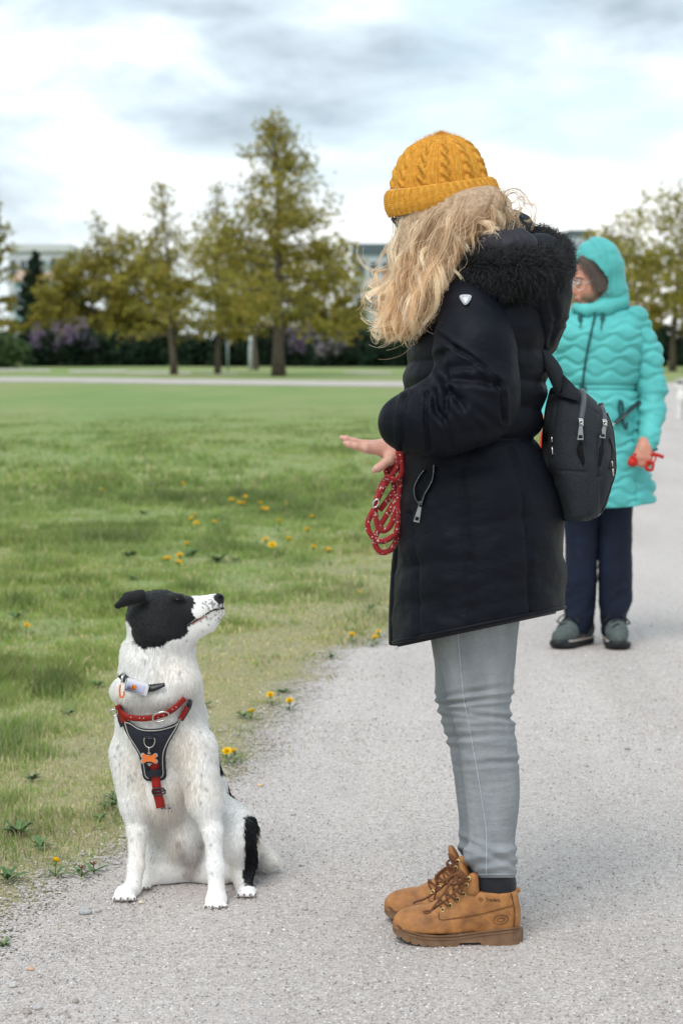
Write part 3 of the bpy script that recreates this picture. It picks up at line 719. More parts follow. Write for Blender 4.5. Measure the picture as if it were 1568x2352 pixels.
tree('meadow_tree', 1543, 853, 452, 150, 'broad tree with a brown trunk at the right edge behind the turquoise coat', seed=25, trunk_px=15, first=.22, leaves=3500, shape='round', group=TG, size=.15)
tree('meadow_tree', 1425, 838, 510, 110, 'tree half hidden behind the turquoise hood', seed=27, trunk_px=12, first=.2, leaves=2900, shape='round', group=TG, size=.19)
tree('meadow_tree', 138, 838, 600, 66, 'low tree in front of the white building on the left', seed=31, trunk_px=9, first=.14, leaves=2400, shape='round', group=TG, size=.19)
tree('meadow_tree', 345, 838, 572, 104, 'low olive tree behind the slim airy tree', seed=33, trunk_px=9, first=.14, leaves=2800, shape='round', group=TG, size=.2)
tree('meadow_tree', 575, 838, 560, 105, 'low leafy tree behind the left half of the tallest tree', seed=36, trunk_px=9, first=.12, leaves=3400, shape='round', group=TG, size=.2)
tree('meadow_tree', 745, 838, 575, 92, 'low leafy tree behind the right half of the tallest tree', seed=39, trunk_px=9, first=.12, leaves=2900, shape='round', group=TG, size=.2)
tree('bare_trunk_tree', 588, 850, 690, 26, 'thin brown trunk beside the pale post under the tallest tree', seed=41, trunk_px=11, first=.62, leaves=500, shape='round', group=TG, size=.14)
tree('bare_trunk_tree', 536, 838, 690, 26, 'thin reddish trunk beside the blue grey sign post', seed=43, trunk_px=11, first=.62, leaves=500, shape='round', group=TG, size=.16)
SPR = [(.022, .045, .026), (.03, .055, .03), (.02, .036, .024)]
tree('spruce_tree', 92, 834, 575, 36, 'dark narrow spruce in front of the white building', seed=51, trunk_px=8, first=.1, leaves=2600, shape='cone', cols=SPR, size=.22, group='dark conifers')
tree('spruce_tree', 62, 832, 590, 30, 'dark conifer left of the narrow spruce', seed=53, trunk_px=8, first=.1, leaves=2000, shape='cone', cols=SPR, size=.22, group='dark conifers')
# the row goes on past both sides of the picture
protos = [o for o in COL.objects if o.parent is None and o.name.startswith('meadow_tree')]
for i, (x, y) in enumerate([(-19, 84), (-24, 96), (-29, 88), (-34, 110), (-22, 128), (22, 100), (28, 90), (34, 112), (26, 130)]):
    o = copy_tree(protos[(i*3+1) % len(protos)]); o.location = (x, y, 0); o.rotation_euler = (0, 0, i*1.7); k = .85+.06*(i % 4); o.scale = (k, k, k)
    o['label'] = 'spring tree outside the picture, number %s of the far row past its %s side' % (('one', 'two', 'three', 'four', 'five')[i if i < 5 else i-5], 'left' if i < 5 else 'right')
# hedge bushes
def bush(x, yb, ytop, rpx, cols, label, seed, n=2400, size=.2, bloom=None, name='bush', group='dark bushes along the hedge line'):
    rg = np.random.default_rng(seed); Y = float(Yg(yb)); b0 = Gd(x, yb); H = CAM_H + (790-ytop)/FD*Y; r = rpx/FD*Y
    e = empty(name, (b0[0], b0[1], 0)); tag(e, label, 'bush', group)
    st = []; 
    for k in range(9):
        a = k*.7; q = np.array([[.15*math.cos(a), .15*math.sin(a), 0], [r*.35*math.cos(a), r*.3*math.sin(a), H*.45], [r*.6*math.cos(a), r*.5*math.sin(a), H*.8]]); st.append(tube_vf(q, [.06, .04, .015], 5, caps=False))
    V, F = join_vf(st); link('stem', mesh_np('stem', V, F), e, M_BARK).matrix_parent_inverse = Matrix()
    nc = 26; cc = rg.normal(size=(nc, 3)); cc /= np.linalg.norm(cc, axis=1)[:, None]; cc *= (.35+.55*rg.random((nc, 1))); cc[:, 2] = np.abs(cc[:, 2])*.9
    cc = cc*np.array([r, r*.8, H*.92]) + np.array([0, 0, H*.06])
    i = rg.integers(0, nc, n); P = cc[i] + rg.normal(size=(n, 3))*np.array([r*.17, r*.17, H*.12]); P[:, 2] = np.abs(P[:, 2])+.05
    C = np.array(cols)[i % len(cols)]*(.7+.6*rg.random((n, 1)))
    V, F, C = leaf_cards(P, size, rg, C); me = mesh_np('foliage', V, F, False); col_attr(me, 'tint', C)
    o = link('foliage', me, e, M_TLEAF); o.matrix_parent_inverse = Matrix(); o['kind'] = 'stuff'
    if bloom:
        m = 26; a = rg.random(m)*2*PI; hgt = .45+.55*rg.random(m); Q = np.stack([np.cos(a)*r*.85*np.sqrt(1.15-hgt), -np.abs(np.sin(a))*r*.8, H*hgt*1.02], -1)
        i = rg.integers(0, m, 420); P = Q[i] + rg.normal(size=(420, 3))*np.array([.13, .13, .19])
        V, F, C = leaf_cards(P, .07, rg, np.tile(bloom, (420, 1))*(.8+.4*rg.random((420, 1)))); me = mesh_np('blossom', V, F, False); col_attr(me, 'tint', C)
        o = link('blossom', me, e, M_TLEAF); o.matrix_parent_inverse = Matrix(); o['kind'] = 'stuff'
    return e
DK = [(.022, .048, .026), (.032, .06, .03), (.016, .032, .02)]; MG = [(.075, .125, .05), (.10, .15, .06), (.06, .10, .045)]; LIL = (.34, .25, .38)
B = [(10, 845, 765, 62, MG, 'mid green bush at the left edge of the hedge'), (110, 842, 745, 62, DK, 'dark lilac bush with mauve blossom, left of the trunks', LIL), (178, 842, 742, 58, DK, 'second lilac bush with mauve blossom, beside the left trunks', LIL),
     (255, 841, 760, 58, DK, 'dark bush between the two left trunks'), (330, 841, 752, 62, DK, 'dark bush right of the second trunk'), (375, 838, 735, 60, MG, 'mid green bush behind the slim tree\'s trunk'), (455, 841, 755, 62, DK, 'dark bush between the slim tree and the sign post'),
     (540, 842, 748, 60, DK, 'dark bush behind the sign post'), (610, 841, 750, 60, DK, 'dark bush behind the thick trunk'), (690, 842, 758, 60, DK, 'lilac bush with mauve blossom right of the thick trunk', LIL), (755, 843, 772, 55, DK, 'lilac bush with pale blossom left of the coat', (.42, .36, .40)),
     (820, 842, 750, 66, DK, 'dark bush left of the long blond hair'), (830, 836, 722, 80, MG, 'tall mid green bush behind the dark one left of the coat'), (900, 843, 760, 66, DK, 'dark bush beside the black coat'), (740, 834, 728, 80, MG, 'mid green bush behind the lilac bushes'), (975, 842, 750, 66, DK, 'dark bush hidden mostly by the coat'),
     (150, 834, 730, 80, DK, 'tall dark bush behind the left lilac bushes'), (640, 834, 732, 80, DK, 'tall dark bush behind the thick trunk'), (250, 834, 728, 70, MG, 'green bush behind the two left trunks'),
     (1500, 842, 738, 62, DK, 'dark bush behind the turquoise sleeve'), (1590, 842, 735, 70, DK, 'dark bush at the right edge of the picture'), (1420, 842, 745, 66, DK, 'dark bush behind the turquoise shoulder'), (1240, 842, 745, 80, DK, 'dark bush hidden behind the black hood')]
for i, q in enumerate(B): bush(*q[:6], 70+i, bloom=q[6] if len(q) > 6 else None)
protos = [o for o in COL.objects if o.parent is None and o.name.startswith('bush')]
for i in range(14):
    o = copy_tree(protos[(i*5+3) % len(protos)]); sd = -1 if i < 7 else 1; o.location = (sd*(24+4.6*(i % 7)), 122+1.5*((i*3) % 5), 0); o.rotation_euler = (0, 0, i)
    o['label'] = 'hedge bush outside the picture, number %s past its %s side' % (('one', 'two', 'three', 'four', 'five', 'six', 'seven')[i % 7], 'left' if sd < 0 else 'right')
# sign post and pale post
M_PGREY = simple('galvanised', (.30, .36, .40), .5, .6, var=.1); M_WHT = simple('sign_white', (.56, .57, .58), .5); M_BIR = simple('pale_post', (.42, .45, .46), .7, var=.25, vscale=10)
Yp = float(Yg(851)); bp = Gd(523, 851); sp = empty('sign_post', (bp[0], bp[1], 0)); tag(sp, 'blue grey sign post with a small pale plate under the tallest tree', 'sign post')
link('pole', mesh_np('pole', *tube_vf([(0, 0, 0), (0, 0, 1.0), (0, 0, 1.65)], .05, 8)), sp, M_PGREY).matrix_parent_inverse = Matrix()
link('plate', mesh_np('plate', *box_vf((.05, -.07, 1.45), (.26, .03, .34))), sp, M_WHT).matrix_parent_inverse = Matrix()
bp = Gd(575, 851); pp = empty('wooden_post', (bp[0], bp[1], 0)); tag(pp, 'pale upright post left of the thick trunk', 'post')
link('post_shaft', mesh_np('post_shaft', *tube_vf([(0, 0, 0), (0, 0, .9), (.02, 0, 1.62), (.02, 0, 1.66)], [.1, .09, .085, .05], 8)), pp, M_BIR).matrix_parent_inverse = Matrix()
link('post_collar', mesh_np('post_collar', *tube_vf([(0.017, 0, 1.3), (.018, 0, 1.42)], [.105, .105], 10)), pp, M_PGREY).matrix_parent_inverse = Matrix()
# buildings far behind
M_PLAST = simple('white_render', (.52, .54, .57), .85, var=.06, vscale=.4); M_GWALL = simple('grey_cladding', (.45, .50, .56), .7, var=.08, vscale=.4); M_ROOFD = simple('dark_roof_edge', (.10, .13, .15), .8)
M_PEACH = simple('peach_roof', (.55, .38, .30), .85, var=.15, vscale=1); M_TEALW = simple('teal_wall', (.22, .33, .36), .8); M_GLASS = simple('window_glass', (.05, .07, .09), .12, spec=.6, var=.2, vscale=.5); M_FRAME = simple('window_frame', (.6, .6, .6), .6)
def building(name, x0, x1, ytop, Y, depth, wall, roof, label, floors=2, cols=5, roofh=.5, pitched=False, over=.3):
    a = Wd(x0, 790, Y); b = Wd(x1, 790, Y); w = b[0]-a[0]; H = CAM_H + (790-ytop)/FD*Y; Hw = H-roofh
    e = empty(name, ((a[0]+b[0])/2, Y, 0)); tag(e, label, 'building')
    def part(n, vf, m, par=e): o = link(n, mesh_np(n, *vf, False), par, m); o.matrix_parent_inverse = Matrix(); return o
    part('wall', box_vf((0, depth/2, Hw/2), (w, depth, Hw), bev=.01), wall)
    if pitched:
        V = [(-w/2-over, -over, Hw), (w/2+over, -over, Hw), (w/2+over, depth+over, Hw), (-w/2-over, depth+over, Hw), (-w/2-over, depth/2, H), (w/2+over, depth/2, H)]
        part('roof', (np.array(V), [(0, 1, 5, 4), (2, 3, 4, 5), (0, 4, 3), (1, 2, 5), (3, 2, 1, 0)]), roof)
        part('chimney', box_vf((w*.22, depth*.45, H+.1), (.7, .7, 1.2), bev=.05), wall)
    else: part('roof', box_vf((0, depth/2, Hw+roofh/2), (w+over*2, depth+over*2, roofh-.004), bev=.05), roof)
    fh = Hw/floors; cw = w/cols
    for f in range(floors):
        for c in range(cols):
            px, pz = -w/2+cw*(c+.5), fh*(f+.55); fr = part('window', box_vf((px, -.02, pz), (cw*.62, .16, fh*.5), bev=.1), M_FRAME)
            part('pane', box_vf((px, -.11, pz), (cw*.54, .04, fh*.42), bev=.1), M_GLASS, fr)
building('white_building', 22, 158, 563, 205, 12, M_PLAST, M_WHT, 'white flat roofed building behind the spruces on the left', 3, 6, .7)
building('peach_roof_house', 36, 112, 618, 180, 9, M_TEALW, M_PEACH, 'low house with a peach coloured roof in front of the white building', 2, 4, 1.1, True)
building('long_grey_hall', 815, 1010, 562, 215, 20, M_GWALL, M_ROOFD, 'long grey hall with a dark roof edge behind the blond hair', 3, 7, 1.0)
building('grey_tower_block', 1308, 1352, 531, 240, 14, M_GWALL, M_ROOFD, 'grey block rising just left above the turquoise hood', 4, 3, .6)
building('low_white_shed', -30, 42, 760, 150, 6, M_PLAST, M_WHT, 'low white shed behind the bush on the left edge', 1, 3, .2)
# ================================================================== the sitting dog
DY0 = float(Yg(2272*KS))
def dg(x, y, d): return Ws(x, y, DY0 + d)
PXM = 5333.3/(DY0+.12)                                   # photo px per metre at the dog
def dr(px): return px/PXM
dog_s = Solid()
def dcap(a, b, ra, rb, k=.03): dog_s.cap(dg(*a), dg(*b), dr(ra), dr(rb), k)
def dell(c, r, k=.03, rot=None): dog_s.ell(dg(*c), (dr(r[0]), r[2], dr(r[1])), k, rot)
# chest, ribs, back, rump
dell((404, 1890, .235), (110, 165, .145), .04)
dell((408, 1800, .18), (92, 80, .115), .05)
dcap((442, 1850, .27), (490, 1995, .35), 72, 88, .06)
dcap((425, 1930, .25), (468, 2110, .33), 98, 94, .06)
dell((490, 2130, .34), (122, 96, .13), .05)
dell((408, 1980, .185), (58, 62, .075), .04)              # breast tuft
dell((462, 2085, .22), (46, 70, .07), .04)                # belly
# neck and ruff
dcap((402, 1790, .16), (394, 1640, .13), 100, 82, .05)
dell((388, 1722, .13), (106, 44, .105), .03)
dell((452, 1700, .08), (42, 38, .05), .04)
dcap((395, 1650, .13), (420, 1575, .115), 82, 62, .04)
# head
dell((387, 1547, .115), (72, 70, .068), .02)
dell((405, 1580, .105), (66, 46, .070), .03)
dcap((425, 1538, .11), (478, 1532, .105), 56, 36, .03)
dcap((470, 1531, .105), (532, 1513, .10), 35, 28, .02)     # upper muzzle
dcap((450, 1588, .105), (520, 1554, .10), 34, 25, .018)    # lower jaw
dcap((520, 1554, .10), (548, 1532, .10), 24, 14, .012)
dell((442, 1494, .078), (20, 11, .014), .015)              # brow
dell((547, 1496, .10), (14.5, 13, .015), .006)             # nose leather
for dy, k in ((.052, .012), (.185, .012)):                 # folded ears
    dcap((352, 1490, dy), (322, 1497, dy-.005), 17, 15, .02); dcap((322, 1497, dy-.005), (294, 1515, dy-.003), 15, 8.5, .01)
# front legs (viewer's left, viewer's right)
dcap((322, 1885, .17), (340, 2005, .15), 44, 36, .04); dcap((340, 2005, .15), (344, 2075, .14), 33, 24, .02); dcap((344, 2075, .14), (341, 2165, .125), 23.5, 19, .015); dcap((341, 2165, .125), (333, 2222, .115), 19, 22, .015)
dcap((492, 1870, .11), (512, 2000, .09), 50, 40, .04); dcap((512, 2000, .09), (532, 2080, .075), 34, 23, .02); dcap((532, 2080, .075), (539, 2170, .06), 22, 20, .015); dcap((539, 2170, .06), (542, 2238, .05), 20, 22, .015)
def paw(x, y, d, w, h, turn=0):
    """pad plus four toes with furrows between, claws are added as parts"""
    dell((x, y-h*.55, d), (w*.8, h*.55, .032), .015)
    tips = []
    for i, u in enumerate((-.72, -.26, .24, .7)):
        fw = .030 if i in (1, 2) else .020
        tx = x+u*w+turn*fw*300; a = (x+u*w*.7, y-h*.42, d-.010); b = (tx, y-h*.30, d-fw-.008)
        dcap(a, b, w*.24, w*.205, .003); tips.append(dg(tx, y-h*.22, d-fw-.008-dr(w*.2)))
    return tips
CLAWS = paw(313, 2261, .085, 35, 44, -.25) + paw(540, 2282, .035, 36, 46, 0) + paw(616, 2250, .12, 30, 36, .2)
CLAWS += paw(365, 2231, .20, 20, 26)[1:]
# haunches
dcap((575, 2050, .29), (600, 2105, .19), 52, 42, .04); dcap((600, 2105, .19), (604, 2180, .20), 38, 26, .03); dcap((604, 2180, .20), (610, 2226, .155), 22, 22, .02)
dell((616, 2110, .25), (28, 75, .07), .03)
dell((410, 2160, .265), (62, 66, .07), .03); dell((545, 2165, .265), (60, 62, .07), .03); dcap((365, 2110, .26), (372, 2200, .235), 34, 24, .03)
# tail lying behind
dog_s.chain([dg(590, 2150, .36), dg(640, 2146, .34), dg(670, 2152, .32), dg(690, 2158, .31)], [dr(30), dr(28), dr(20), dr(8)], .02)
# mouth slit
dog_s.cap(dg(462, 1566, .035), dg(505, 1549, .06), dr(2.2), dr(2.2), .006, True); dog_s.cap(dg(505, 1549, .062), dg(545, 1524, .066), dr(2.2), dr(2.2), .006, True)
dog_s.cap(dg(551, 1495, .074), dg(547, 1500, .082), dr(3), dr(3), .003, True)
dog_s.plane((0, 0, .001), (0, 0, -1))
DV, DF = dog_s.skin(.0045); DV = relax(DV, DF, 2, .4)
DN = vert_normals(DV, DF)
def in_poly(px, py, poly):
    q = np.asarray(poly, float); x1, y1 = q[:, 0], q[:, 1]; x2, y2 = np.roll(x1, -1), np.roll(y1, -1); ins = np.zeros(np.shape(px), bool)
    for a, b, c, d in zip(x1, y1, x2, y2):
        if b != d: ins ^= ((b > py) != (d > py)) & (px < (c-a)*(py-b)/(d-b)+a)
    return ins
HEADP = [(260, 1440), (470, 1440), (478, 1494), (486, 1498), (489, 1512), (478, 1530), (488, 1545), (498, 1549), (470, 1567), (472, 1580), (460, 1594), (428, 1603), (395, 1620), (362, 1624), (342, 1612), (328, 1588), (330, 1570), (316, 1552), (300, 1530), (260, 1540)]
DEPTH0 = DY0
# fixed plan of the coat: side-view coordinates (u along x, v down) measured at the dog's own plane
def dog_uv(P):
    x, y = proj(np.stack([P[..., 0]*(DY0+.12)/P[..., 1]*1.0, np.full(P.shape[:-1], DY0+.12), CAM_H+(P[..., 2]-CAM_H)*(DY0+.12)/P[..., 1]], -1)); return x/KS, y/KS
SPOTS = [(526, 1900, 6), (512, 1884, 5), (540, 1906, 5), (508, 1853, 5), (503, 1936, 6), (475, 1956, 7), (505, 1963, 6), (514, 1972, 6), (518, 1975, 5), (515, 1990, 5), (504, 2006, 5), (527, 2114, 7), (538, 2156, 5), (521, 2166, 4), (527, 2184, 5), (353, 2085, 4), (330, 2101, 5), (361, 2045, 4), (343, 2205, 4), (352, 2113, 4), (363, 1652, 6), (448, 1681, 8), (468, 1603, 5), (507, 1578, 4), (296, 1865, 7), (289, 1890, 6), (305, 1880, 5), (300, 1910, 5), (289, 1920, 4), (325, 1940, 9), (333, 1951, 8), (338, 1934, 7), (322, 1958, 6), (500, 1830, 5), (516, 1866, 5), (362, 2075, 4), (324, 2030, 4), (320, 2010, 4), (359, 2195, 4)]
SKIN = [(448, 2110, 11), (458, 2135, 12), (468, 2160, 13), (478, 2182, 15), (492, 2165, 13), (500, 2140, 12), (504, 2115, 11), (476, 2200, 12), (462, 2190, 8)]
def dog_color(P):
    u, v = dog_uv(P); wob_ = (vnoise(P, 45, 3, 3)-.5)*16; wob2 = (vnoise(P, 45, 4, 3)-.5)*14
    n = vnoise(P, 28, 8, 3)[..., None]; n2 = vnoise(P, 9, 9, 2)[..., None]
    C = np.array((.945, .935, .92)) - n*np.array((.04, .045, .05))
    warm = .55*sstep(.5, .75, n2); C = C*(1-warm) + np.array((.86, .80, .72))*warm
    yel = np.exp(-(((u-345)/40)**2+((v-1925)/50)**2)) + np.exp(-(((u-455)/45)**2+((v-1890)/60)**2)) + .8*np.exp(-(((u-440)/50)**2+((v-1680)/35)**2)) + .6*np.exp(-(((u-430)/60)**2+((v-2090)/50)**2))
    C = C*(1-.42*np.minimum(yel, 1)[..., None]) + np.array((.76, .67, .56))*.42*np.minimum(yel, 1)[..., None]
    for (a, b, r) in SPOTS:
        q = np.exp(-((((u+wob_*.3)-a)/r)**2+(((v+wob2*.3)-b)/r)**2)*3)[..., None]*.55; C = C*(1-q)+np.array((.16, .16, .17))*q
    for (a, b, r) in SKIN:
        q = (np.exp(-(((u-a)/r)**2+((v-b)/r)**2))*(.4+.6*vnoise(P, 40, 12, 2)))[..., None]*(P[..., 1] > DY0+.10)[..., None]; C = C*(1-q*.62)+np.array((.26, .17, .14))*q*.62
    blk = in_poly(u+wob_*.6, v+wob2*.6, HEADP)
    mz = (u > 478) & (v < 1565) & (u < 560) & ((vnoise(P, 230, 31, 2) > .74-.14*sstep(500, 545, u)-.26*np.exp(-(((u-540)/22)**2+((v-1512)/12)**2))))
    lip = np.zeros(len(P), bool)
    d = P[..., 1]-DY0; back = (d > .215) & (v > 1815) & (v < 1935) & (u > 505)
    hau = ((u+wob_ > 610) & (u < 643) & (v+wob2 > 2040) & (v < 2215) & (d < .33)) | ((d > .30) & (u > 566) & (v > 1955) & (v < 2012))
    nose = (((u-550)/14.5)**2+((v-1496)/15)**2 < 1)
    m = blk | back | hau | (lip & (vnoise(P, 60, 40, 2) > .25)); C[m] = (.0085, .0088, .0105)
    C[mz & ~blk] = C[mz & ~blk]*.3
    C[nose] = (.014, .014, .016)
    return C, m | nose
DC, DBLK = dog_color(DV)
me = mesh_np('dog', DV, DF); col_attr(me, 'tint', DC)
m, t, b = new_mat('dog_coat'); t.put(b.inputs['Base Color'], t.attr('tint')); b.inputs['Roughness'].default_value = .7; b.inputs['Specular IOR Level'].default_value = .25; b.inputs['Sheen Weight'].default_value = .1
t.put(b.inputs['Normal'], t.bump(t.noise(t.mapping(t.add('ShaderNodeTexCoord').outputs['Object'], scale=(1, 1, .3)), 260, 3), .4, .003))
dog = link('dog', me, None, m)
tag(dog, 'white sitting dog with a black head, wearing a harness and looking up at the woman', 'dog')

# ---------------- fur
def fur_strands(V, F, N, n, rg, keep, length, lie, colorf, wild=.25, grav=.35):
    P, nn = sample_surface(V, F, n, rg)
    k = keep(P); P, nn = P[k], nn[k]; n = len(P); L = length(P)*(.6+.7*rg.random(n))
    w_ = wild(P)[:, None] if callable(wild) else wild; d0 = lie(P, nn) + w_*rg.normal(0, 1, (n, 3)); d0 -= nn*(d0*nn).sum(1)[:, None]*.8; d0 /= np.linalg.norm(d0, axis=1)[:, None]+1e-9
    a = nn*.62 + d0*.75; a /= np.linalg.norm(a, axis=1)[:, None]; b_ = nn*.25+d0; b_[:, 2] -= grav*.3; b_ /= np.linalg.norm(b_, axis=1)[:, None]
    p0 = P - nn*.0008; p1 = p0 + a*L[:, None]*.45; p2 = p1 + b_*L[:, None]*.55
    return np.stack([p0, p1, p2], 1), colorf(P)
HARN = [(296, 1772), (326, 1801), (344, 1818), (365, 1822), (398, 1821), (432, 1809), (458, 1770), (477, 1765), (461, 1795), (442, 1824), (428, 1849), (415, 1879), (414, 1908), (416, 1946), (409, 1952), (398, 2017), (372, 2019), (366, 1955), (358, 1946), (354, 1923), (348, 1891), (331, 1860), (308, 1818)]
BANDP = [(300, 1686), (312, 1697), (330, 1710), (355, 1719), (378, 1721), (395, 1717), (414, 1711)]
def dog_keep(P):
    u, v = dog_uv(P); front = P[:, 1] < DY0+.20
    face = (u > 480) & (v < 1560)                                   # short velvet on the muzzle: no long fur
    thin_ = in_poly(u, v, HEADP) & (vnoise(P, 4000, 3, 1) > .45)
    band_ = (seg_dist(u, v, BANDP) < 10) & front
    return ~band_ & ~thin_ & ~(in_poly(u, v, HARN) & front & (v < 2015)) & (P[:, 2] > .012) & ~((u > 535) & (v < 1512))
def dog_len(P):
    u, v = dog_uv(P); L = np.full(len(P), .0105)
    L += .007*np.exp(-((v-1730)/60)**2) + .014*np.exp(-(((u-405)/60)**2+((v-2020)/45)**2)) + .004*((u > 600) & (v > 2060) & (v < 2230)) + .012*(u > 650)
    L += .006*np.exp(-(((u-440)/50)**2+((v-2110)/50)**2))
    L *= np.where(v < 1600, .40, 1)*np.where((u > 470) & (v < 1570), .45, 1)*np.where((v > 2050) & (u < 372), .55, 1)*np.where((v > 2060) & (np.abs(u-538) < 34), .55, 1)*np.where(P[:, 2] < .06, .5, 1)
    return L
def dog_lie(P, nn):
    u, v = dog_uv(P); d = np.zeros_like(P); d[:, 2] = -1
    hd = v < 1610; d[hd] = (-.9, .1, -.45)
    tl = u > 645; d[tl] = (1, .1, -.05)
    return d
rgf = np.random.default_rng(77)
SP_, SC_ = fur_strands(DV, DF, DN, 88000, rgf, dog_keep, dog_len, dog_lie, lambda P: dog_color(P)[0], lambda P: np.where(dog_uv(P)[1] < 1600, .06, .22))
SC_ = SC_*(.82+.28*rgf.random((len(SC_), 1)))
def mat_hair(name, rough=.5, trans=.2, spec=.3):
    m, t, b = new_mat(name); c = t.attr('tint'); t.put(b.inputs['Base Color'], c); b.inputs['Roughness'].default_value = rough; b.inputs['Specular IOR Level'].default_value = spec
    if trans:
        tr = t.add('ShaderNodeBsdfTranslucent'); t.put(tr.inputs[0], c); ms = t.add('ShaderNodeMixShader'); ms.inputs[0].default_value = trans
        t.l.new(b.outputs[0], ms.inputs[1]); t.l.new(tr.outputs[0], ms.inputs[2]); t.l.new(ms.outputs[0], t.n['Material Output'].inputs[0])
    return m
M_FUR = mat_hair('fur', .5, .45)
strands('fur', SP_, np.array([.00042, .00036, .0001]), dog, M_FUR, SC_)
# whiskers
wk = []
for i in range(26):
    rg = random.Random(i+3); x, y = rg.uniform(505, 548), rg.uniform(1515, 1545); p = march(dog_s, np.array([x]), np.array([y]), 0)[0]
    L = rg.uniform(.03, .055); d = np.array([rg.uniform(-.2, .9), rg.uniform(-.8, -.1), rg.uniform(-.7, .25)]) if i % 3 else np.array([-.8, -.5, -.35]); d /= np.linalg.norm(d)
    wk.append([p, p+d*L*.5, p+d*L+np.array([0, 0, -.006])])
strands('whisker', np.array(wk), np.array([.00045, .0003, .0001]), dog, M_FUR, np.tile((.75, .73, .68), (len(wk), 1)))
# eye, claws
M_LIP = simple('lip_black', (.014, .012, .012), .45); M_GUM = simple('gum_pink', (.42, .12, .08), .5)
def lay0(pts, off): p = np.asarray(pts, float); return march(dog_s, p[:, 0], p[:, 1], off, Y0=DY0-.5, Ymax=DY0+.6)
tube('lip', lay0(spline([(466, 1564), (474, 1560), (486, 1554), (505, 1543), (528, 1528), (545, 1523), (559, 1521)], 30), .0005), np.interp(np.linspace(0, 1, 30), [0, .3, .7, 1], [.0020, .0013, .0018, .0026]), dog, M_LIP, 7)
tube('gum', lay0(spline([(480, 1560), (495, 1552), (508, 1545), (516, 1539)], 14), .0003), .0017, dog, M_GUM, 6)
tube('nostril', lay0(spline([(546, 1494), (551, 1491), (556, 1494)], 8), .0), .0022, dog, simple('nostril_dark', (.002, .002, .002), .9), 6)
tube('eyelid', lay0(spline([(432, 1500), (439, 1496), (448, 1495), (456, 1499)], 12), .0015), .0013, dog, M_LIP, 6)
M_EYE = simple('dark_eye', (.012, .009, .008), .08, spec=.6)
def ball_vf(c, r, n=10, m=14):
    u = np.linspace(0, PI, n); v = np.arange(m)*2*PI/m; r = np.broadcast_to(r, 3)
    V = np.stack([np.sin(u)[:, None]*np.cos(v), np.sin(u)[:, None]*np.sin(v), np.cos(u)[:, None]*np.ones(m)], -1)*r + np.asarray(c)
    return V.reshape(-1, 3), grid_faces(n, m, True)
for yy in (0, 1):
    p = march(dog_s, np.array([444.]), np.array([1499.]), 0)[0]
    if yy: p = p.copy(); p[1] = 2*(DY0+.113)-p[1]
    add_obj('eye', *ball_vf(p+np.array([0, .0035*(1 if not yy else -1), 0]), (.0085, .0062, .0034)), dog, M_EYE)
M_CLAW = simple('claw_horn', (.20, .165, .15), .4, var=.3)
for i, p in enumerate(CLAWS):
    add_obj('claw', *tube_vf([p+np.array([0, .005, .004]), p+np.array([0, -.004, .001]), p+np.array([0, -.0055, -.0035])], [.0028, .0022, .0008], 6), dog, M_CLAW)

# ---------------- harness, collars: laid on the coat by measuring where the chest surface is
M_NAVY = simple('harness_fabric', (.018, .02, .03), .75, var=.2, vscale=200, bump=.5, bscale=900, bdist=.001, spec=.35)
M_PIPE = simple('reflective_piping', (.42, .40, .36), .45, var=.2, vscale=400, spec=.5)
M_RED = simple('red_webbing', (.33, .016, .012), .6, var=.25, vscale=300, bump=.4, bscale=700, bdist=.001)
M_STEEL = simple('steel', (.62, .61, .58), .25, 1.0, var=.08)
M_BLKP = simple('black_plastic', (.018, .018, .02), .4, spec=.5)
M_ORG = simple('orange_enamel', (.78, .17, .025), .35, var=.1, spec=.5)
def lay(pts, off): p = np.asarray(pts, float); return march(dog_s, p[:, 0], p[:, 1], off, Y0=DY0-.5, Ymax=DY0+.6)
nU, nV = 25, 30
Tc = spline([(307, 1801), (325, 1806), (344, 1818), (365, 1823), (398, 1822), (432, 1812), (450, 1800), (459, 1784)], nU)
Lc = spline([(307, 1801), (312, 1826), (331, 1860), (348, 1891), (354, 1923), (358, 1944), (366, 1952)], nV)
Rc = spline([(459, 1784), (444, 1822), (428, 1849), (416, 1879), (414, 1908), (416, 1942), (408, 1951)], nV)
Bc = spline([(366, 1952), (380, 1954), (395, 1954), (408, 1951)], nU)
u = np.linspace(0, 1, nU)[None, :, None]; v = np.linspace(0, 1, nV)[:, None, None]
G = (1-v)*Tc[None]+v*Bc[None]+(1-u)*Lc[:, None]+u*Rc[:, None]-((1-u)*(1-v)*Tc[0]+u*(1-v)*Tc[-1]+(1-u)*v*Bc[0]+u*v*Bc[-1])
e_ = np.minimum(np.minimum(u, 1-u)*6, np.minimum(v, 1-v)*9)[..., 0]; offs = .006+.005*np.sqrt(np.clip(e_, 0, 1))
top = march(dog_s, G[..., 0].ravel(), G[..., 1].ravel(), offs.ravel(), Y0=DY0-.5).reshape(nV, nU, 3)
for _ in range(3): top[1:-1, 1:-1] = .5*top[1:-1, 1:-1]+.125*(top[:-2, 1:-1]+top[2:, 1:-1]+top[1:-1, :-2]+top[1:-1, 2:])
bot = top + np.array([0, .009, 0]); V = np.concatenate([top.reshape(-1, 3), bot.reshape(-1, 3)]); F = grid_faces(nV, nU); n = nU*nV
rim = [i for i in range(nU)] + [i*nU+nU-1 for i in range(1, nV)] + [(nV-1)*nU+i for i in range(nU-2, -1, -1)] + [i*nU for i in range(nV-2, 0, -1)]
RF = [(rim[i], rim[(i+1) % len(rim)], rim[(i+1) % len(rim)]+n, rim[i]+n) for i in range(len(rim))]
harness = add_obj('harness', V, np.vstack([F, F[:, ::-1]+n, np.array(RF)]), dog, M_NAVY); fix_normals(harness)
harness['label'] = 'navy chest harness with grey piping and red straps'
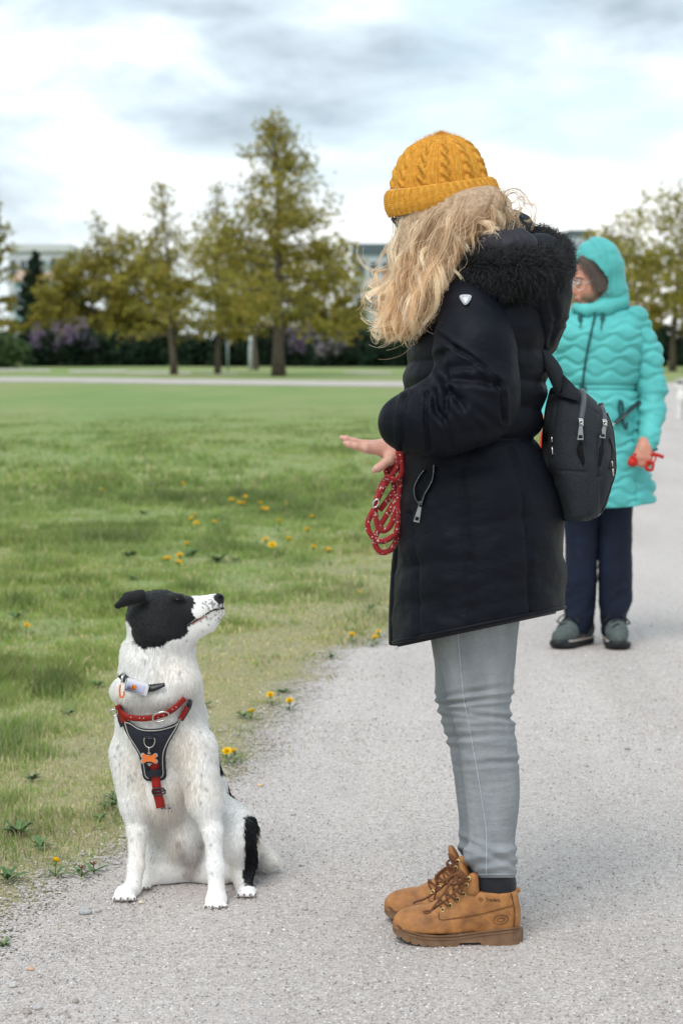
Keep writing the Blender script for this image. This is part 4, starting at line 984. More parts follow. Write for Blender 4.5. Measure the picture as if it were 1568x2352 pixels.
def ribbon(name, pts, w, off, parent, mat, n=24, thick=.0025, ring=None):
    """flat strap along pts (photo positions) lying on the coat; w half width in photo px"""
    c = spline(pts, n); t = np.gradient(c, axis=0); t /= np.linalg.norm(t, axis=1)[:, None]; nn = np.stack([-t[:, 1], t[:, 0]], -1); w = np.broadcast_to(w, (n,))[:, None]
    A = lay(c+nn*w, off); M_ = lay(c, off+thick*.6); B_ = lay(c-nn*w, off); back = np.array([0, thick*2.2, 0])
    V = np.stack([A, M_, B_, B_+back, A+back], 1).reshape(-1, 3); F = grid_faces(n, 5, True)
    F = np.vstack([F, [(0, 1, 2, 3)], [(5*n-5, 5*n-4, 5*n-3, 5*n-2)]])
    return fix_normals(add_obj(name, V, F, parent, mat))
for pts in ([(312, 1806), (322, 1838), (338, 1864), (355, 1894), (361, 1922), (364, 1940), (372, 1947)], [(452, 1796), (438, 1824), (422, 1850), (409, 1880), (407, 1908), (408, 1936), (402, 1945)], [(312, 1806), (326, 1810), (345, 1822), (365, 1827), (398, 1826), (432, 1817), (446, 1808)]):
    tube('piping', lay(spline(pts, 30), .0125), .0013, harness, M_PIPE, 6)
ribbon('shoulder_strap', [(309, 1816), (303, 1800), (299, 1780), (296, 1766)], 8, .007, harness, M_NAVY); ribbon('shoulder_strap', [(452, 1800), (462, 1784), (472, 1766), (476, 1750)], 7, .007, harness, M_NAVY)
ribbon('red_panel', [(312, 1806), (305, 1794), (300, 1780)], 7, .010, harness, M_RED, 10); ribbon('red_panel', [(450, 1800), (459, 1786), (468, 1768)], 6, .010, harness, M_RED, 10)
ribbon('chest_strap', [(385, 1905), (388, 1935), (391, 1960), (394, 1985), (399, 2005), (402, 2020)], 11, .012, harness, M_RED, 20)
ribbon('strap_keeper', [(385, 1925), (387, 1943)], 17, .0175, harness, M_NAVY, 8)
ribbon('strap_keeper', [(402, 2021), (428, 2021)], 2.2, .006, harness, M_NAVY, 8)
bk = lay(np.array([(383, 1973), (408, 1972), (412, 1984), (386, 1987)]), .017); tube('slider_buckle', spline(bk, 28, True)[:-1], .0022, harness, M_BLKP, 6, closed=True)
tube('slider_buckle', lay(np.array([(384, 1980), (397, 1979), (410, 1978)]), .018), .0022, harness, M_BLKP, 6)
dpts = lay(np.array([(362, 1846), (361, 1856), (366, 1866), (374, 1869), (382, 1866), (387, 1856), (386, 1846), (374, 1845)]), .016); tube('ring', spline(dpts, 40, True)[:-1], .0017, harness, M_STEEL, 8, closed=True)
tube('ring_loop', lay(np.array([(363, 1844), (374, 1843), (386, 1844)]), .016), .0028, harness, M_NAVY, 8)
tube('link', lay(np.array([(374, 1868), (372, 1875), (374, 1882)]), .018), .0018, harness, M_STEEL, 6)
# bone tag
def bone(sc=1, n=64):
    a = np.linspace(0, 2*PI, n, endpoint=False); P = []
    for t_ in a:
        c, s_ = math.cos(t_), math.sin(t_); r = 40
        for _ in range(60):
            x, y = r*c, r*s_; d = min(math.hypot(abs(x)-15.5, abs(y)-7.5)-6.2, max(abs(x)-16, abs(y)-9))
            r -= d*.7
        P.append((r*c*sc, r*s_*sc))
    return np.array(P)
def disc(name, outline, cx, cy, off, th, parent, mat, rot=0):
    c = lay(np.array([(cx, cy)]), off)[0]; sc = (DY0+.1)/5333.3; P = outline*sc; k = len(P); cr, sr = math.cos(rot), math.sin(rot); P = P@np.array([[cr, -sr], [sr, cr]])
    tilt = .18; V = []
    for yy, s_ in ((0, 1), (-th*.7, 1), (-th, .94)): V += [(c[0]+x*s_, c[1]+yy+z*s_*tilt*0, c[2]+z*s_) for x, z in P]
    F = [tuple(range(2*k, 3*k))] + [(i+j*k, (i+1) % k+j*k, (i+1) % k+(j+1)*k, i+(j+1)*k) for j in (0, 1) for i in range(k)] + [tuple(range(k))[::-1]]
    return fix_normals(add_obj(name, V, F, parent, mat, False))
disc('tag_rim', bone(1.0), 373.5, 1896, .016, .003, harness, M_PIPE, .0); disc('bone_tag', bone(.83), 373.5, 1896, .018, .003, harness, M_ORG, .0)
disc('tag_eye', np.array([(0, 6), (5, 0), (0, -2), (-5, 0)]), 373.5, 1883, .016, .003, harness, M_STEEL); disc('tag_point', np.array([(0, -6), (7, 2), (-7, 2)]), 374, 1910, .016, .003, harness, M_PIPE)
# lower red collar with a buckle and a ring at the left
col_ = ribbon('red_collar', [(293, 1764), (300, 1780), (318, 1793), (345, 1797), (372, 1796), (396, 1791), (420, 1782), (442, 1767), (462, 1747)], 7, .015, dog, M_RED, 40); col_['label'] = 'red studded leather collar with an oval buckle'
bp_ = lay(np.array([(382, 1796), (386, 1787), (398, 1782), (412, 1780), (421, 1783), (421, 1791), (412, 1800), (398, 1804), (387, 1803)]), .0205); tube('buckle', spline(bp_, 48, True)[:-1], .0021, col_, M_STEEL, 8, closed=True)
for (x, y) in ((328, 1794), (350, 1796), (360, 1796), (396, 1794), (409, 1789), (432, 1774), (441, 1768)): add_obj('stud', *ball_vf(lay(np.array([(x, y)]), .0195)[0], .0016, 6, 8), col_, M_STEEL)
rp = np.array([(289, 1775), (281, 1774), (278, 1780), (281, 1788), (288, 1790), (294, 1785), (294, 1778)]); c0 = lay(np.array([(300, 1780)]), .012)[0]
tube('collar_ring', spline(Ws(rp[:, 0], rp[:, 1], c0[1]-.005+0*rp[:, 0]), 36, True)[:-1], .0016, col_, M_STEEL, 8, closed=True)
tube('collar_link', spline(Ws(np.array([290, 288, 291, 295.]), np.array([1765, 1772, 1784, 1784.]), c0[1]+np.array([0, -.003, -.004, 0])), 12), .0017, col_, M_STEEL, 6)
# upper black collar with white tracker box and orange snap hook
c2 = ribbon('black_collar', [(302, 1686), (312, 1697), (330, 1710), (355, 1719), (378, 1721), (395, 1717), (412, 1712)], [9]*19+[8, 7, 6, 5, 4], .011, dog, M_BLKP); c2['label'] = 'black collar carrying a white tracker box'
M_TRK = simple('white_plastic', (.74, .74, .76), .35, var=.03, spec=.5); M_LAV = simple('pale_label', (.58, .58, .78), .4, var=.05); M_ODOT = simple('orange_dot', (.80, .22, .03), .4)
ctr = lay(np.array([(341, 1719)]), .024)[0]; rot = Matrix.Rotation(R(17), 3, 'Y') @ Matrix.Rotation(R(4), 3, 'Z') @ Matrix.Rotation(R(-8), 3, 'X'); sc = DY0/5333.3
trk = add_obj('tracker', *box_vf(ctr, (62*sc, .017, 36*sc), rot, .45), c2, M_TRK)
q = lambda x, y, z: ctr + np.array(rot)@np.array((x, y, z))
add_obj('tracker_label', *box_vf(q(-.001, -.0088, 0), (44*sc, .003, 20*sc), rot, .5), trk, M_LAV)
add_obj('tracker_button', *box_vf(q(-.005, -.0108, 0), (12*sc, .004, 12*sc), rot, .95), trk, M_ODOT)
cp = np.array([(302, 1712), (300, 1722), (300, 1735), (303, 1743), (308, 1742), (311, 1733), (309, 1729)]); tube('snap_hook', spline(Ws(cp[:, 0], cp[:, 1], ctr[1]-.004+0*cp[:, 0]), 30), .0022, c2, M_ORG, 7)
cp = np.array([(305, 1706), (308, 1692), (313, 1683), (309, 1682), (305, 1694), (304, 1708)]); tube('wire_ring', spline(Ws(cp[:, 0], cp[:, 1], ctr[1]+np.array([0, 0, .012, .012, 0, 0])), 30), .0016, c2, M_STEEL, 7)
# ================================================================== the woman with the mustard hat
YW = 4.59
def wd(x, y, d=0.0): return Wd(x, y, YW+np.asarray(d, float))
def ws(x, y, d=0.0): return Ws(x, y, YW+np.asarray(d, float))
MPX = YW/FD                                                # metres per (disp) pixel at her plane
def c4(cx, cy): return (920+cx/3.267)*KS, (760+cy/3.267)*KS
def c5(cx, cy): return (940+cx/3.92)*KS, (2100+cy/3.92)*KS
def c7(cx, cy): return (930+cx/2.8)*KS, (1560+cy/2.8)*KS
def loft(rows, na=120, ny=200, yc=0.0, ex=2.2, hem=None, disp=None, k0=YW):
    """body of rows (y, x left, x right, half depth m[, depth shift]) -> grid of points (ny, na, 3)"""
    rows = np.array([tuple(r)+(0,)*(5-len(r)) for r in rows], float)
    ys = np.linspace(rows[0, 0], rows[-1, 0], ny)
    S = spline(np.stack([rows[:, 0], rows[:, 1], rows[:, 2], rows[:, 3]*1000, rows[:, 4]*1000], -1), 900)
    xl, xr, hd, dy = [np.interp(ys, S[:, 0], S[:, j]) for j in (1, 2, 3, 4)]; hd /= 1000; dy /= 1000
    a = np.arange(na)*2*PI/na; ca, sa = np.cos(a), np.sin(a); p = 2/ex
    ca, sa = np.sign(ca)*np.abs(ca)**p, np.sign(sa)*np.abs(sa)**p
    X = ((xl+xr)/2)[:, None]+((xr-xl)/2)[:, None]*ca; D = yc+dy[:, None]-hd[:, None]*sa; Yp = np.repeat(ys[:, None], na, 1)
    if hem is not None: Yp = Yp+hem(X, Yp)
    if disp is not None:
        h = disp(X, Yp, -sa[None, :]*np.ones_like(X)); nx = ca/((xr-xl)/2*MPX)[:, None]; nd = -sa/hd[:, None]; L = np.hypot(nx, nd)+1e-9
        X = X + h*nx/L/MPX; D = D + h*nd/L
    return Wd(X, Yp, k0+D)
def loft_obj(name, G, parent, mat, capb=True, capt=True):
    n, m, _ = G.shape; F = [tuple(f) for f in grid_faces(n, m, True)]
    V = G.reshape(-1, 3)
    if capt: V = np.vstack([V, G[0].mean(0)]); F += [(len(V)-1, (j+1) % m, j) for j in range(m)]
    if capb: V = np.vstack([V, G[-1].mean(0)]); F += [(len(V)-1, (n-1)*m+j, (n-1)*m+(j+1) % m) for j in range(m)]
    return fix_normals(add_obj(name, V, F, parent, mat))

# ---------------- body: one figure from head to feet, hands in finer skin
BOOT_N, BOOT_F = -.085, .085
body = Solid()
def bcap(S, a, b, ra, rb, k=.03): S.cap(wd(*a), wd(*b), ra, rb, k)
def wrist_R(): return wd(978*KS, 1126*KS, -.02)
bcap(body, (1085, 690, 0), (1082, 980, 0), .12, .09, .05); bcap(body, (1085, 720, -.10), (1085, 720, .10), .085, .085, .05)
bcap(body, (1082, 980, 0), (1096, 1120, 0), .09, .12, .05); bcap(body, (1095, 1150, -.06), (1098, 1470, -.08), .10, .06, .04); bcap(body, (1095, 1150, .06), (1086, 1460, .08), .10, .06, .04)
bcap(body, (1098, 1470, BOOT_N), (1112, 1700, BOOT_N), .055, .045); bcap(body, (1112, 1700, BOOT_N), (1124, 1820, BOOT_N), .045, .045); bcap(body, (1124, 1820, BOOT_N), (1135, 2080, BOOT_N), .045, .034)
bcap(body, (1085, 1460, BOOT_F), (1096, 1690, BOOT_F), .055, .045); bcap(body, (1096, 1690, BOOT_F), (1106, 1800, BOOT_F), .045, .045); bcap(body, (1106, 1800, BOOT_F), (1112, 2045, BOOT_F), .045, .034)
bcap(body, (1135, 2090, BOOT_N), (985, 2125, BOOT_N), .034, .028); bcap(body, (1115, 2055, BOOT_F), (965, 2090, BOOT_F), .034, .028)
bcap(body, (1085, 720, -.15), (1100, 935, -.21), .05, .04); bcap(body, (1100, 935, -.21), (930, 985, -.17), .04, .03)
bcap(body, (1085, 720, .15), (1085, 930, .19), .05, .04); body.cap(wd(1085, 930, .19), wrist_R(), .04, .026, .03)
bcap(body, (1065, 640, 0), (1035, 545, 0), .06, .055, .04)
hx = Matrix.Rotation(R(-24), 3, 'Y')
body.ell(wd(1022, 478, 0), (.098, .077, .108), .03, hx); body.ell(wd(985, 545, 0), (.062, .058, .075), .03, hx)
BV, BF = body.skin(.011)
face = Solid()                                             # face, finer: brow, nose, lips, chin, ear
face.ell(wd(978, 520, 0), (.062, .066, .085), .02, hx); bcap(face, (940, 508, 0), (932, 540, 0), .008, .011, .012); bcap(face, (932, 540, -.01), (934, 541, .01), .008, .008, .01)
face.ell(wd(946, 556, 0), (.012, .022, .006), .01); face.ell(wd(948, 564, 0), (.012, .02, .007), .008); face.ell(wd(955, 585, 0), (.022, .024, .02), .02)
face.ell(wd(948, 505, -.032), (.010, .014, .010), .006, None, True); face.ell(wd(948, 505, .032), (.010, .014, .010), .006, None, True)
face.ell(wd(1032, 520, -.078), (.020, .010, .032), .01); face.ell(wd(1032, 520, .078), (.020, .010, .032), .01)
FV, FF = face.skin(.004)
hand = Solid()
def hcap(a, b, ra, rb, k=.006): hand.cap(ws(a[0], a[1], a[2]-.035), ws(b[0], b[1], b[2]-.035), ra, rb, k)
def finger(p, r):
    for i in range(len(p)-1): hcap(p[i], p[i+1], r[i], r[i+1], .004)
hcap((1000, 1128, .015), (968, 1124, .01), .024, .021, .02)
for y0, d0, y1, d1, r in ((1124, -.008, 1121, -.026, .0135), (1119, .004, 1113, -.004, .0135), (1119, .016, 1114, .017, .0125), (1122, .024, 1117, .035, .011)): hcap((966, y0, d0), (916, y1, d1), .015, r*.86, .014)
finger([(916, 1121, -.027), (889, 1115, -.030), (873, 1111, -.030), (863, 1108, -.030)], [.0094, .0078, .007, .0052])
finger([(915, 1112, -.005), (884, 1104, -.006), (866, 1098, -.006), (854, 1094, -.006)], [.0094, .008, .0072, .005])
finger([(918, 1113, .016), (890, 1108, .018), (874, 1105, .018), (864, 1103, .018)], [.009, .0076, .0068, .005])
finger([(926, 1116, .034), (905, 1114, .039), (893, 1114, .041), (884, 1114, .041)], [.008, .0066, .006, .0046])
hcap((988, 1134, -.006), (974, 1149, -.028), .017, .0125, .014); finger([(974, 1149, -.028), (957, 1162, -.034), (945, 1170, -.034), (936, 1176, -.032)], [.0118, .0092, .0088, .0062])
HDV, HDF = hand.skin(.0017); HDV = relax(HDV, HDF, 1, .4)
hand2 = Solid()                                            # left hand, curled inside the mouth of the near sleeve
for i, (y, d) in enumerate(((1066, -.01), (1082, -.005), (1098, .0), (1112, .006))):
    a = (1010, y-6, d-.14); b = (992, y-2, d-.12); c = (1002, y+6, d-.10); hand2.cap(ws(*a), ws(*b), .0095, .009, .005); hand2.cap(ws(*b), ws(*c), .0088, .0075, .005)
hand2.cap(ws(1065, 1075, -.15), ws(1012, 1080, -.14), .024, .02, .02); hand2.cap(ws(1025, 1068, -.13), ws(998, 1072, -.10), .012, .009, .01)
H2V, H2F = hand2.skin(.003)
nb = [0, len(BV), len(BV)+len(FV), len(BV)+len(FV)+len(HDV)]
V = np.vstack([BV, FV, HDV, H2V]); F = np.vstack([BF, FF+nb[1], HDF+nb[2], H2F+nb[3]])
def mat_skin(name, c):
    m, t, b = new_mat(name); co = t.add('ShaderNodeNewGeometry').outputs['Position']; c = np.array(c)
    col_ = t.ramp(t.noise(co, 60, 4), [(.3, tuple(c*.86)), (.55, tuple(c)), (.75, tuple(np.minimum(c*np.array((1.12, .92, .9)), 1)))])
    t.put(b.inputs['Base Color'], col_); b.inputs['Roughness'].default_value = .5; b.inputs['Subsurface Weight'].default_value = .18; b.inputs['Subsurface Radius'].default_value = (.012, .004, .002); b.inputs['Subsurface Scale'].default_value = .5
    t.put(b.inputs['Normal'], t.bump(t.math('ADD', t.noise(co, 320, 3), t.math('MULTIPLY', t.voro(co, 500), .4)), .35, .001))
    return m
M_SKIN = mat_skin('skin', (.66, .37, .29))
woman = add_obj('person', V, F, None, M_SKIN)
tag(woman, 'woman in mustard knitted hat, black padded coat and grey jeans holding out a flat hand', 'person')
M_NAIL = simple('nail', (.66, .40, .34), .25, var=.05, spec=.5)
def nail(c, rx, ry, rz, rot=None): add_obj('nail', *((lambda v, f: ((v if rot is None else v@np.array(rot).T)+np.asarray(c), f))(*ball_vf((0, 0, 0), (rx, ry, rz), 7, 10))), woman, M_NAIL)
nail(ws(940, 1171.5, -.035-.0405), .0058, .0022, .0048, Matrix.Rotation(R(42), 3, 'Y'))
nail(ws(862, 1104.5, -.035-.030), .0050, .0045, .0016, Matrix.Rotation(R(-14), 3, 'Y')); nail(ws(855, 1090.5, -.035-.006), .0052, .0048, .0016, Matrix.Rotation(R(-18), 3, 'Y'))

# ---------------- jacket
def mat_shell(name, c, rough=.55, bump=.25, sheen=.15):
    m, t, b = new_mat(name); co = t.add('ShaderNodeTexCoord').outputs['Object']; c = np.array(c)
    t.put(b.inputs['Base Color'], t.ramp(t.noise(co, 7, 5), [(.35, tuple(c*.88)), (.7, tuple(c*1.15))])); b.inputs['Roughness'].default_value = rough; b.inputs['Specular IOR Level'].default_value = .16; b.inputs['Sheen Weight'].default_value = sheen; b.inputs['Sheen Roughness'].default_value = .4
    n1 = t.bump(t.noise(t.mapping(co, scale=(1, 1, 1.6)), 16, 4, .5), bump, .02)
    t.put(b.inputs['Normal'], t.bump(t.noise(co, 900, 2), .12, .0006, n1))
    return m
M_SHELL = mat_shell('black_shell_fabric', (.0030, .0041, .0086), .6, .30, .0)
M_LIN = simple('satin_lining', (.020, .018, .026), .6, spec=.3, bump=.3, bscale=30, bdist=.01)
SEAMS = [[(948, 1180), (955, 1300), (962, 1485)], [(1060, 1075), (1069, 1200), (1078, 1320), (1086, 1470)], [(1172, 1030), (1199, 1120), (1210, 1250), (1216, 1430)]]
QUILT = [[(1165, 800), (1270, 806)], [(1165, 866), (1260, 880)], [(1165, 925), (1250, 944)], [(925, 836), (1000, 828)], [(925, 893), (990, 885)], [(925, 760), (1010, 752)], [(900, 1012), (1060, 1013), (1245, 1005)],
         [(940, 1300), (1075, 1285)], [(1070, 1205), (1205, 1190)], [(1205, 1255), (1300, 1275)], [(950, 1385), (1085, 1370)], [(1080, 1345), (1215, 1330)]]
QA = [(5.5, 22), (5.5, 22), (5.5, 22), (4, 18), (4, 18), (3.5, 18), (9, 14), (3.5, 30), (2.5, 30), (2, 30), (2.5, 30), (2, 30)]
def jq(X, Y, side):
    h = np.zeros_like(X)
    for s_ in SEAMS: d = seg_dist(X, Y, s_); h -= .0085*np.exp(-(d/5)**2); h += .003*(1-np.exp(-(d/34)**2))
    for q, (a, w) in zip(QUILT, QA): d = seg_dist(X, Y, q); h -= a*.001*np.exp(-(d/w)**2) + a*.0004*np.exp(-(d/(w*.35))**2)
    P = np.stack([X/110-Y/260, Y/80+X/300, side*2], -1); h += (vnoise(P, 1.0, 4, 3)-.5)*.018*sstep(1000, 1090, Y) + (vnoise(P, 1.6, 6, 3)-.5)*.012*(1-sstep(1000, 1090, Y))
    h += (vnoise(np.stack([X/60+Y/90, Y/55, side], -1), 1, 14, 2)-.5)*.004
    return h
def hemf(X, Y): return (1480-(X-905)/390*83-1440)*sstep(1010, 1440, Y)
TR = [(596, 1060, 1180, .075), (630, 1032, 1225, .12), (680, 1000, 1262, .175), (740, 962, 1268, .20), (800, 945, 1258, .205), (860, 935, 1253, .205), (905, 931, 1249, .20), (960, 929, 1240, .19), (1000, 929, 1229, .185), (1014, 929, 1228, .184), (1030, 929, 1233, .19), (1060, 929, 1246, .20), (1130, 926, 1271, .215), (1200, 922, 1284, .222), (1300, 914, 1287, .228), (1400, 910, 1289, .23), (1436, 908, 1289, .23), (1442, 913, 1283, .222)]
G = loft(TR, 150, 300, 0, 2.25, hemf, jq)
jacket = loft_obj('jacket', G, woman, M_SHELL, capb=False); jacket['label'] = 'black padded coat with a fur trimmed hood'
# lining and hem: an inner skirt seen from below
TR2 = [(1300, 925, 1278, .21), (1400, 918, 1283, .215), (1448, 912, 1276, .214)]
loft_obj('lining', loft(TR2, 90, 20, .0, 2.25, hemf), jacket, M_LIN, capb=False, capt=True)
hemP = G[-3]; tube('hem', hemP[::2], .0045, jacket, M_SHELL, 6, closed=True)
# front placket edge on the left
pe = spline([(931, 905), (929, 1000), (925, 1060), (920, 1180), (908, 1300), (903, 1400), (903, 1480)], 40)
tube('placket', wd(pe[:, 0]+3, pe[:, 1], .0), np.linspace(.010, .013, 40), jacket, M_SHELL, 8, flat=(1, 1.8))
def crease(V, N, lst, near_only=True, c=YW):
    x, y = proj(V); h = np.zeros(len(V))
    for pts, dep, w in lst:
        d = seg_dist(x, y, pts); h += -dep*np.exp(-(d/w)**2) + dep*.45*np.exp(-((d-2.1*w)/(1.1*w))**2)
    fac = sstep(.25, -.25, N[:, 1]) if near_only else 1
    return V + N*(h*fac*.8)[:, None]
sl = Solid()
sl.chain([wd(1083, 722, -.165), wd(1090, 800, -.205), wd(1098, 880, -.225), wd(1098, 925, -.23)], [.072, .079, .075, .070], .03)
sl.chain([wd(1098, 925, -.23), wd(1040, 955, -.235), wd(985, 965, -.225), wd(928, 972, -.20)], [.068, .063, .063, .054], .05)
sl.cap(wd(1085, 700, -.13), wd(1050, 690, -.10), .06, .05, .04)
sl.ell(wd(880, 1000, -.13), (.04, .05, .045), .01, None, True)          # mouth of the sleeve
SLV, SLF = sl.skin(.0045); SLV = relax(SLV, SLF, 1); SLN = vert_normals(SLV, SLF)
CR = [([c4(*p) for p in pts], dep, w) for pts, dep, w in (
    ([(570, 240), (700, 350), (850, 440), (950, 520), (1040, 620), (1090, 740), (1105, 950)], .009, 4.5), ([(630, 625), (760, 608), (900, 628), (1060, 665)], .010, 9), ([(610, 575), (700, 525), (860, 510)], .008, 9), ([(600, 405), (720, 365)], .004, 7),
    ([(655, 700), (720, 780), (775, 850)], .012, 8), ([(760, 760), (900, 880), (1000, 950)], .006, 8), ([(500, 720), (560, 860), (650, 980)], .006, 8), ([(545, 730), (545, 850), (610, 940)], .008, 7), ([(640, 720), (640, 860), (720, 980)], .005, 8),
    ([(305, 735), (268, 960), (275, 1190)], .009, 4.5), ([(478, 730), (465, 960), (495, 1190)], .009, 4.5), ([(640, 760), (630, 960), (700, 1180)], .006, 5), ([(600, 430), (630, 620), (660, 700)], .006, 9), ([(860, 560), (1000, 640)], .004, 8), ([(820, 900), (930, 1020), (1050, 1000)], .005, 9), ([(690, 1040), (900, 1040)], .004, 10))]
SLV = crease(SLV, SLN, CR); SLV = SLV + SLN*((vnoise(SLV, 18, 5, 2)-.5)*.007)[:, None]
add_obj('sleeve', SLV, SLF, jacket, M_SHELL)
sf = Solid(); sf.chain([wd(1083, 722, .16), wd(1085, 830, .205), wd(1080, 925, .21)], [.07, .072, .066], .03); sf.chain([wd(1080, 925, .21), wd(1030, 985, .12), wd(955, 1028, -.005)], [.066, .058, .046], .05)
sf.cap(wd(940, 1034, -.03), wd(955, 1030, -.01), .030, .030, .01, True)
SFV, SFF = sf.skin(.006); SFN = vert_normals(SFV, SFF); SFV = SFV + SFN*((vnoise(SFV, 24, 8, 3)-.5)*.012)[:, None]; add_obj('sleeve', SFV, SFF, jacket, M_SHELL)
# hood lying on the back, collar, lining, fur trim
hd = Solid(); hd.ell(wd(1222, 672, 0), (.074, .155, .125), .04, Matrix.Rotation(R(8), 3, 'Y')); hd.ell(wd(1180, 650, 0), (.10, .165, .08), .05); hd.ell(wd(1232, 740, 0), (.05, .12, .075), .05)
hd.cap(wd(1110, 610, -.12), wd(1190, 640, -.15), .05, .05, .04)
HV_, HF_ = hd.skin(.007); HV_ = relax(HV_, HF_, 1); HN_ = vert_normals(HV_, HF_)
CR2 = [([(1155, 660), (1190, 720), (1225, 775), (1240, 800)], .008, 7), ([(1232, 690), (1240, 760), (1236, 800)], .004, 5), ([(1270, 690), (1276, 740), (1262, 790)], .005, 6), ([(1262, 745), (1300, 740)], .004, 5)]
HV_ = crease(HV_, HN_, CR2); HV_ = HV_ + HN_*((vnoise(HV_, 16, 3, 3)-.5)*.016)[:, None]
hood = add_obj('hood', HV_, HF_, jacket, M_SHELL)
co_ = Solid(); co_.ell(wd(1165, 540, .03), (.042, .075, .055), .03, Matrix.Rotation(R(20), 3, 'Y')); co_.cap(wd(1070, 605, -.07), wd(1150, 560, -.05), .04, .045, .03); co_.cap(wd(1190, 520, .03), wd(1200, 520, .05), .022, .022, .03); co_.cap(wd(1070, 605, .07), wd(1150, 560, .05), .04, .045, .03)
CV_, CF_ = co_.skin(.006); CN_ = vert_normals(CV_, CF_); CV_ = CV_ + CN_*((vnoise(CV_, 30, 3, 2)-.5)*.014)[:, None]; add_obj('collar', CV_, CF_, jacket, M_SHELL)
li = Solid(); li.cap(wd(1078, 590, -.12), wd(1130, 575, -.135), .022, .032, .03); li.cap(wd(1130, 575, -.135), wd(1190, 572, -.13), .034, .036, .03); li.cap(wd(1190, 572, -.13), wd(1222, 585, .0), .034, .034, .03)
LV_, LF_ = li.skin(.005); LN_ = vert_normals(LV_, LF_); LV_ = LV_ + LN_*((vnoise(LV_*np.array([2.2, 1, .6]), 30, 3, 2)-.5)*.014)[:, None]; add_obj('hood_lining', LV_, LF_, hood, M_LIN)
fu = Solid(); FPTS = [wd(1066, 618, -.11), wd(1100, 632, -.155), wd(1150, 634, -.175), wd(1202, 628, -.165), wd(1242, 622, -.12), wd(1266, 608, -.04), wd(1266, 588, .05), wd(1238, 574, .12), wd(1170, 575, .16), wd(1090, 590, .14)]
fu.chain(FPTS, [.024, .036, .039, .038, .036, .031, .030, .033, .032, .026], .03)
UV_, UF_ = fu.skin(.007); UN_ = vert_normals(UV_, UF_)
M_BFUR = mat_hair('black_fur', .45, .0, .45)
fur = add_obj('fur_trim', UV_, UF_, hood, simple('fur_root', (.006, .006, .007), .9))
def fur_lie(P, nn): d = np.zeros_like(P); d[:] = (.25, 0, -.75); up = (nn[:, 2] > .3); d[up] = (.5, 0, .35); return d
rgb = np.random.default_rng(9)
S_, C_ = fur_strands(UV_, UF_, UN_, 24000, rgb, lambda P: np.ones(len(P), bool), lambda P: np.full(len(P), .026), fur_lie, lambda P: np.tile((.007, .0072, .009), (len(P), 1)), .55, .5)
S_[:, 1] += rgb.normal(0, .0022, (len(S_), 3)); S_[:, 2] += rgb.normal(0, .004, (len(S_), 3)); C_ = C_*(.5+1.6*rgb.random((len(C_), 1))**3)
fo = strands('fur', S_, np.array([.00065, .0005, .0001]), hood, M_BFUR, C_)
# badge, pocket zip
M_BADGE = simple('badge_metal', (.62, .64, .70), .28, .35, var=.2, vscale=300, bump=.3, bscale=500, spec=.5)
def on_sleeve(x, y, off): return march(sl, np.asarray(x, float), np.asarray(y, float), off, Y0=4.0, src=False, Ymax=5.2)
bpts = spline([(1056, 678), (1068, 676), (1081, 678), (1082, 684), (1076, 695), (1068, 701), (1061, 695), (1055, 684)], 40, True)[:-1]
ctr = np.array([1068.5, 686.5]); P0 = on_sleeve(bpts[:, 0], bpts[:, 1], .004); P1 = on_sleeve(*(ctr+(bpts-ctr)*.86).T, .0075); pc = on_sleeve([1068.5], [686.5], .0078)
V = np.vstack([P0, P1, pc]); k = len(P0); F = [(i, (i+1) % k, (i+1) % k+k, i+k) for i in range(k)] + [(i+k, (i+1) % k+k, 2*k) for i in range(k)]
badge = fix_normals(add_obj('badge', V, F, jacket, M_BADGE)); badge['label'] = 'small white shield shaped badge on the sleeve'
P2 = on_sleeve(*(ctr+(bpts-ctr)*.7).T, .0082); tube('badge_ring', P2, .0007, badge, M_STEEL, 5, closed=True)
GT = G  # coat surface for laying things on it: pick the near side by column interpolation
def on_coat(x, y, off=.004):
    """nearest coat point on the near side for a photo position, lifted off"""
    px, py = proj(G); near = (G[..., 1] < YW)
    out = []
    for a, b in zip(np.atleast_1d(x), np.atleast_1d(y)):
        d = np.where(near, (px-a)**2+(py-b)**2, 1e9); i = np.unravel_index(np.argmin(d), d.shape); out.append(Wd(a, b, G[i][1]-off))
    return np.array(out)
M_ZIP = simple('zip_teeth', (.30, .31, .33), .3, .9); M_ZIPD = simple('pocket_dark', (.004, .004, .005), .9); M_PULL = simple('zip_pull', (.36, .38, .40), .32, .9, var=.15)
def c8z(cx, cy): return (830+cx/5.2267)*KS, (1060+cy/5.2267)*KS
zl = spline([c8z(*p) for p in ((1190, 610), (1130, 690), (1080, 790), (1068, 880), (1085, 970), (1140, 1060))], 26); zr = spline([c8z(*p) for p in ((1325, 540), (1320, 640), (1300, 740), (1250, 840), (1200, 930), (1165, 1050))], 26)
zl[0] = zl[0]; A = on_coat(zl[:, 0], zl[:, 1], .005); B_ = on_coat(zr[:, 0], zr[:, 1], .005)
zt = spline([zl[0], ((zl[0]+zr[0])/2 + (0, -14)), zr[0]], 5)
mid = (A+B_)/2 + np.array([0, .010, 0]); V = np.stack([A, mid, B_], 1).reshape(-1, 3); pocket = add_obj('pocket', V, grid_faces(26, 3), jacket, M_ZIPD)
tube('pocket_edge', A+np.array([0, -.001, 0]), .0022, pocket, M_SHELL, 6); tube('pocket_edge', B_+np.array([0, -.001, 0]), .0022, pocket, M_SHELL, 6)
for L in (A, B_):
    Q = spline(L, 44); vf = [box_vf(q+np.array([0, -.0038, 0]), (.0019, .0018, .0015), None, .3) for q in Q]; V, F = join_vf(vf); o = add_obj('zip_teeth', V, F, pocket, M_ZIP, False); o['kind'] = 'stuff'
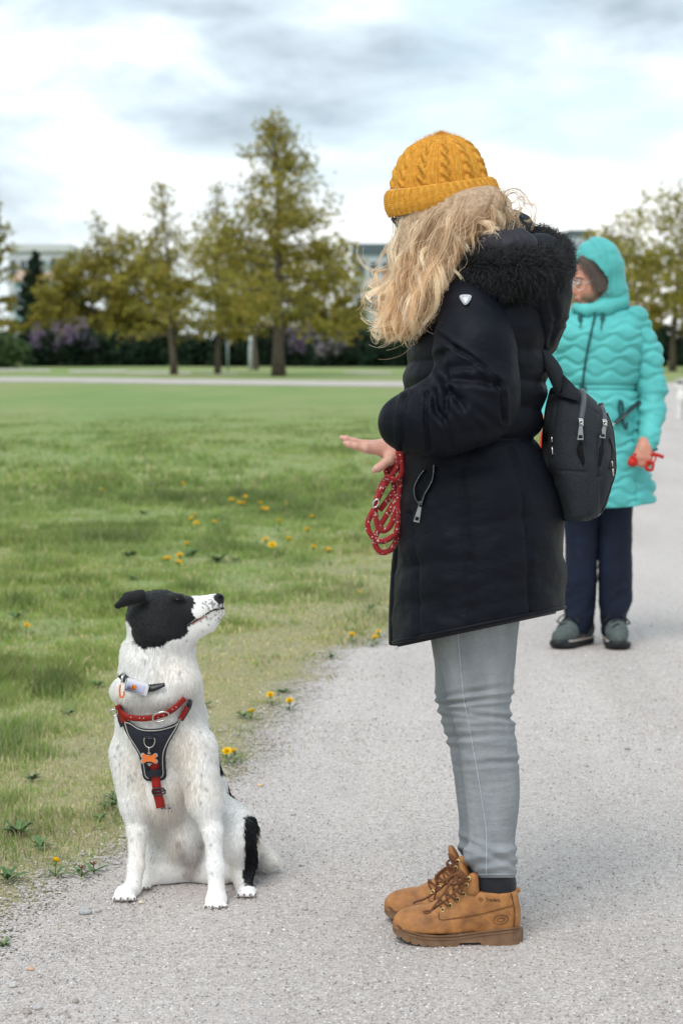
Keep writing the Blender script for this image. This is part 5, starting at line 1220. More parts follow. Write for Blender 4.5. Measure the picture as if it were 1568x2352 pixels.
def pull(name, p_top, p_bot, w, parent, mat, th=.003):
    a, b = np.asarray(p_top), np.asarray(p_bot); ax = b-a; L = np.linalg.norm(ax); ax = ax/L; s_ = np.cross(ax, (0, 1.0, 0)); s_ /= np.linalg.norm(s_); n_ = np.cross(s_, ax)
    def rect(w0, w1, l0, l1, y): return [a+ax*l0-s_*w0+n_*y, a+ax*l0+s_*w0+n_*y, a+ax*l1+s_*w1+n_*y, a+ax*l1-s_*w1+n_*y]
    O, I = rect(w*.55, w, 0, L, 0), rect(w*.62, w*.66, L*.66, L*.9, 0); V = []
    for y in (-th/2, th/2): V += [q+n_*y for q in O]+[q+n_*y for q in I]
    F = []
    for k in range(4):
        j = (k+1) % 4; F += [(k, j, j+4, k+4), (8+j, 8+k, 12+k, 12+j), (k, k+8, j+8, j), (4+j, 12+j, 12+k, 4+k)]
    o = fix_normals(add_obj(name, V, F, parent, mat, False)); return o
sp_ = on_coat(*np.array([c8z(1150, 1045)]).T, .010)[0]; ep_ = on_coat(*np.array([c8z(1098, 1280)]).T, .010)[0]
add_obj('zip_slider', *box_vf(sp_, (.007, .006, .012), None, .4), pocket, M_PULL); pull('zip_pull', sp_+np.array([-.001, -.003, -.006]), ep_+np.array([0, -.002, 0]), .0062, pocket, M_PULL)

# ---------------- jeans
def mat_denim():
    m, t, b = new_mat('grey_denim'); co = t.add('ShaderNodeTexCoord').outputs['Object']
    base = t.ramp(t.noise(t.mapping(co, scale=(1, 1, .35)), 14, 5), [(.3, (.205, .222, .238)), (.55, (.27, .287, .30)), (.75, (.34, .354, .364))])
    tw = t.noise(t.mapping(co, rot=(0, R(35), 0), scale=(900, 900, 200)), 1, 2); c = t.mix(.5, base, t.mix(1, base, t.ramp(tw, [(.3, (.75, .75, .75)), (.7, (1.2, 1.2, 1.2))]), 'MULTIPLY'))
    t.put(b.inputs['Base Color'], c); b.inputs['Roughness'].default_value = .85; b.inputs['Specular IOR Level'].default_value = .15
    t.put(b.inputs['Normal'], t.bump(tw, .25, .0008, t.bump(t.noise(t.mapping(co, scale=(1, 1, 3)), 22, 3), .25, .012)))
    return m
M_DEN = mat_denim(); M_SEAM = simple('denim_seam', (.36, .41, .44), .85, var=.15, vscale=200)
def folds(X, Y, side):
    h = (vnoise(np.stack([X/60, Y/16+X/90, side], -1), 1, 3, 3)-.5)*.005*(np.exp(-((Y-1660)/85)**2)+.3) + (vnoise(np.stack([X/60, Y/22, side+4], -1), 1, 7, 2)-.5)*.014*np.exp(-((Y-1965)/50)**2)
    for y0, sl_, a, w in ((1608, -.10, .008, 5), (1648, .02, .006, 6), (1588, -.14, .004, 6), (1690, -.05, .005, 6), (1722, .05, .003, 7), (1640, .15, .004, 5), (1755, -.06, .003, 6), (1950, .45, .006, 7), (1985, -.25, .006, 8)):
        d = np.abs(Y-(y0+sl_*(X-1100))); h += -a*np.exp(-(d/w)**2)*(.5+.5*np.sin(X/38+y0)) + a*.5*np.exp(-((d-2*w)/w)**2)
    return h*(.35+.9*vnoise(np.stack([X/45, Y/38, side*3+2], -1), 1, 23, 2))
NEARLEG = [(1380, 987, 1198, .092), (1465, 1000, 1188, .086), (1530, 1013, 1182, .080), (1590, 1025, 1176, .072), (1620, 1031, 1170, .069), (1655, 1041, 1177, .067), (1700, 1052, 1185, .065), (1760, 1061, 1191, .063), (1820, 1068, 1193, .060), (1880, 1073, 1188, .055), (1930, 1076, 1181, .052), (1960, 1064, 1184, .058), (1985, 1070, 1187, .058), (2006, 1090, 1183, .055), (2016, 1094, 1180, .053)]
FARLEG = [(1380, 978, 1180, .095), (1465, 988, 1172, .088), (1530, 998, 1165, .082), (1590, 999, 1160, .076), (1640, 1010, 1158, .072), (1690, 1022, 1165, .068), (1730, 1034, 1168, .067), (1800, 1044, 1168, .064), (1880, 1053, 1160, .058), (1950, 1055, 1156, .057), (1975, 1070, 1160, .053)]
GJ = loft(NEARLEG, 72, 260, BOOT_N, 2.1, None, folds); GK = loft(FARLEG, 64, 220, BOOT_F+.01, 2.1, None, folds)
jeans = loft_obj('jeans', np.concatenate([GJ]), woman, M_DEN); jeans['label'] = 'grey skinny jeans'
loft_obj('trouser_leg', GK, jeans, M_DEN)
sm = spline([c7(*p) for p in ((596, 40), (606, 150), (620, 300), (640, 520), (665, 640), (690, 780), (735, 1030), (770, 1250), (798, 1450), (800, 1600), (798, 1765))], 110)
px, py = proj(GJ); nearm = GJ[..., 1] < YW+BOOT_N; sp = []
for a, b in sm:
    d = np.where(nearm, (px-a)**2+(py-b)**2, 1e9); i = np.unravel_index(np.argmin(d), d.shape); sp.append(Wd(a, b, GJ[i][1]-.0005))
tube('side_seam', np.array(sp), .0014, jeans, M_SEAM, 6)
tube('hem', GJ[-4][::2], .0026, jeans, M_DEN, 6, closed=True)

# ---------------- boots
YB = YW + BOOT_N
def bs(x, y, d=0.0): return Ws(x, y, YB+np.asarray(d, float))
BP = YB/5333.3
def mat_leather():
    m, t, b = new_mat('tan_leather'); co = t.add('ShaderNodeTexCoord').outputs['Object']; sepx = t.add('ShaderNodeSeparateXYZ'); t.put(sepx.inputs[0], co)
    c = t.ramp(t.noise(co, 26, 6, .6), [(.28, (.21, .09, .036)), (.5, (.37, .16, .05)), (.7, (.50, .225, .07))])
    scuff = t.noise(t.mapping(co, scale=(1, 1, 2)), 55, 5, .7); c = t.mix(t.ramp(scuff, [(.52, 0), (.72, .55)]), c, (.24, .125, .075))
    t.put(b.inputs['Base Color'], c); t.put(b.inputs['Roughness'], t.ramp(scuff, [(.3, .5), (.7, .75)])); b.inputs['Specular IOR Level'].default_value = .35
    t.put(b.inputs['Normal'], t.bump(t.math('ADD', t.noise(co, 160, 4), t.math('MULTIPLY', t.voro(co, 420), .5)), .3, .0016))
    return m
M_LEA = mat_leather(); M_SOLE = simple('gum_sole', (.20, .115, .065), .7, var=.25, vscale=40, bump=.3, bscale=200); M_COL = simple('black_padding', (.016, .017, .022), .5, var=.2, bump=.3, bscale=120, bdist=.003)
M_LACE = simple('brown_lace', (.15, .06, .025), .75, var=.4, vscale=250, bump=.6, bscale=600, bdist=.001); M_BRASS = simple('brass', (.62, .48, .22), .3, 1.0); M_STIT = simple('stitch_brown', (.12, .05, .022), .8)
bt = Solid()
def btc(a, b, ra, rb, k=.02, fl=None): bt.cap(bs(*a), bs(*b), ra*BP, rb*BP, k)
bt.ell(bs(1048, 2314), (64*BP, .047, 43*BP), .02); bt.ell(bs(1100, 2318, .0), (80*BP, .048, 42*BP), .03); bt.ell(bs(1230, 2300), (72*BP, .042, 74*BP), .03)
btc((1065, 2318, 0), (1130, 2285, 0), 36, 40, .03); btc((1130, 2285, 0), (1190, 2235, 0), 40, 40, .03)
bt.ell(bs(1222, 2240), (72*BP, .045, 66*BP), .03); bt.ell(bs(1232, 2195), (58*BP, .045, 60*BP), .02); btc((1160, 2240, 0), (1185, 2200, 0), 30, 26, .02)
bt.ell(bs(1024, 2306), (38*BP, .038, 30*BP), .02); bt.plane(bs(1200, 2219), (.03, 0, 1)); bt.plane(bs(1100, 2322), (-.01, 0, -1))
# front cuff with the top two lace hooks stands higher than the padded collar
BTV, BTF = bt.skin(.0042); BTV = relax(BTV, BTF, 2); BTN = vert_normals(BTV, BTF)
def bx_(cx, cy): return (940+cx/3.92), (2100+cy/3.92)
def lay_boot(pts, off): p = np.asarray(pts, float); return march(bt, p[:, 0], p[:, 1], off, Y0=4.2, Ymax=4.9)
# quarter seam lines pressed into the leather
sx, sy = proj(BTV); sx, sy = sx/KS, sy/KS; h = np.zeros(len(BTV))
for pts in ([(605, 700), (625, 790), (780, 775), (1000, 740), (1180, 695), (1345, 650)], [(1320, 520), (1355, 700), (1345, 890)]):
    d = seg_dist(sx, sy, [bx_(*p) for p in pts]); h -= .0016*np.exp(-(d/2.2)**2)
h += (vnoise(BTV, 60, 6, 3)-.5)*.004
BTV = BTV + BTN*h[:, None]
boot = add_obj('boot', BTV, BTF, woman, M_LEA); boot['label'] = 'near tan leather boot'
tube('stitching', lay_boot(spline([bx_(*p) for p in ((612, 710), (628, 782), (780, 768), (1000, 733), (1180, 688), (1335, 645))], 60), .0006), .0007, boot, M_STIT, 5)
tube('stitching', lay_boot(spline([bx_(*p) for p in ((1322, 520), (1356, 700), (1348, 880))], 30), .0008), .0011, boot, M_STIT, 5)
# sole: welt, lugs and heel block, from side profile and plan width
st = np.linspace(0, 1, 90); sxs = 981+st*(1307-981)
ztop = np.interp(sxs, [981, 990, 1016, 1055, 1093, 1144, 1195, 1297, 1307], [2318, 2318, 2335, 2345, 2348, 2346, 2338, 2326, 2327])
zbot = np.interp(sxs, [981, 986, 999, 1024, 1050, 1080, 1147, 1149, 1203, 1205, 1296, 1307], [2326, 2334, 2346, 2359, 2365, 2369, 2370, 2358, 2357, 2370, 2368, 2352])
lug = ((np.arange(90) % 6) == 0) & (sxs < 1145) & (sxs > 990); zb2 = zbot - 5*lug
wdt = np.interp(st, [0, .012, .05, .12, .25, .35, .5, .65, .8, .92, .98, 1], [.002, .014, .030, .042, .051, .052, .044, .038, .040, .036, .022, .004])
def sole_vf(zt, zb, wsc):
    V = []
    for i in range(90):
        for s_ in (-1, 1):
            V += [bs(sxs[i], zt[i], s_*wdt[i]*wsc), bs(sxs[i], zb[i], s_*wdt[i]*wsc)]
    F = []
    for i in range(89):
        a, b = i*4, i*4+4; F += [(a, b, b+1, a+1), (a+3, b+3, b+2, a+2), (a+2, b+2, b, a), (a+1, b+1, b+3, a+3)]
    F += [(0, 1, 3, 2), (4*89+2, 4*89+3, 4*89+1, 4*89)]
    return V, F
sole = fix_normals(add_obj('sole', *sole_vf(ztop+3, zb2, 1.05), boot, M_SOLE, False)); fix_normals(add_obj('welt', *sole_vf(ztop-9, ztop+3.2, 1.10), boot, M_SOLE, False))
tube('welt_stitch', np.array([bs(sxs[i], ztop[i]-4, -wdt[i]*1.105-.0005) for i in range(2, 88)]), .0011, boot, M_STIT, 5)
# padded collar
def ring_pts(cx, cy, rx, ry, tilt, n=40): a = np.arange(n)*2*PI/n; return np.array([bs(cx+rx*math.cos(t_), cy+tilt*math.cos(t_)*rx, -ry*math.sin(t_)) for t_ in a])
CG = np.stack([ring_pts(1236, y, rx, ry, .05) for y, rx, ry in ((2240, 50, .042), (2228, 52.5, .0445), (2222, 54, .0455), (2207, 54.5, .046), (2194, 53, .045), (2187, 50, .042), (2189, 44, .037), (2215, 42, .035))])
collar = add_obj('collar', CG.reshape(-1, 3), grid_faces(8, 40, True), boot, M_COL); fix_normals(collar)
for sg in (-1, 1): fl = Solid(); fl.cap(bs(1172, 2224, sg*.028), bs(1180, 2196, sg*.030), .012, .010, .01); fl.cap(bs(1184, 2228, sg*.036), bs(1186, 2192, sg*.036), .012, .008, .01); add_obj('lace_flap', *fl.skin(.0035), boot, M_LEA)

tg_ = Solid(); tg_.ell(bs(1160, 2178, 0), (11*BP, .030, 26*BP), .01, Matrix.Rotation(R(-24), 3, 'Y')); tg_.ell(bs(1172, 2205, 0), (12*BP, .03, 26*BP), .01, Matrix.Rotation(R(-30), 3, 'Y')); add_obj('tongue', *tg_.skin(.0035), boot, M_LEA)
tube('pull_tab', spline([bs(1284, 2228, -.008), bs(1293, 2224, -.004), bs(1296, 2228, 0), bs(1290, 2231, .004)], 14), .003, boot, M_LEA, 7, flat=(1, 1.6))
EYE = [bx_(652, 686), bx_(724, 643), bx_(798, 585), bx_(859, 533)]
ep = lay_boot(EYE, .001); hooks = [bs(bx_(885, 445)[0], bx_(885, 445)[1], -.044), bs(bx_(905, 380)[0], bx_(905, 380)[1], -.044)]
def torus_vf(c, R_, r, nrm, n=18, s_=7):
    nrm = np.asarray(nrm, float)/np.linalg.norm(nrm); u = np.cross(nrm, (0, 0, 1.0)); u /= np.linalg.norm(u); w_ = np.cross(nrm, u); a = np.arange(n)*2*PI/n
    return tube_vf(np.asarray(c)+R_*(np.cos(a)[:, None]*u+np.sin(a)[:, None]*w_), r, s_, True)
for p in list(ep)+hooks: add_obj('eyelet', *torus_vf(p, .0038, .0013, (-.3, -1, .35)), boot, M_BRASS); 
mirror = lambda p: np.array([p[0], 2*YB-p[1], p[2]])
rows_ = list(ep)+hooks
for i, p in enumerate(rows_):
    nxt = mirror(rows_[min(i+1, 5)]); mid_ = (p+nxt)/2+np.array([-.014, 0, .012]) ; tube('lace', spline([p, (p+mid_)/2+np.array([-.005, -.004, .004]), mid_, nxt], 16), .0021, boot, M_LACE, 6)
    if i < 5: q = rows_[i+1]; tube('lace', spline([mirror(p), (mirror(p)+q)/2+np.array([-.016, 0, .013]), q+np.array([-.006, -.006, .002]), q], 16), .0021, boot, M_LACE, 6)
kn = bs(*bx_(845, 400), -.045)
def lace_path(pts, d0=-.055): return spline([bs(*bx_(a, b), d0-.0012*i) for i, (a, b) in enumerate(pts)], 50)
tube('lace_bow', lace_path([(845, 400), (835, 350), (780, 335), (710, 370), (695, 410), (730, 440), (800, 430), (840, 390)]), .0024, boot, M_LACE, 7)
tube('lace_bow', lace_path([(840, 400), (800, 480), (700, 580), (600, 650), (540, 690), (470, 700), (465, 715), (520, 715), (560, 660), (600, 610), (660, 530), (720, 440), (800, 370)]), .0024, boot, M_LACE, 7)
tube('lace_end', lace_path([(840, 405), (860, 450), (880, 445)]), .0022, boot, M_LACE, 6)
# pressed marks in the leather
M_MARK = simple('pressed_mark', (.105, .045, .02), .7, var=.3)
tube('pressed_oval', lay_boot(spline([bx_(*p) for p in ((1150, 790), (1170, 755), (1225, 738), (1280, 750), (1292, 780), (1260, 815), (1205, 828), (1160, 815))], 40, True)[:-1], .0003), .0006, boot, M_MARK, 5, closed=True)
tube('pressed_oval', lay_boot(spline([bx_(*p) for p in ((1180, 790), (1215, 765), (1262, 775), (1225, 805))], 30, True)[:-1], .0002), .0006, boot, M_MARK, 5, closed=True)
tube('pressed_ring', lay_boot(spline([bx_(*p) for p in ((1005, 585), (1023, 570), (1042, 583), (1025, 600))], 20, True)[:-1], .0004), .0008, boot, M_MARK, 5, closed=True)
fc = bpy.data.curves.new('pressed_lettering', 'FONT'); fc.body = 'Traders'; fc.size = .0125; fc.extrude = .0003; fc.align_x = 'LEFT'
ft = bpy.data.objects.new('tmp', fc); COL.objects.link(ft); dgp = bpy.context.evaluated_depsgraph_get(); tm = bpy.data.meshes.new_from_object(ft.evaluated_get(dgp)); bpy.data.objects.remove(ft)
co = np.array([v.co for v in tm.vertices]); co[:, 0] *= 36/co[:, 0].max(); co[:, 1] *= 8.5/co[:, 1].max(); tx, ty = bx_(1070, 603)
W_ = lay_boot(np.stack([tx+co[:, 0], ty-co[:, 1]+co[:, 0]*.03], -1), .0007) + co[:, 2:3]*np.array([0, -1, 0])
add_obj('pressed_lettering', W_, [tuple(p.vertices) for p in tm.polygons], boot, M_MARK, False)
# far boot: a copy a step farther from the camera, toe a little ahead
tgt = Ws(964, 2291, YB+.15); src_ = Ws(985, 2318, YB)
b2 = copy_tree(boot, woman); b2.location = (tgt[0]-src_[0], .15, 0); b2['label'] = 'far tan leather boot'
for ch in [o for o in COL.objects if o.parent == b2 and o.name.startswith('lace')]:
    if ch.name.startswith('lace_bow'): bpy.data.objects.remove(ch)
def far_lace(pts): return spline([Ws(*bx_(a, b), YB+.06-.002*i) for i, (a, b) in enumerate(pts)], 60)
for pts in ([(760, 290), (700, 265), (640, 300), (590, 350), (580, 395), (620, 415), (690, 390), (745, 330), (775, 290)], [(770, 300), (690, 290), (620, 340), (590, 430), (580, 520), (570, 590), (585, 600)], [(780, 320), (690, 420), (600, 500), (540, 540), (460, 585), (400, 600), (362, 620)]): tube('lace_bow', far_lace(pts), .0024, b2, M_LACE, 7)
# ---------------- knitted hat
ROWS = [((899, 499), (1138, 452)), ((894, 478), (1135, 435)), ((892, 452), (1128, 416)), ((895, 436), (1121, 406)), ((902, 434), (1116, 408)), ((905, 412), (1111, 388)), ((913, 385), (1103, 365)), ((927, 357), (1089, 342)), ((948, 334), (1071, 324)), ((973, 318), (1048, 312)), ((996, 310), (1027, 308)), ((1010, 307), (1016, 307))]
RA = np.array([(*a, *b) for a, b in ROWS], float)
def hat_rows(i0, i1, n):
    t = np.linspace(i0, i1, n); S = np.stack([np.interp(t, np.arange(len(RA)), RA[:, j]) for j in range(4)], -1)
    for _ in range(3): S[1:-1] = .25*S[:-2]+.5*S[1:-1]+.25*S[2:]
    return S
def hat_grid(S, na, disp):
    n = len(S); a = np.arange(na)*2*PI/na; G = np.zeros((n, na, 3))
    C = (S[:, :2]+S[:, 2:])/2; h = (S[:, 2:]-S[:, :2])/2; r = np.hypot(h[:, 0], h[:, 1])
    top = np.array([1013., 300.]); dm = disp(a[None, :], np.linspace(0, 1, n)[:, None])          # metres outwards
    for i in range(n):
        k = dm[i]/MPX; rr = r[i]+k; ux, uy = h[i]/max(r[i], 1e-6)
        x = C[i, 0]+ux*np.cos(a)*rr; y = C[i, 1]+uy*np.cos(a)*rr; d = -np.sin(a)*(r[i]*.92+k)*MPX
        G[i] = Wd(x, y, YW+d)
    return G
def cable(a, v, N=11):
    """wide cables with two twisting strands between pairs of ribs, purl ground"""
    s = (a/(2*PI)*N) % 1 - .5; s = s + 0*v; v = v + 0*a; f = v*7.2*PI
    w = .19; off = .105*np.sin(f); z1 = np.cos(f)*.35
    h1 = np.sqrt(np.clip(1-((s-off)/.115)**2, 0, 1))*(1+z1); h2 = np.sqrt(np.clip(1-((s+off)/.115)**2, 0, 1))*(1-z1)
    rib = np.maximum(np.sqrt(np.clip(1-((np.abs(s)-.36)/.05)**2, 0, 1)), np.sqrt(np.clip(1-((np.abs(s)-.465)/.05)**2, 0, 1)))*.62
    rows = .5+.5*np.cos(v*78*PI); ground = .15*rows
    st = (.86+.14*np.cos(v*78*PI + np.sign(s)*3*np.abs(s)*30))
    return np.maximum(np.maximum(h1, h2)*st, np.maximum(rib*st, ground))
tap = lambda v: np.clip((1-v)*2.2, .12, 1)
S1 = hat_rows(3.7, 11, 200); GH = hat_grid(S1, 560, lambda a, v: .0095*cable(a, v)*tap(v)-.003)
# brim: folded band of narrow ribs
S2 = hat_rows(0, 3, 60)
def brimd(a, v): s = (a/(2*PI)*46) % 1; rib = np.abs(np.sin(s*PI))**.7; return .0058*rib*(.8+.2*np.cos(v*34*PI)) + .007*np.sin(np.clip(v, 0, 1)*PI)**.5
GB = hat_grid(S2, 580, brimd)
def mat_knit():
    m, t, b = new_mat('mustard_wool'); co = t.add('ShaderNodeTexCoord').outputs['Object']
    c = t.ramp(t.noise(co, 130, 4, .7), [(.3, (.54, .24, .030)), (.5, (.70, .34, .050)), (.72, (.82, .44, .09))])
    ao = t.attr('relief', 'Fac'); c = t.mix(t.math('MULTIPLY', ao, 1, clamp=True), t.mix(.0, c, c), c)
    t.put(b.inputs['Base Color'], c); b.inputs['Roughness'].default_value = .9; b.inputs['Specular IOR Level'].default_value = .1; b.inputs['Sheen Weight'].default_value = .25; b.inputs['Sheen Tint'].default_value = (1, .7, .3, 1)
    t.put(b.inputs['Normal'], t.bump(t.noise(co, 700, 3), .5, .002)); return m
M_KNIT = mat_knit()
hat = loft_obj('hat', GH, woman, M_KNIT, capb=True, capt=False); hat['label'] = 'mustard yellow cable knit hat with a folded brim'
gi = hat_rows(0, 3, 12); GI = hat_grid(gi, 580, lambda a, v: -.006+0*a*v)[::-1]
GBB = np.concatenate([GB, GI[:, :]], 0); brim = add_obj('brim', GBB.reshape(-1, 3), grid_faces(len(GBB), 580, True), hat, M_KNIT); fix_normals(brim)
rgk = np.random.default_rng(3); VV = np.vstack([GH.reshape(-1, 3), GB.reshape(-1, 3)]); cen = VV.mean(0); i = rgk.choice(len(VV), 3800); P = VV[i]; nn = P-cen; nn /= np.linalg.norm(nn, axis=1)[:, None]
d = nn+rgk.normal(0, .6, nn.shape); d /= np.linalg.norm(d, axis=1)[:, None]; L = (.003+.006*rgk.random((len(P), 1))); S_ = np.stack([P, P+d*L*.6, P+d*L+rgk.normal(0, .0015, P.shape)], 1)
strands('wool_fuzz', S_, np.array([.00016, .00014, .0001]), hat, mat_hair('wool_fuzz', .8, .4), np.tile((.74, .40, .08), (len(P), 1)))
# ---------------- glasses
M_RIM = simple('glasses_frame', (.05, .045, .04), .3, .5); M_LENS = simple('lens', (.5, .55, .55), .05, spec=.8)
gl = tube('glasses', spline([wd(899, 502, -.058), wd(905, 511, -.060), wd(916, 523, -.058), wd(928, 531, -.045), wd(926, 519, -.03), wd(912, 505, -.03)], 40, True)[:-1], .0019, woman, M_RIM, 6, closed=True)
tube('glasses_rim', spline([wd(901, 500, .02), wd(908, 509, .018), wd(918, 521, .022), wd(927, 528, .035), wd(921, 518, .05), wd(909, 505, .048)], 40, True)[:-1], .0019, gl, M_RIM, 6, closed=True)
tube('temple', spline([wd(905, 502, -.056), wd(960, 505, -.074), wd(1030, 508, -.082)], 14), .0014, gl, M_RIM, 6); tube('bridge', spline([wd(905, 503, -.022), wd(902, 502, 0), wd(904, 502, .02)], 8), .0012, gl, M_RIM, 6)
# ---------------- blond hair: locks along guide curves
GUI = [  # (points (x, y, depth)), spread px at tip, weight
    ([(938, 500, -.03), (938, 545, -.05), (930, 610, -.06), (905, 670, -.07), (876, 705, -.07), (856, 688, -.07)], 9, .6),
    ([(945, 497, -.05), (942, 560, -.07), (932, 640, -.085), (908, 705, -.09), (878, 738, -.085), (852, 742, -.08)], 10, .9),
    ([(962, 491, -.07), (955, 560, -.085), (940, 640, -.10), (918, 710, -.10), (893, 752, -.10), (868, 760, -.09)], 11, 1.1),
    ([(982, 486, -.08), (972, 560, -.10), (952, 645, -.115), (930, 718, -.115), (916, 770, -.105), (915, 795, -.10)], 11, 1.2),
    ([(1004, 480, -.09), (990, 555, -.11), (968, 640, -.13), (945, 710, -.125), (930, 762, -.12), (930, 785, -.12)], 12, 1.2),
    ([(1026, 474, -.095), (1010, 545, -.12), (985, 630, -.14), (960, 702, -.14), (944, 745, -.13), (940, 772, -.13)], 12, 1.3),
    ([(1048, 469, -.10), (1032, 535, -.12), (1005, 612, -.15), (980, 680, -.155), (960, 725, -.15), (950, 750, -.14)], 12, 1.3),
    ([(1066, 464, -.10), (1046, 520, -.12), (1012, 590, -.15), (986, 655, -.165), (968, 705, -.165), (958, 732, -.16)], 11, 1.3),
    ([(1086, 459, -.098), (1064, 505, -.118), (1028, 565, -.14), (998, 625, -.165), (978, 680, -.175)], 11, 1.3),
    ([(1104, 456, -.09), (1082, 495, -.112), (1044, 545, -.13), (1012, 600, -.15), (992, 655, -.165)], 11, 1.2),
    ([(1120, 453, -.08), (1104, 488, -.10), (1068, 532, -.12), (1034, 575, -.14), (1010, 625, -.155)], 11, 1.1),
    ([(1130, 451, -.06), (1130, 476, -.085), (1104, 508, -.105), (1068, 545, -.125), (1040, 580, -.14)], 10, 1.0),
    ([(1133, 450, -.04), (1155, 468, -.06), (1178, 464, -.065), (1194, 469, -.06), (1200, 484, -.055), (1190, 494, -.05)], 3, .3),
    ([(1130, 455, -.05), (1158, 480, -.07), (1174, 486, -.075), (1188, 482, -.07)], 3, .25),
    ([(1125, 458, -.07), (1148, 498, -.09), (1152, 535, -.10), (1140, 560, -.135), (1138, 585, -.165)], 4, .3),
    ([(1118, 458, -.07), (1130, 505, -.10), (1116, 545, -.13), (1126, 572, -.165)], 8, .4),
    ([(1040, 470, .095), (1030, 560, .11), (1000, 650, .10), (960, 715, .08), (925, 750, .06)], 14, .8), ([(985, 484, .085), (975, 570, .09), (950, 660, .07), (915, 720, .04), (880, 745, .02)], 14, .8),
    ([(1090, 458, .09), (1085, 530, .11), (1050, 610, .12), (1010, 680, .11)], 14, .6), ([(948, 497, .03), (942, 560, .02), (938, 630, .0), (915, 690, -.01), (885, 720, -.02), (862, 725, -.03)], 12, .9),
    ([(1132, 452, .02), (1150, 490, .03), (1140, 540, .03), (1110, 580, .02)], 10, .5),
    ([(938, 540, -.06), (905, 560, -.06), (870, 575, -.055), (848, 580, -.05), (834, 570, -.05), (842, 560, -.05)], 4, .06), ([(940, 560, -.06), (915, 585, -.07), (890, 590, -.07), (868, 600, -.065)], 6, .09), ([(935, 640, -.07), (905, 655, -.07), (880, 670, -.07), (850, 690, -.06), (846, 720, -.06)], 7, .2), ([(950, 690, -.09), (915, 740, -.09), (870, 765, -.08), (848, 748, -.08)], 6, .25),
    # locks lying across the others
    ([(1118, 462, -.085), (1080, 504, -.12), (1010, 570, -.14), (960, 660, -.13), (925, 730, -.11)], 16, .9), ([(1088, 468, -.09), (1030, 514, -.12), (975, 590, -.125), (945, 680, -.12)], 18, .9), ([(1044, 476, -.095), (1000, 524, -.115), (960, 600, -.11), (930, 690, -.105), (905, 735, -.1)], 16, .9), ([(994, 488, -.088), (965, 534, -.10), (945, 600, -.09), (915, 680, -.09)], 14, .7), ([(986, 492, -.085), (1005, 544, -.12), (1000, 600, -.15), (975, 670, -.15)], 16, .7), ([(1076, 470, -.095), (1085, 514, -.12), (1034, 570, -.15), (1002, 640, -.17)], 12, .7)]
rh = np.random.default_rng(21); HS, HC = [], []
BLD = np.array([(.74, .56, .37), (.84, .68, .49), (.62, .44, .27), (.94, .83, .66), (.50, .34, .20), (.80, .62, .43), (.92, .78, .58)])
for gi_, (pts, spr, wgt) in enumerate(GUI):
    base = spline([wd(*p) for p in pts], 26); T, U, B_ = frames(base); nl = max(1, int(19*wgt))
    for l in range(nl):
        o1, o2 = rh.normal(0, 1, 2); tt = np.linspace(0, 1, 26)
        amp = (.007+.009*tt+.35*spr*MPX*tt**1.1*1.5); ph = rh.random()*6; fr = rh.uniform(1.8, 3.5); wv = (.005+.0105*rh.random())*(.16+.84*sstep(.05, .5, tt))
        kk = rh.uniform(.86, 1.07); bl = base.copy()
        lock = bl + (U*o1+B_*o2)*amp[:, None] + U*(wv*np.sin(fr*2*PI*tt+ph))[:, None] + B_*(wv*np.cos(fr*2*PI*tt+ph))[:, None]
        c = BLD[rh.integers(0, 7)]; ns = 24 if wgt > .3 else 9; lt = 26
        q = rh.normal(0, 1, (ns, 2)); q2 = rh.normal(0, 1, (ns, 2))
        thick = (.0044*(1-tt**2*.75)+.0009)
        S = lock[None] + (U[None]*q[:, :1, None]+B_[None]*q[:, 1:, None])*thick[None, :, None]
        fl_ = rh.random(ns) < .13; S = S + (U[None]*q2[:, :1, None]+B_[None]*q2[:, 1:, None])*(np.where(fl_, .018, .002)[:, None, None]*(tt**1.5)[None, :, None])
        ph2 = rh.random((ns, 1))*6; S += U[None]*((.0012+.003*fl_[:, None])*np.sin(9*tt[None]*rh.uniform(.7, 1.3, (ns, 1))+ph2)*tt[None])[..., None]
        cut = rh.uniform(.8, 1, ns); idx = (tt[None]*cut[:, None])*25; i0 = np.floor(idx).astype(int).clip(0, 24); f = (idx-i0)[..., None]; ar = np.arange(ns)[:, None]
        S = S[ar, i0]*(1-f)+S[ar, i0+1]*f
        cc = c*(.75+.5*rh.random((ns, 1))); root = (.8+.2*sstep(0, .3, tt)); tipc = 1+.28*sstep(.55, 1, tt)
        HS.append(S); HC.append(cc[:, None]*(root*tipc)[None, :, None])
HS = np.concatenate(HS); HC = np.concatenate(HC)
hv = Solid()
for pts, spr, wgt in GUI[:20]:
    if wgt > .5:
        q = spline([wd(*p) for p in pts[:-1]], 6)
        for i in range(5): hv.cap(q[i], q[i+1], .017-.0022*i, .015-.0022*i, .03)
hv.ell(wd(1030, 474, 0), (.088, .076, .05), .03)
VH, FH = hv.skin(.006)
hair = add_obj('hair', VH, FH, woman, simple('hair_under', (.46, .32, .21), .8, var=.3, vscale=120, bump=.8, bscale=150, bdist=.006)); hair['label'] = 'long wavy blond hair blown forward by the wind'
M_HAIR = mat_hair('blond_hair', .38, .4, .5)
strands('hair_strand', HS, np.linspace(.00050, .00022, 26), hair, M_HAIR, HC)

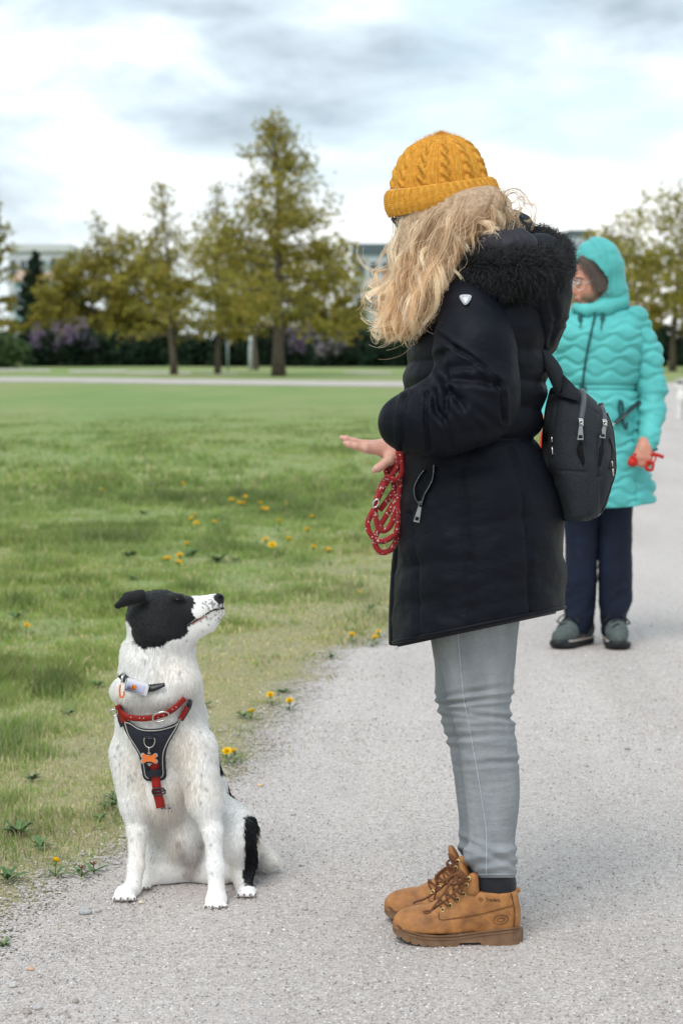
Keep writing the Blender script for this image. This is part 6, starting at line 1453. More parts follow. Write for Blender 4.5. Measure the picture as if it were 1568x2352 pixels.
# ================================================================== sling backpack
def c8(cx, cy): return (1340+cx/5.1136), (860+cy/5.1136)
M_BAG = mat_shell('charcoal_canvas', (.026, .029, .034), .8, .1, .05); M_PANEL = simple('dark_mesh_panel', (.012, .0125, .014), .85, var=.2, vscale=200, bump=.4, bscale=900, bdist=.001); M_GZIP = simple('grey_zip_tape', (.085, .095, .11), .5, var=.1, vscale=100); M_SLOT = simple('zip_slot', (.004, .004, .005), .9)
def heather(m):
    t = NT(m.node_tree); b = t.n['Principled BSDF']; co = t.add('ShaderNodeTexCoord').outputs['Object']; w_ = t.noise(t.mapping(co, scale=(1.6, 1.6, .5)), 420, 3, .7)
    t.put(b.inputs['Base Color'], t.ramp(w_, [(.3, (.016, .018, .022)), (.52, (.026, .030, .036)), (.72, (.042, .047, .055))]))
heather(M_BAG)
BR = [(970, 1393, 1440, .05), (985, 1385, 1468, .075), (1005, 1377, 1490, .095), (1030, 1369, 1514, .11), (1075, 1364, 1532, .122), (1149, 1361, 1538, .128), (1192, 1374, 1536, .126), (1240, 1387, 1522, .12), (1284, 1398, 1503, .112), (1297, 1400, 1482, .105), (1303, 1403, 1470, .10)]
BR = [(y*KS, a*KS, b*KS, h) for y, a, b, h in BR]
def bagd(X, Y, side):
    h = np.zeros_like(X); x, y = X/KS, Y/KS
    for pts, a, w in (([c8(560, 1180), c8(540, 1420), c8(590, 1640)], .010, 6), ([c8(830, 1180), c8(800, 1400), c8(810, 1690)], .008, 5), ([c8(550, 600), c8(560, 900)], .004, 4), ([c8(800, 760), c8(830, 980)], .004, 4), ([c8(300, 1620), c8(620, 1635)], .003, 3), ([c8(640, 1300), c8(660, 2255)], .004, 4), ([c8(830, 1690), c8(825, 2160)], .004, 4), ([c8(330, 540), c8(560, 690)], .003, 3), ([c8(640, 790), c8(800, 900)], .003, 3), ([c8(270, 650), c8(230, 1050)], .003, 3)):
        d = seg_dist(x, y, pts); h -= a*np.exp(-(d/w)**2)
    h += (vnoise(np.stack([X/40, Y/55, side], -1), 1, 5, 3)-.5)*.012
    return h
BAGC = .02
GBAG = loft(BR, 110, 150, BAGC, 2.9, None, bagd)
bag = loft_obj('backpack', GBAG, None, M_BAG); tag(bag, 'charcoal sling backpack with silver zip pulls hanging on the black coat\'s back', 'backpack')
pxb, pyb = proj(GBAG)
def on_bag(pts, off=.004):
    near = GBAG[..., 1] < YW+BAGC; out = []
    for a, b in pts:
        d = np.where(near, (pxb-a*KS)**2+(pyb-b*KS)**2, 1e9); i = np.unravel_index(np.argmin(d), d.shape); out.append(Ws(a, b, GBAG[i][1]-off))
    return np.array(out)
# wide shoulder strap going up to the back and over the coat
def band(name, L, Rr, off, th, parent, mat, n=30):
    a = spline(L, n); b = spline(Rr, n); V = []
    for i in range(n):
        m_ = (a[i]+b[i])/2+np.array([0, -th*.8, 0]); V += [a[i], m_, b[i], b[i]+np.array([0, th, 0]), a[i]+np.array([0, th, 0])]
    F = [tuple(f) for f in grid_faces(n, 5, True)] + [(0, 1, 2, 3, 4), tuple(5*n-5+k for k in range(4, -1, -1))]
    return fix_normals(add_obj(name, V, F, parent, mat))
strap = band('strap', [ws(*c8(40, 120), -.10), ws(*c8(120, 330), -.09), ws(*c8(220, 560), -.075), ws(*c8(285, 680), -.07)], [ws(*c8(85, 30), -.09), ws(*c8(230, 170), -.085), ws(*c8(335, 340), -.08), ws(*c8(335, 480), -.078)], 0, .014, bag, M_BAG)
band('strap_loop', [ws(*c8(285, 660), -.072), ws(*c8(330, 520), -.078), ws(*c8(345, 390), -.078)], [ws(*c8(545, 735), -.085), ws(*c8(548, 690), -.085), ws(*c8(545, 600), -.082)], 0, .012, bag, M_BAG, 14)
# upper strap running over the coat to the far shoulder
U1 = [(1352, 870), (1330, 820), (1303, 775), (1268, 740), (1235, 720)]; U2 = [(1362, 866), (1350, 815), (1322, 762), (1285, 722), (1250, 702)]
dd = [-.098, -.13, -.155, -.165, -.15]
band('strap', [ws(a-4, b+6, d) for (a, b), d in zip(U1, dd)], [ws(a, b, d) for (a, b), d in zip(U2, dd)], 0, .008, bag, M_PANEL)
# zip tapes, slots, pulls, side panel
for pts, w in (([c8(590, 605), c8(600, 700), c8(592, 820), c8(572, 960)], .0068), ([c8(820, 755), c8(850, 850), c8(862, 920), c8(872, 990)], .0056)): tube('zip_tape', on_bag(spline(pts, 24), -.001), w, bag, M_GZIP, 8)
for pts, w in (([c8(562, 1200), c8(560, 1350), c8(585, 1480), c8(605, 1640)], [.004, .0075, .006, .002]), ([c8(840, 1200), c8(822, 1400), c8(808, 1550), c8(806, 1690)], [.004, .0065, .005, .002])): tube('zip_slot', on_bag(spline(pts, 24), -.004), np.interp(np.linspace(0, 3, 24), range(4), w), bag, M_SLOT, 8)
def zipper(top, bot, w, L=.010):
    a, b = on_bag([top], .010)[0], on_bag([bot], .010)[0]; b[1] = a[1]-.001; s_ = add_obj('zip_slider', *box_vf(a, (w*1.1, .007, L), None, .5), bag, M_STEEL); add_obj('slider_bridge', *torus_vf(a+np.array([0, -.005, 0]), w*.32, .0012, (0, -1, .2), 14, 6), s_, M_STEEL); pull('zip_pull', a+np.array([0, -.004, -L*.45]), b+np.array([0, -.003, 0]), w*.62, s_, M_PULL)
zipper(c8(565, 1000), c8(560, 1225), .0105, .017); zipper(c8(868, 1010), c8(848, 1205), .0105, .016)
for a, b in ((c8(195, 1170), c8(205, 1415)), (c8(965, 1500), c8(980, 1690))): 
    p, q_ = on_bag([a], .006)[0], on_bag([b], .006)[0]; m_ = (p+q_)/2; tube('side_pull', [p, p+(m_-p)*.7], .0018, bag, M_STEEL, 6); tube('side_pull', [m_, q_], .0024, bag, M_STEEL, 6)
V = on_bag(spline([c8(225, 600), c8(160, 900), c8(125, 1400), c8(200, 1800), c8(305, 2230)], 30), -.002); tube('side_panel', V, .010, bag, M_PANEL, 8)
tube('bottom_piping', on_bag(spline([c8(660, 2248), c8(750, 2210), c8(832, 2155)], 14), .000), .002, bag, M_GZIP, 6)
tube('edge_piping', on_bag(spline([c8(905, 890), c8(975, 1110), c8(1008, 1480), c8(990, 1700), c8(832, 2160)], 40), .0), .0022, bag, M_PANEL, 6)
band('pocket_flap', on_bag(spline([c8(930, 1210), c8(965, 1350), c8(950, 1480), c8(925, 1600)], 10), .003), on_bag(spline([c8(940, 1200), c8(985, 1330), c8(1000, 1480), c8(980, 1600)], 10), .004), 0, .006, bag, M_PANEL, 12)

# ================================================================== red rope leash hanging from the hand
def cr(cx, cy): return (830+cx/5.2267), (1060+cy/5.2267)
def rope_mat():
    m, t, b = new_mat('red_rope'); uv = t.add('ShaderNodeUVMap', uv_map='rope').outputs[0]
    v = t.add('ShaderNodeTexVoronoi'); t.put(v.inputs['Vector'], t.mapping(uv, scale=(1, 1, 1))); v.inputs['Scale'].default_value = 1; v.inputs['Randomness'].default_value = .75
    sc_ = t.add('ShaderNodeSeparateColor'); t.put(sc_.inputs[0], v.outputs['Color'])
    core = t.math('LESS_THAN', v.outputs['Distance'], .42)
    c = t.ramp(t.noise(uv, 3, 3), [(.3, (.23, .008, .010)), (.7, (.40, .014, .014))])
    c = t.mix(t.math('MULTIPLY', core, t.math('GREATER_THAN', sc_.outputs[0], .74)), c, (.68, .64, .62)); c = t.mix(t.math('MULTIPLY', core, t.math('LESS_THAN', sc_.outputs[0], .24)), c, (.035, .02, .04))
    t.put(b.inputs['Base Color'], c); b.inputs['Roughness'].default_value = .75; b.inputs['Sheen Weight'].default_value = .2
    t.put(b.inputs['Normal'], t.bump(v.outputs['Distance'], .5, .0012)); return m
M_ROPE = rope_mat()
def rope(name, P, r, parent):
    sides = 12; V, F = tube_vf(P, r, sides); o = link(name, mesh_np(name, V, F), parent, M_ROPE); me = o.data
    L = np.r_[0, np.cumsum(np.linalg.norm(np.diff(P, axis=0), axis=1))]/.0032; uvl = me.uv_layers.new(name='rope'); vi = np.zeros(len(me.loops), np.int32); me.loops.foreach_get('vertex_index', vi)
    row = vi//sides; k = (vi % sides).astype(float)
    for p in me.polygons:                                  # close the seam round the tube
        ks = [vi[l] % sides for l in p.loop_indices]
        if len(ks) == 4 and max(ks)-min(ks) > 2:
            for l in p.loop_indices:
                if vi[l] % sides == 0: k[l] = sides
    u_ = k/sides*9; w_ = L[np.minimum(row, len(L)-1)]; uvl.data.foreach_set('uv', np.stack([w_+u_*.45, u_], -1).astype(np.float32).ravel())
    return o
def loop_pts(pts, d): return spline([ws(*cr(a, b), dz-.06) for (a, b), dz in zip(pts, np.linspace(d[0], d[1], len(pts)))], 130)
LOOPS = [([(880, 300), (900, 400), (915, 500), (925, 600), (905, 700), (880, 850), (872, 1000), (870, 1200), (840, 1400), (760, 1490), (650, 1535), (560, 1505), (485, 1410), (463, 1300), (500, 1200), (560, 1080), (590, 950), (650, 800), (715, 690), (702, 600), (698, 520), (745, 410), (790, 300)], (-.006, .010)),
         ([(840, 300), (815, 420), (790, 560), (790, 700), (815, 850), (822, 1050), (800, 1230), (750, 1345), (680, 1395), (610, 1370), (575, 1250), (560, 1120), (590, 1000), (650, 860), (720, 750), (800, 650), (850, 540), (870, 300)], (.012, -.004)),
         ([(600, 1390), (560, 1490), (565, 1590), (640, 1675), (740, 1660), (810, 1580), (855, 1450), (862, 1300), (850, 1100), (858, 900), (890, 720), (905, 560), (890, 420), (905, 300)], (.006, .02)),
         ([(800, 880), (740, 970), (680, 1050), (620, 1130)], (.02, .014)), ([(800, 1030), (740, 1140), (680, 1240), (625, 1330), (640, 1370)], (.014, .004)), ([(690, 680), (740, 715), (800, 728), (860, 712), (905, 660)], (-.012, -.010)), ([(760, 300), (775, 450), (760, 580), (745, 680)], (.02, .01))]
P_ = [loop_pts(*q) for q in LOOPS]
leash = rope('leash', P_[0], .0063, None); tag(leash, 'red rope leash with white flecks hanging in loops from the flat hand', 'leash')
for q in P_[1:]: rope('loop', q[::1] if len(q) > 60 else q, .0063, leash)
tube('ring', spline([ws(*cr(a, b), -.07) for a, b in ((600, 985), (560, 1000), (538, 1040), (545, 1090), (580, 1080), (610, 1030))], 30, True)[:-1], .0018, leash, M_STEEL, 7, closed=True)
# ================================================================== the woman in the turquoise coat
Y2 = float(Yg(1482)); M2 = Y2/FD
def w2(x, y, d=0.0): return Wd(x, y, Y2+np.asarray(d, float))
M_TEAL = mat_shell('turquoise_quilt', (.10, .46, .445), .5, .12, .1); M_TEALD = simple('dark_teal_trim', (.012, .075, .08), .5); M_NAVYT = simple('navy_trousers', (.0045, .009, .024), .8, var=.25, vscale=12, bump=.3, bscale=30, bdist=.012)
M_SKIN2 = mat_skin('ruddy_skin', (.58, .27, .19)); M_GHAIR = mat_hair('grey_hair', .45, .15)
b2_ = Solid()
def c2_(S, a, b, ra, rb, k=.03): S.cap(w2(*a), w2(*b), ra, rb, k)
c2_(b2_, (1380, 810), (1378, 1000), .11, .11, .06); c2_(b2_, (1325, 752), (1435, 752), .05, .05); c2_(b2_, (1350, 1000), (1337, 1250), .07, .045); c2_(b2_, (1337, 1250), (1327, 1455), .045, .026); c2_(b2_, (1405, 1000), (1412, 1250), .07, .045); c2_(b2_, (1412, 1250), (1412, 1455), .045, .026)
c2_(b2_, (1445, 755), (1487, 880, .02), .045, .036); c2_(b2_, (1487, 880, .02), (1482, 1025, -.14), .036, .027); c2_(b2_, (1308, 755), (1272, 870, .03), .05, .038); c2_(b2_, (1272, 870, .03), (1254, 965, -.07), .034, .026)
c2_(b2_, (1378, 740), (1368, 660), .05, .05); c2_(b2_, (1326, 1462, 0), (1310, 1474, -.05), .026, .022); c2_(b2_, (1412, 1462, 0), (1411, 1474, -.05), .026, .022)
V1, F1 = b2_.skin(.014)
fc2 = Solid(); R2 = Matrix.Rotation(R(-18), 3, 'Y')
fc2.ell(w2(1368, 620, .01), (.088, .076, .105), .03, R2); fc2.ell(w2(1348, 655, -.015), (.058, .064, .075), .03, R2)
c2_(fc2, (1322, 646, -.035), (1316, 668, -.045), .009, .011, .012); fc2.ell(w2(1318, 672, -.042), (.013, .017, .011), .008); fc2.ell(w2(1326, 685, -.042), (.012, .022, .0055), .006); fc2.ell(w2(1328, 690, -.040), (.012, .02, .006), .006)
fc2.ell(w2(1330, 678, -.03), (.020, .03, .022), .012); fc2.ell(w2(1336, 702, -.025), (.024, .026, .022), .02); fc2.ell(w2(1348, 668, -.058), (.03, .022, .028), .02); fc2.ell(w2(1330, 640, -.055), (.022, .014, .008), .012)
fc2.ell(w2(1328, 651, -.072), (.014, .012, .009), .006, None, True); fc2.ell(w2(1386, 648, -.062), (.016, .010, .03), .01)
V2, F2 = fc2.skin(.0045)
def fist(S, c, sx, up=0, open_=False):
    """closed hand hanging down: back of the hand towards the camera, four fingers bent round, thumb in front"""
    for i, u in enumerate((-1.25, -.42, .42, 1.2)):
        x = c[0]+u*9.5*sx; k = w2(x, c[1]+4+abs(u)*1.5, c[2]-.028); p = w2(x-2*sx, c[1]+21-abs(u)*2.5, c[2]-.030); q = w2(x-1*sx, c[1]+24-abs(u)*3, c[2]+.0); t_ = w2(x, c[1]+12, c[2]+.012)
        S.cap(w2(c[0]+u*5*sx, c[1]-14, c[2]-.012), k, .017, .0125, .016); S.cap(k, p, .0115, .0105, .006); S.cap(p, q, .0105, .0095, .006); S.cap(q, t_, .0092, .008, .006)
    S.cap(w2(c[0]-11*sx, c[1]-8, c[2]-.01), w2(c[0]-19*sx, c[1]+6, c[2]-.028), .015, .0115, .012); S.cap(w2(c[0]-19*sx, c[1]+6, c[2]-.028), w2(c[0]-15*sx, c[1]+17, c[2]-.040), .0108, .0085, .008)
    S.cap(w2(c[0], c[1]-30, c[2]), w2(c[0], c[1]-12, c[2]-.006), .026, .028, .02)
h2 = Solid(); fist(h2, (1478, 1046, -.155), 1.15); 
for i, (x, y, d, ex, ey) in enumerate(((1246, 962, -.10, 1245, 975), (1251, 957, -.092, 1248, 974), (1256, 956, -.084, 1252, 975), (1261, 958, -.076, 1256, 976))): h2.cap(w2(1257, 985, -.075), w2(x+1, y+10, d), .013, .011, .012); h2.cap(w2(x+1, y+10, d), w2(x, y, d-.015), .0105, .0095, .006); h2.cap(w2(x, y, d-.015), w2(ex, ey, d-.035), .0095, .0078, .006)
h2.cap(w2(1258, 1000, -.06), w2(1256, 982, -.07), .024, .022, .02); h2.cap(w2(1254, 984, -.09), w2(1244, 979, -.11), .012, .009, .008)
V3, F3 = h2.skin(.004)
n1, n2 = len(V1), len(V1)+len(V2)
w_two = add_obj('person', np.vstack([V1, V2, V3]), np.vstack([F1, F2+n1, F3+n2]), None, M_SKIN2)
tag(w_two, 'person in a hooded turquoise quilted coat and navy trousers looking down on the path', 'person')
M_LIPS = simple('lips', (.36, .10, .085), .5); add_obj('lips', *ball_vf(w2(1322, 688, -.052), (.010, .012, .0042), 8, 12), w_two, M_LIPS)
add_obj('eye', *ball_vf(w2(1327, 651, -.068), (.011, .0085, .0075), 8, 12), w_two, simple('eye_white', (.5, .46, .42), .15, spec=.6)); add_obj('eyebrow', *tube_vf(spline([w2(1319, 641, -.06), w2(1328, 638, -.072), w2(1340, 641, -.076)], 12), [.002]*3+[.0035]*6+[.0018]*3, 6), w_two, simple('brow_hair', (.12, .09, .075), .8))
# glasses
M_GF = simple('pale_glasses_frame', (.62, .6, .56), .25, .6); g2 = tube('glasses', spline([w2(1318, 646, -.078), w2(1328, 643, -.086), w2(1340, 648, -.09), w2(1342, 658, -.09), w2(1333, 666, -.088), w2(1321, 662, -.08)], 36, True)[:-1], .0014, w_two, M_GF, 6, closed=True)
tube('temple', spline([w2(1342, 650, -.09), w2(1362, 645, -.085), w2(1386, 642, -.07)], 12), .0019, g2, M_GF, 6); tube('glasses_rim', spline([w2(1310, 647, -.05), w2(1314, 644, -.065), w2(1316, 652, -.072), w2(1314, 662, -.066), w2(1309, 658, -.052)], 24, True)[:-1], .0018, g2, M_GF, 6, closed=True)
# grey hair under the hood
G2 = [([(1332, 593, -.06), (1352, 606, -.075), (1370, 634, -.075), (1381, 668, -.07)], 1), ([(1342, 591, -.05), (1366, 614, -.065), (1384, 650, -.06), (1387, 682, -.06)], 1), ([(1326, 596, -.055), (1343, 612, -.08), (1358, 638, -.085), (1370, 670, -.085)], .25), ([(1322, 600, -.05), (1332, 616, -.075), (1344, 636, -.09), (1356, 660, -.095)], .15), ([(1326, 606, -.05), (1328, 626, -.08), (1336, 648, -.10), (1350, 664, -.102)], .05)]
rq = np.random.default_rng(4); S2_, C2_ = [], []
for pts, wg in G2[:3]:
    b_ = spline([w2(*p) for p in pts], 14); T, U, B_ = frames(b_); n = int(260*wg); q = rq.normal(0, 1, (n, 2)); tt = np.linspace(0, 1, 14)
    S2_.append(b_[None]+(U[None]*q[:, :1, None]*.010+B_[None]*q[:, 1:, None]*.012)*(.5+.8*tt)[None, :, None]); C2_.append(np.array((.17, .135, .115))*(.6+1.5*rq.random((n, 1))**2))
hr2 = Solid(); 
for pts, wg in G2[:2]:
    q = [w2(p[0]+3, p[1], p[2]+.022) for p in pts]; hr2.chain(q, [.016]*len(q), .02)
hair2 = add_obj('hair', *hr2.skin(.007), w_two, simple('grey_hair_under', (.11, .085, .07), .8, var=.4, vscale=90)); strands('hair_strand', np.concatenate(S2_), np.linspace(.0006, .0003, 14), hair2, M_GHAIR, np.concatenate(C2_))
# quilted coat
def wave_h(x, y, A=.0062):
    d = np.full(np.shape(x), 99.); ph = 2*PI*x/64
    for i in range(-2, 26):
        if i == 8: continue
        yi = 668+27.2*i + 7.6*np.cos(ph+2.35*i); d = np.minimum(d, np.abs(y-yi))
    return A*(1-np.exp(-(d/6.5)**2))
def cq(X, Y, side):
    h = wave_h(X, Y); wb = np.exp(-((Y-890)/16)**2); h = h*(1-wb) - wb*.004 - .006*np.exp(-((Y-884)/2.6)**2) - .006*np.exp(-((Y-896)/2.6)**2)
    for pts in ([(1352, 700), (1366, 722), (1354, 775), (1343, 830), (1338, 890), (1337, 1175)],): h -= .010*np.exp(-(seg_dist(X, Y, pts)/4)**2)*(side > 0)
    for pts in ([(1453, 960), (1458, 1050), (1462, 1170)],): h -= .006*np.exp(-(seg_dist(X, Y, pts)/3)**2)
    return h + (vnoise(np.stack([X/40, Y/30, side], -1), 1, 6, 2)-.5)*.010
C2R = [(704, 1345, 1428, .05, .03), (714, 1322, 1448, .085, .022), (730, 1294, 1470, .115, .012), (765, 1274, 1478, .145), (830, 1278, 1470, .15), (890, 1281, 1464, .145), (960, 1274, 1472, .155), (1050, 1270, 1488, .165), (1130, 1268, 1500, .17), (1160, 1268, 1502, .17), (1167, 1270, 1500, .166)]
GC = loft(C2R, 200, 330, .0, 2.2, lambda X, Y: (-12*((X-1385)/115)**2*(X > 1385))*sstep(1060, 1165, Y), cq, k0=Y2)
coat = loft_obj('coat', GC, w_two, M_TEAL, capb=True); coat['label'] = 'turquoise quilted hooded coat'
def sleeve2(pts, rs):
    S = Solid(); S.chain([w2(*p) for p in pts], rs, .03); V, F = S.skin(.0062); V = relax(V, F, 1); N = vert_normals(V, F); x, y = proj(V)
    h = wave_h(x*1.0+14, y-8, .009)*(1-.55*sstep(850, 900, y)) + (vnoise(np.stack([x/60, y/11, N[:, 1]], -1), 1, 5, 2)-.5)*.020*np.exp(-((y-925)/55)**2) + (vnoise(V, 22, 5, 2)-.5)*.008
    V = V+N*h[:, None]; return V, F
S_A = sleeve2([(1452, 738, 0), (1484, 815, .01), (1495, 895, -.01), (1496, 945, -.06), (1489, 1012, -.135)], [.064, .058, .056, .051, .043])
add_obj('sleeve', *S_A, coat, M_TEAL); add_obj('sleeve', *sleeve2([(1306, 742, 0), (1278, 830, .02), (1268, 885, .02), (1258, 958, -.05)], [.062, .055, .05, .042]), coat, M_TEAL)
cu = Solid(); cu.cap(w2(1488, 1014, -.137), w2(1485, 1026, -.145), .040, .037, .01); add_obj('cuff', *cu.skin(.005), coat, M_TEAL); tube('cuff_edge', np.array([w2(1485+23*math.cos(a), 1029+5*math.sin(a)+6*math.cos(a)*.4, -.145-.036*math.sin(a)) for a in np.arange(30)*2*PI/30]), .004, coat, M_TEALD, 6, closed=True)
ho = Solid(); ho.ell(w2(1374, 617, .015), (.109, .118, .134), .03, Matrix.Rotation(R(-8), 3, 'Y')); ho.cap(w2(1390, 680, .02), w2(1385, 712, .01), .098, .085, .04); ho.ell(w2(1360, 704, -.055), (.062, .035, .022), .02)
ho.ell(w2(1333, 652, -.10), (.090, .125, .106), .014, Matrix.Rotation(R(-12), 3, 'Y') , True); ho.ell(w2(1365, 635, -.01), (.085, .088, .11), .012, None, True)
HV2, HF2 = ho.skin(.0055); HV2 = relax(HV2, HF2, 2); HN2 = vert_normals(HV2, HF2); x, y = proj(HV2)
hh = -.005*np.exp(-(seg_dist(x, y, [(1372, 545), (1392, 570), (1405, 620), (1404, 660)])/3)**2) - .005*np.exp(-(seg_dist(x, y, [(1350, 550), (1378, 590), (1392, 640), (1390, 680)])/3)**2) - .005*np.exp(-(seg_dist(x, y, [(1395, 690), (1425, 682), (1438, 672)])/4)**2) + (vnoise(np.stack([x/30, y/18, HN2[:, 1]], -1), 1, 8, 2)-.5)*.011
hood2 = add_obj('hood', HV2+HN2*hh[:, None], HF2, coat, M_TEAL)
cl = Solid(); cl.chain([w2(1322, 706, -.05), w2(1345, 713, -.085), w2(1385, 708, -.08), w2(1425, 694, -.02)], [.020, .024, .032, .036], .02); add_obj('collar', *cl.skin(.006), hood2, M_TEAL)
def on_coat2(pts, off):
    px, py = proj(GC); near = GC[..., 1] < Y2; out = []
    for a, b in pts: d = np.where(near, (px-a)**2+(py-b)**2, 1e9); i = np.unravel_index(np.argmin(d), d.shape); out.append(Wd(a, b, GC[i][1]-off))
    return np.array(out)
zp = spline([(1354, 694), (1363, 712), (1362, 735), (1354, 775), (1345, 820), (1339, 860), (1337, 892)], 40); zz = on_coat2(zp, .006); zz[:12, 1] -= np.linspace(.035, 0, 12); tube('front_zip', zz, .0048, coat, M_TEALD, 6)
for pts in ([(1334, 712), (1331, 728), (1333, 742), (1330, 752)], [(1387, 704), (1384, 722), (1381, 740), (1379, 756)]):
    q = on_coat2(spline(pts, 12), .016); cd = tube('drawstring', q, np.interp(np.linspace(0, 1, 12), [0, .15, .55, .6, 1], [.004, .010, .009, .003, .0025]), coat, M_TEALD, 7)
for pts, r in (([(1330, 884), (1337, 894), (1345, 890)], .006), ([(1423, 918), (1420, 935), (1425, 960), (1430, 940), (1426, 920)], .005), ([(1428, 962), (1432, 975), (1437, 985), (1440, 970)], .005)): tube('pocket_cord', on_coat2(spline(pts, 14), .012), r, coat, M_TEALD, 6)
q = on_coat2(spline([(1466, 922), (1448, 940), (1428, 958), (1412, 972)], 14), .018); V, F = tube_vf(q, .011, 6, flat=(1, .4)); add_obj('black_strap', V, F, coat, M_BLKP); tube('strap_hook', on_coat2(spline([(1412, 972), (1404, 976), (1399, 984), (1404, 982)], 10), .018), .0035, coat, M_STEEL, 6)
# trousers and shoes
def tf(X, Y, side): return (vnoise(np.stack([X/60, Y/40+X/70, side], -1), 1, 3, 3)-.5)*.017*(.35+sstep(1250, 1440, Y)*.8)
TL = [(1120, 1290, 1384, .095), (1180, 1292, 1380, .092), (1250, 1296, 1375, .085), (1300, 1296, 1371, .082), (1340, 1294, 1369, .08), (1380, 1295, 1366, .078), (1420, 1296, 1360, .076), (1448, 1299, 1354, .075), (1456, 1302, 1351, .07)]
TR_ = [(1120, 1366, 1456, .095), (1180, 1366, 1453, .092), (1250, 1370, 1450, .085), (1300, 1372, 1449, .082), (1340, 1374, 1449, .08), (1380, 1376, 1446, .078), (1420, 1380, 1441, .076), (1450, 1383, 1438, .074), (1460, 1386, 1436, .07)]
tr2 = loft_obj('trousers', loft(TL, 60, 150, 0, 2.1, None, tf, k0=Y2), w_two, M_NAVYT); loft_obj('trouser_leg', loft(TR_, 60, 150, .01, 2.1, None, tf, k0=Y2), tr2, M_NAVYT)
M_SHOE = simple('grey_green_suede', (.085, .105, .10), .85, var=.25, vscale=60, bump=.3, bscale=160); M_RUB = simple('black_rubber', (.015, .016, .018), .6); M_BAND = simple('beige_midsole', (.34, .30, .27), .7)
def shoe(cx, cy, dirx, diry, label):
    """dir: where the toe points (world x, y); toe low, ankle high"""
    c = w2(cx, cy, 0); c[2] = 0; d = np.array([dirx, diry, 0.0]); d /= np.linalg.norm(d); s_ = np.array([-d[1], d[0], 0]); up = np.array([0, 0, 1.0]); q = lambda f, l, z: c+d*f+s_*l+up*z
    S = Solid(); S.cap(q(.09, 0, .055), q(.13, 0, .048), .043, .036, .02); S.cap(q(-.06, 0, .065), q(.06, 0, .065), .042, .044, .03); S.cap(q(-.06, 0, .07), q(-.055, 0, .12), .04, .042, .03); S.cap(q(.06, 0, .075), q(-.01, 0, .115), .034, .04, .03); S.plane(q(0, 0, .030), -up)
    sh = add_obj('shoe', *S.skin(.006), w_two, M_SHOE); sh['label'] = label
    T = Solid(); T.cap(q(-.06, 0, .018), q(.09, 0, .018), .046, .05, .02); T.ell(q(.11, 0, .022), (.055, .055, .03), .02); T.plane(q(0, 0, .030), up); T.plane(q(0, 0, .002), -up); add_obj('sole', *T.skin(.006), sh, M_RUB)
    T = Solid(); T.cap(q(-.06, 0, .034), q(.09, 0, .034), .048, .051, .02); T.plane(q(0, 0, .037), up, .002); T.plane(q(0, 0, .027), -up, .002); add_obj('midsole', *T.skin(.005), sh, M_BAND)
    add_obj('toe_cap', *ball_vf(q(.132, 0, .028), (.042, .042, .022), 10, 14), sh, M_RUB)
    for k in range(4): f = .100-.026*k; z = .082+.018*k; tube('lace', spline([q(f, -.034, z-.012), q(f+.006, -.012, z+.016), q(f-.006, .012, z+.017), q(f, .034, z-.012)], 10), .0062, sh, M_RUB, 6)
    for sg in (-1, 1): tube('lace_loop', spline([q(.04, 0, .125), q(.06, .025*sg, .135), q(.065, .055*sg, .105), q(.05, .04*sg, .10), q(.04, 0, .12)], 16), .0035, sh, M_RUB, 6)
shoe(1322, 1482, -.62, -.8, 'grey green hiking shoe pointing to the left'); shoe(1411, 1480, -.02, -1, 'grey green hiking shoe pointing at the camera')
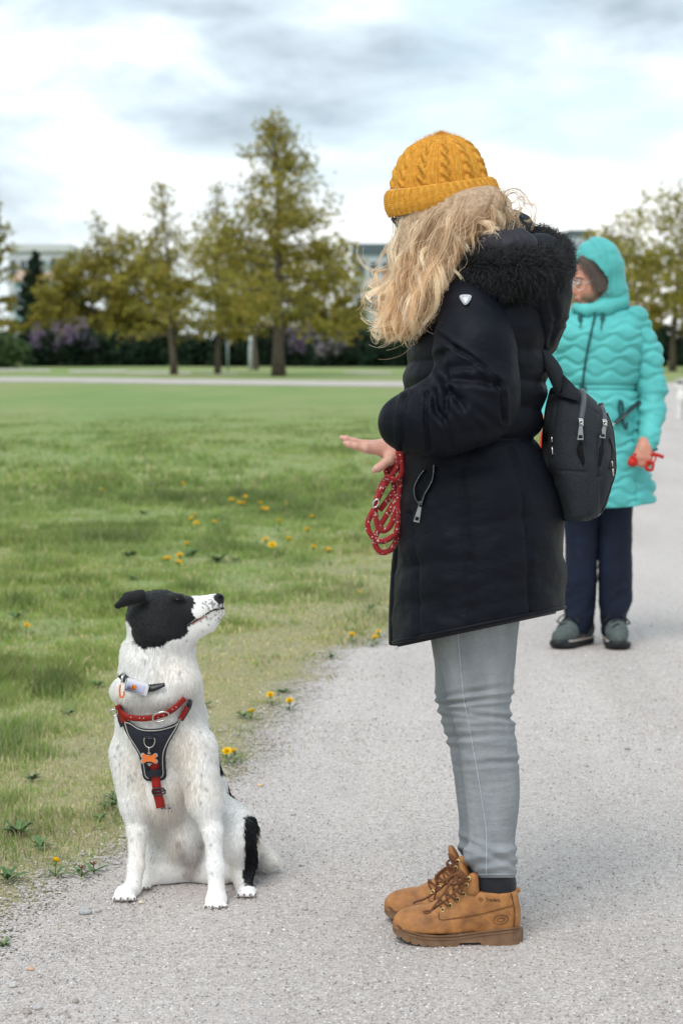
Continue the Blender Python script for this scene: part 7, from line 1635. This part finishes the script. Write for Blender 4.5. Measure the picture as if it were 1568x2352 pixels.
# red lead gathered in her hand, and the red dummy in the other hand
M_RED2 = simple('bright_red_lead', (.50, .022, .012), .5, var=.15, vscale=80)
ld = tube('dog_lead', spline([w2(1452, 1048, -0.185), w2(1445, 1054, -0.200), (w2(1447, 1066, -0.200)), w2(1456, 1069, -0.205), w2(1461, 1058, -0.210), w2(1455, 1049, -0.205), w2(1458, 1043, -0.190), w2(1475, 1052, -0.175), w2(1490, 1050, -0.185), w2(1500, 1040, -0.190), w2(1505, 1052, -0.190), w2(1498, 1062, -0.200), w2(1484, 1064, -0.205), w2(1482, 1078, -0.205), w2(1496, 1080, -0.200), w2(1500, 1064, -0.190)], 120), .0065, None, M_RED2, 7, flat=(1, .6))
tag(ld, 'bright red dog lead bunched in the hand beside the turquoise coat', 'dog lead')
tube('lead_end', spline([w2(1492, 1046, -0.190), w2(1505, 1044, -0.185), w2(1522, 1050, -0.180)], 8), .0085, ld, M_RED2, 6); tube('lead_loop', spline([w2(1484, 1062, -0.215), w2(1492, 1060, -0.220), w2(1499, 1066, -0.215), w2(1496, 1078, -0.215), w2(1486, 1077, -0.220)], 24, True)[:-1], .006, ld, M_RED2, 6, closed=True)
add_obj('lead_ball', *ball_vf(w2(1450, 1062, -0.200), .019, 9, 12), ld, M_RED2)
dm = Solid(); dm.cap(w2(1258, 1000, -.10), w2(1254, 1075, -.10), .034, .036, .01); DMV, DMF = dm.skin(.007); dmy = add_obj('training_dummy', DMV, DMF, None, M_RED2); tag(dmy, 'orange red padded training dummy held between the black coat and the backpack', 'training dummy')
tube('dummy_cord', spline([w2(1258, 984, -.10), w2(1252, 975, -.115), w2(1250, 985, -.12), w2(1256, 992, -.11)], 14), .004, dmy, M_RED2, 6)
# ---------------- small white dog far down the path, cut by the right edge
YD = float(Yg(962)); MD = YD/FD
def wf(x, y, d=0.): return Wd(x, y, YD+d)
fd = Solid()
def f_(a, b, ra, rb, k=.05): fd.cap(wf(*a), wf(*b), ra*MD, rb*MD, k)
f_((1566, 912), (1618, 914), 15, 14); f_((1564, 905), (1559, 888), 10, 8); f_((1560, 884), (1552, 888), 8, 4.5); f_((1563, 880, -.03), (1567, 890, -.05), 3.5, 2.5)
for x, d in ((1560, -.05), (1567, .06), (1612, -.05), (1620, .06)): f_((x, 918, d), (x-1, 945, d), 6, 3.6); f_((x-1, 945, d), (x-2, 959, d), 3.6, 3.2); f_((x-2, 959, d), (x-5, 960, d-.01), 3, 2.4)
f_((1628, 908), (1645, 885), 4, 2.5)
FV_, FF_ = fd.skin(.012); x, y = proj(FV_); Cc = np.tile((.72, .70, .67), (len(FV_), 1)); Cc[((x > 1570) & (x < 1590) & (y < 922)) | ((x < 1570) & (y < 882))] = (.02, .02, .022)
me = mesh_np('far_dog', FV_, FF_); col_attr(me, 'tint', Cc); o = link('dog', me, None, mat_tint('far_dog_coat', .8)); tag(o, 'white dog with a dark back far down the path, cut by the right edge', 'dog')
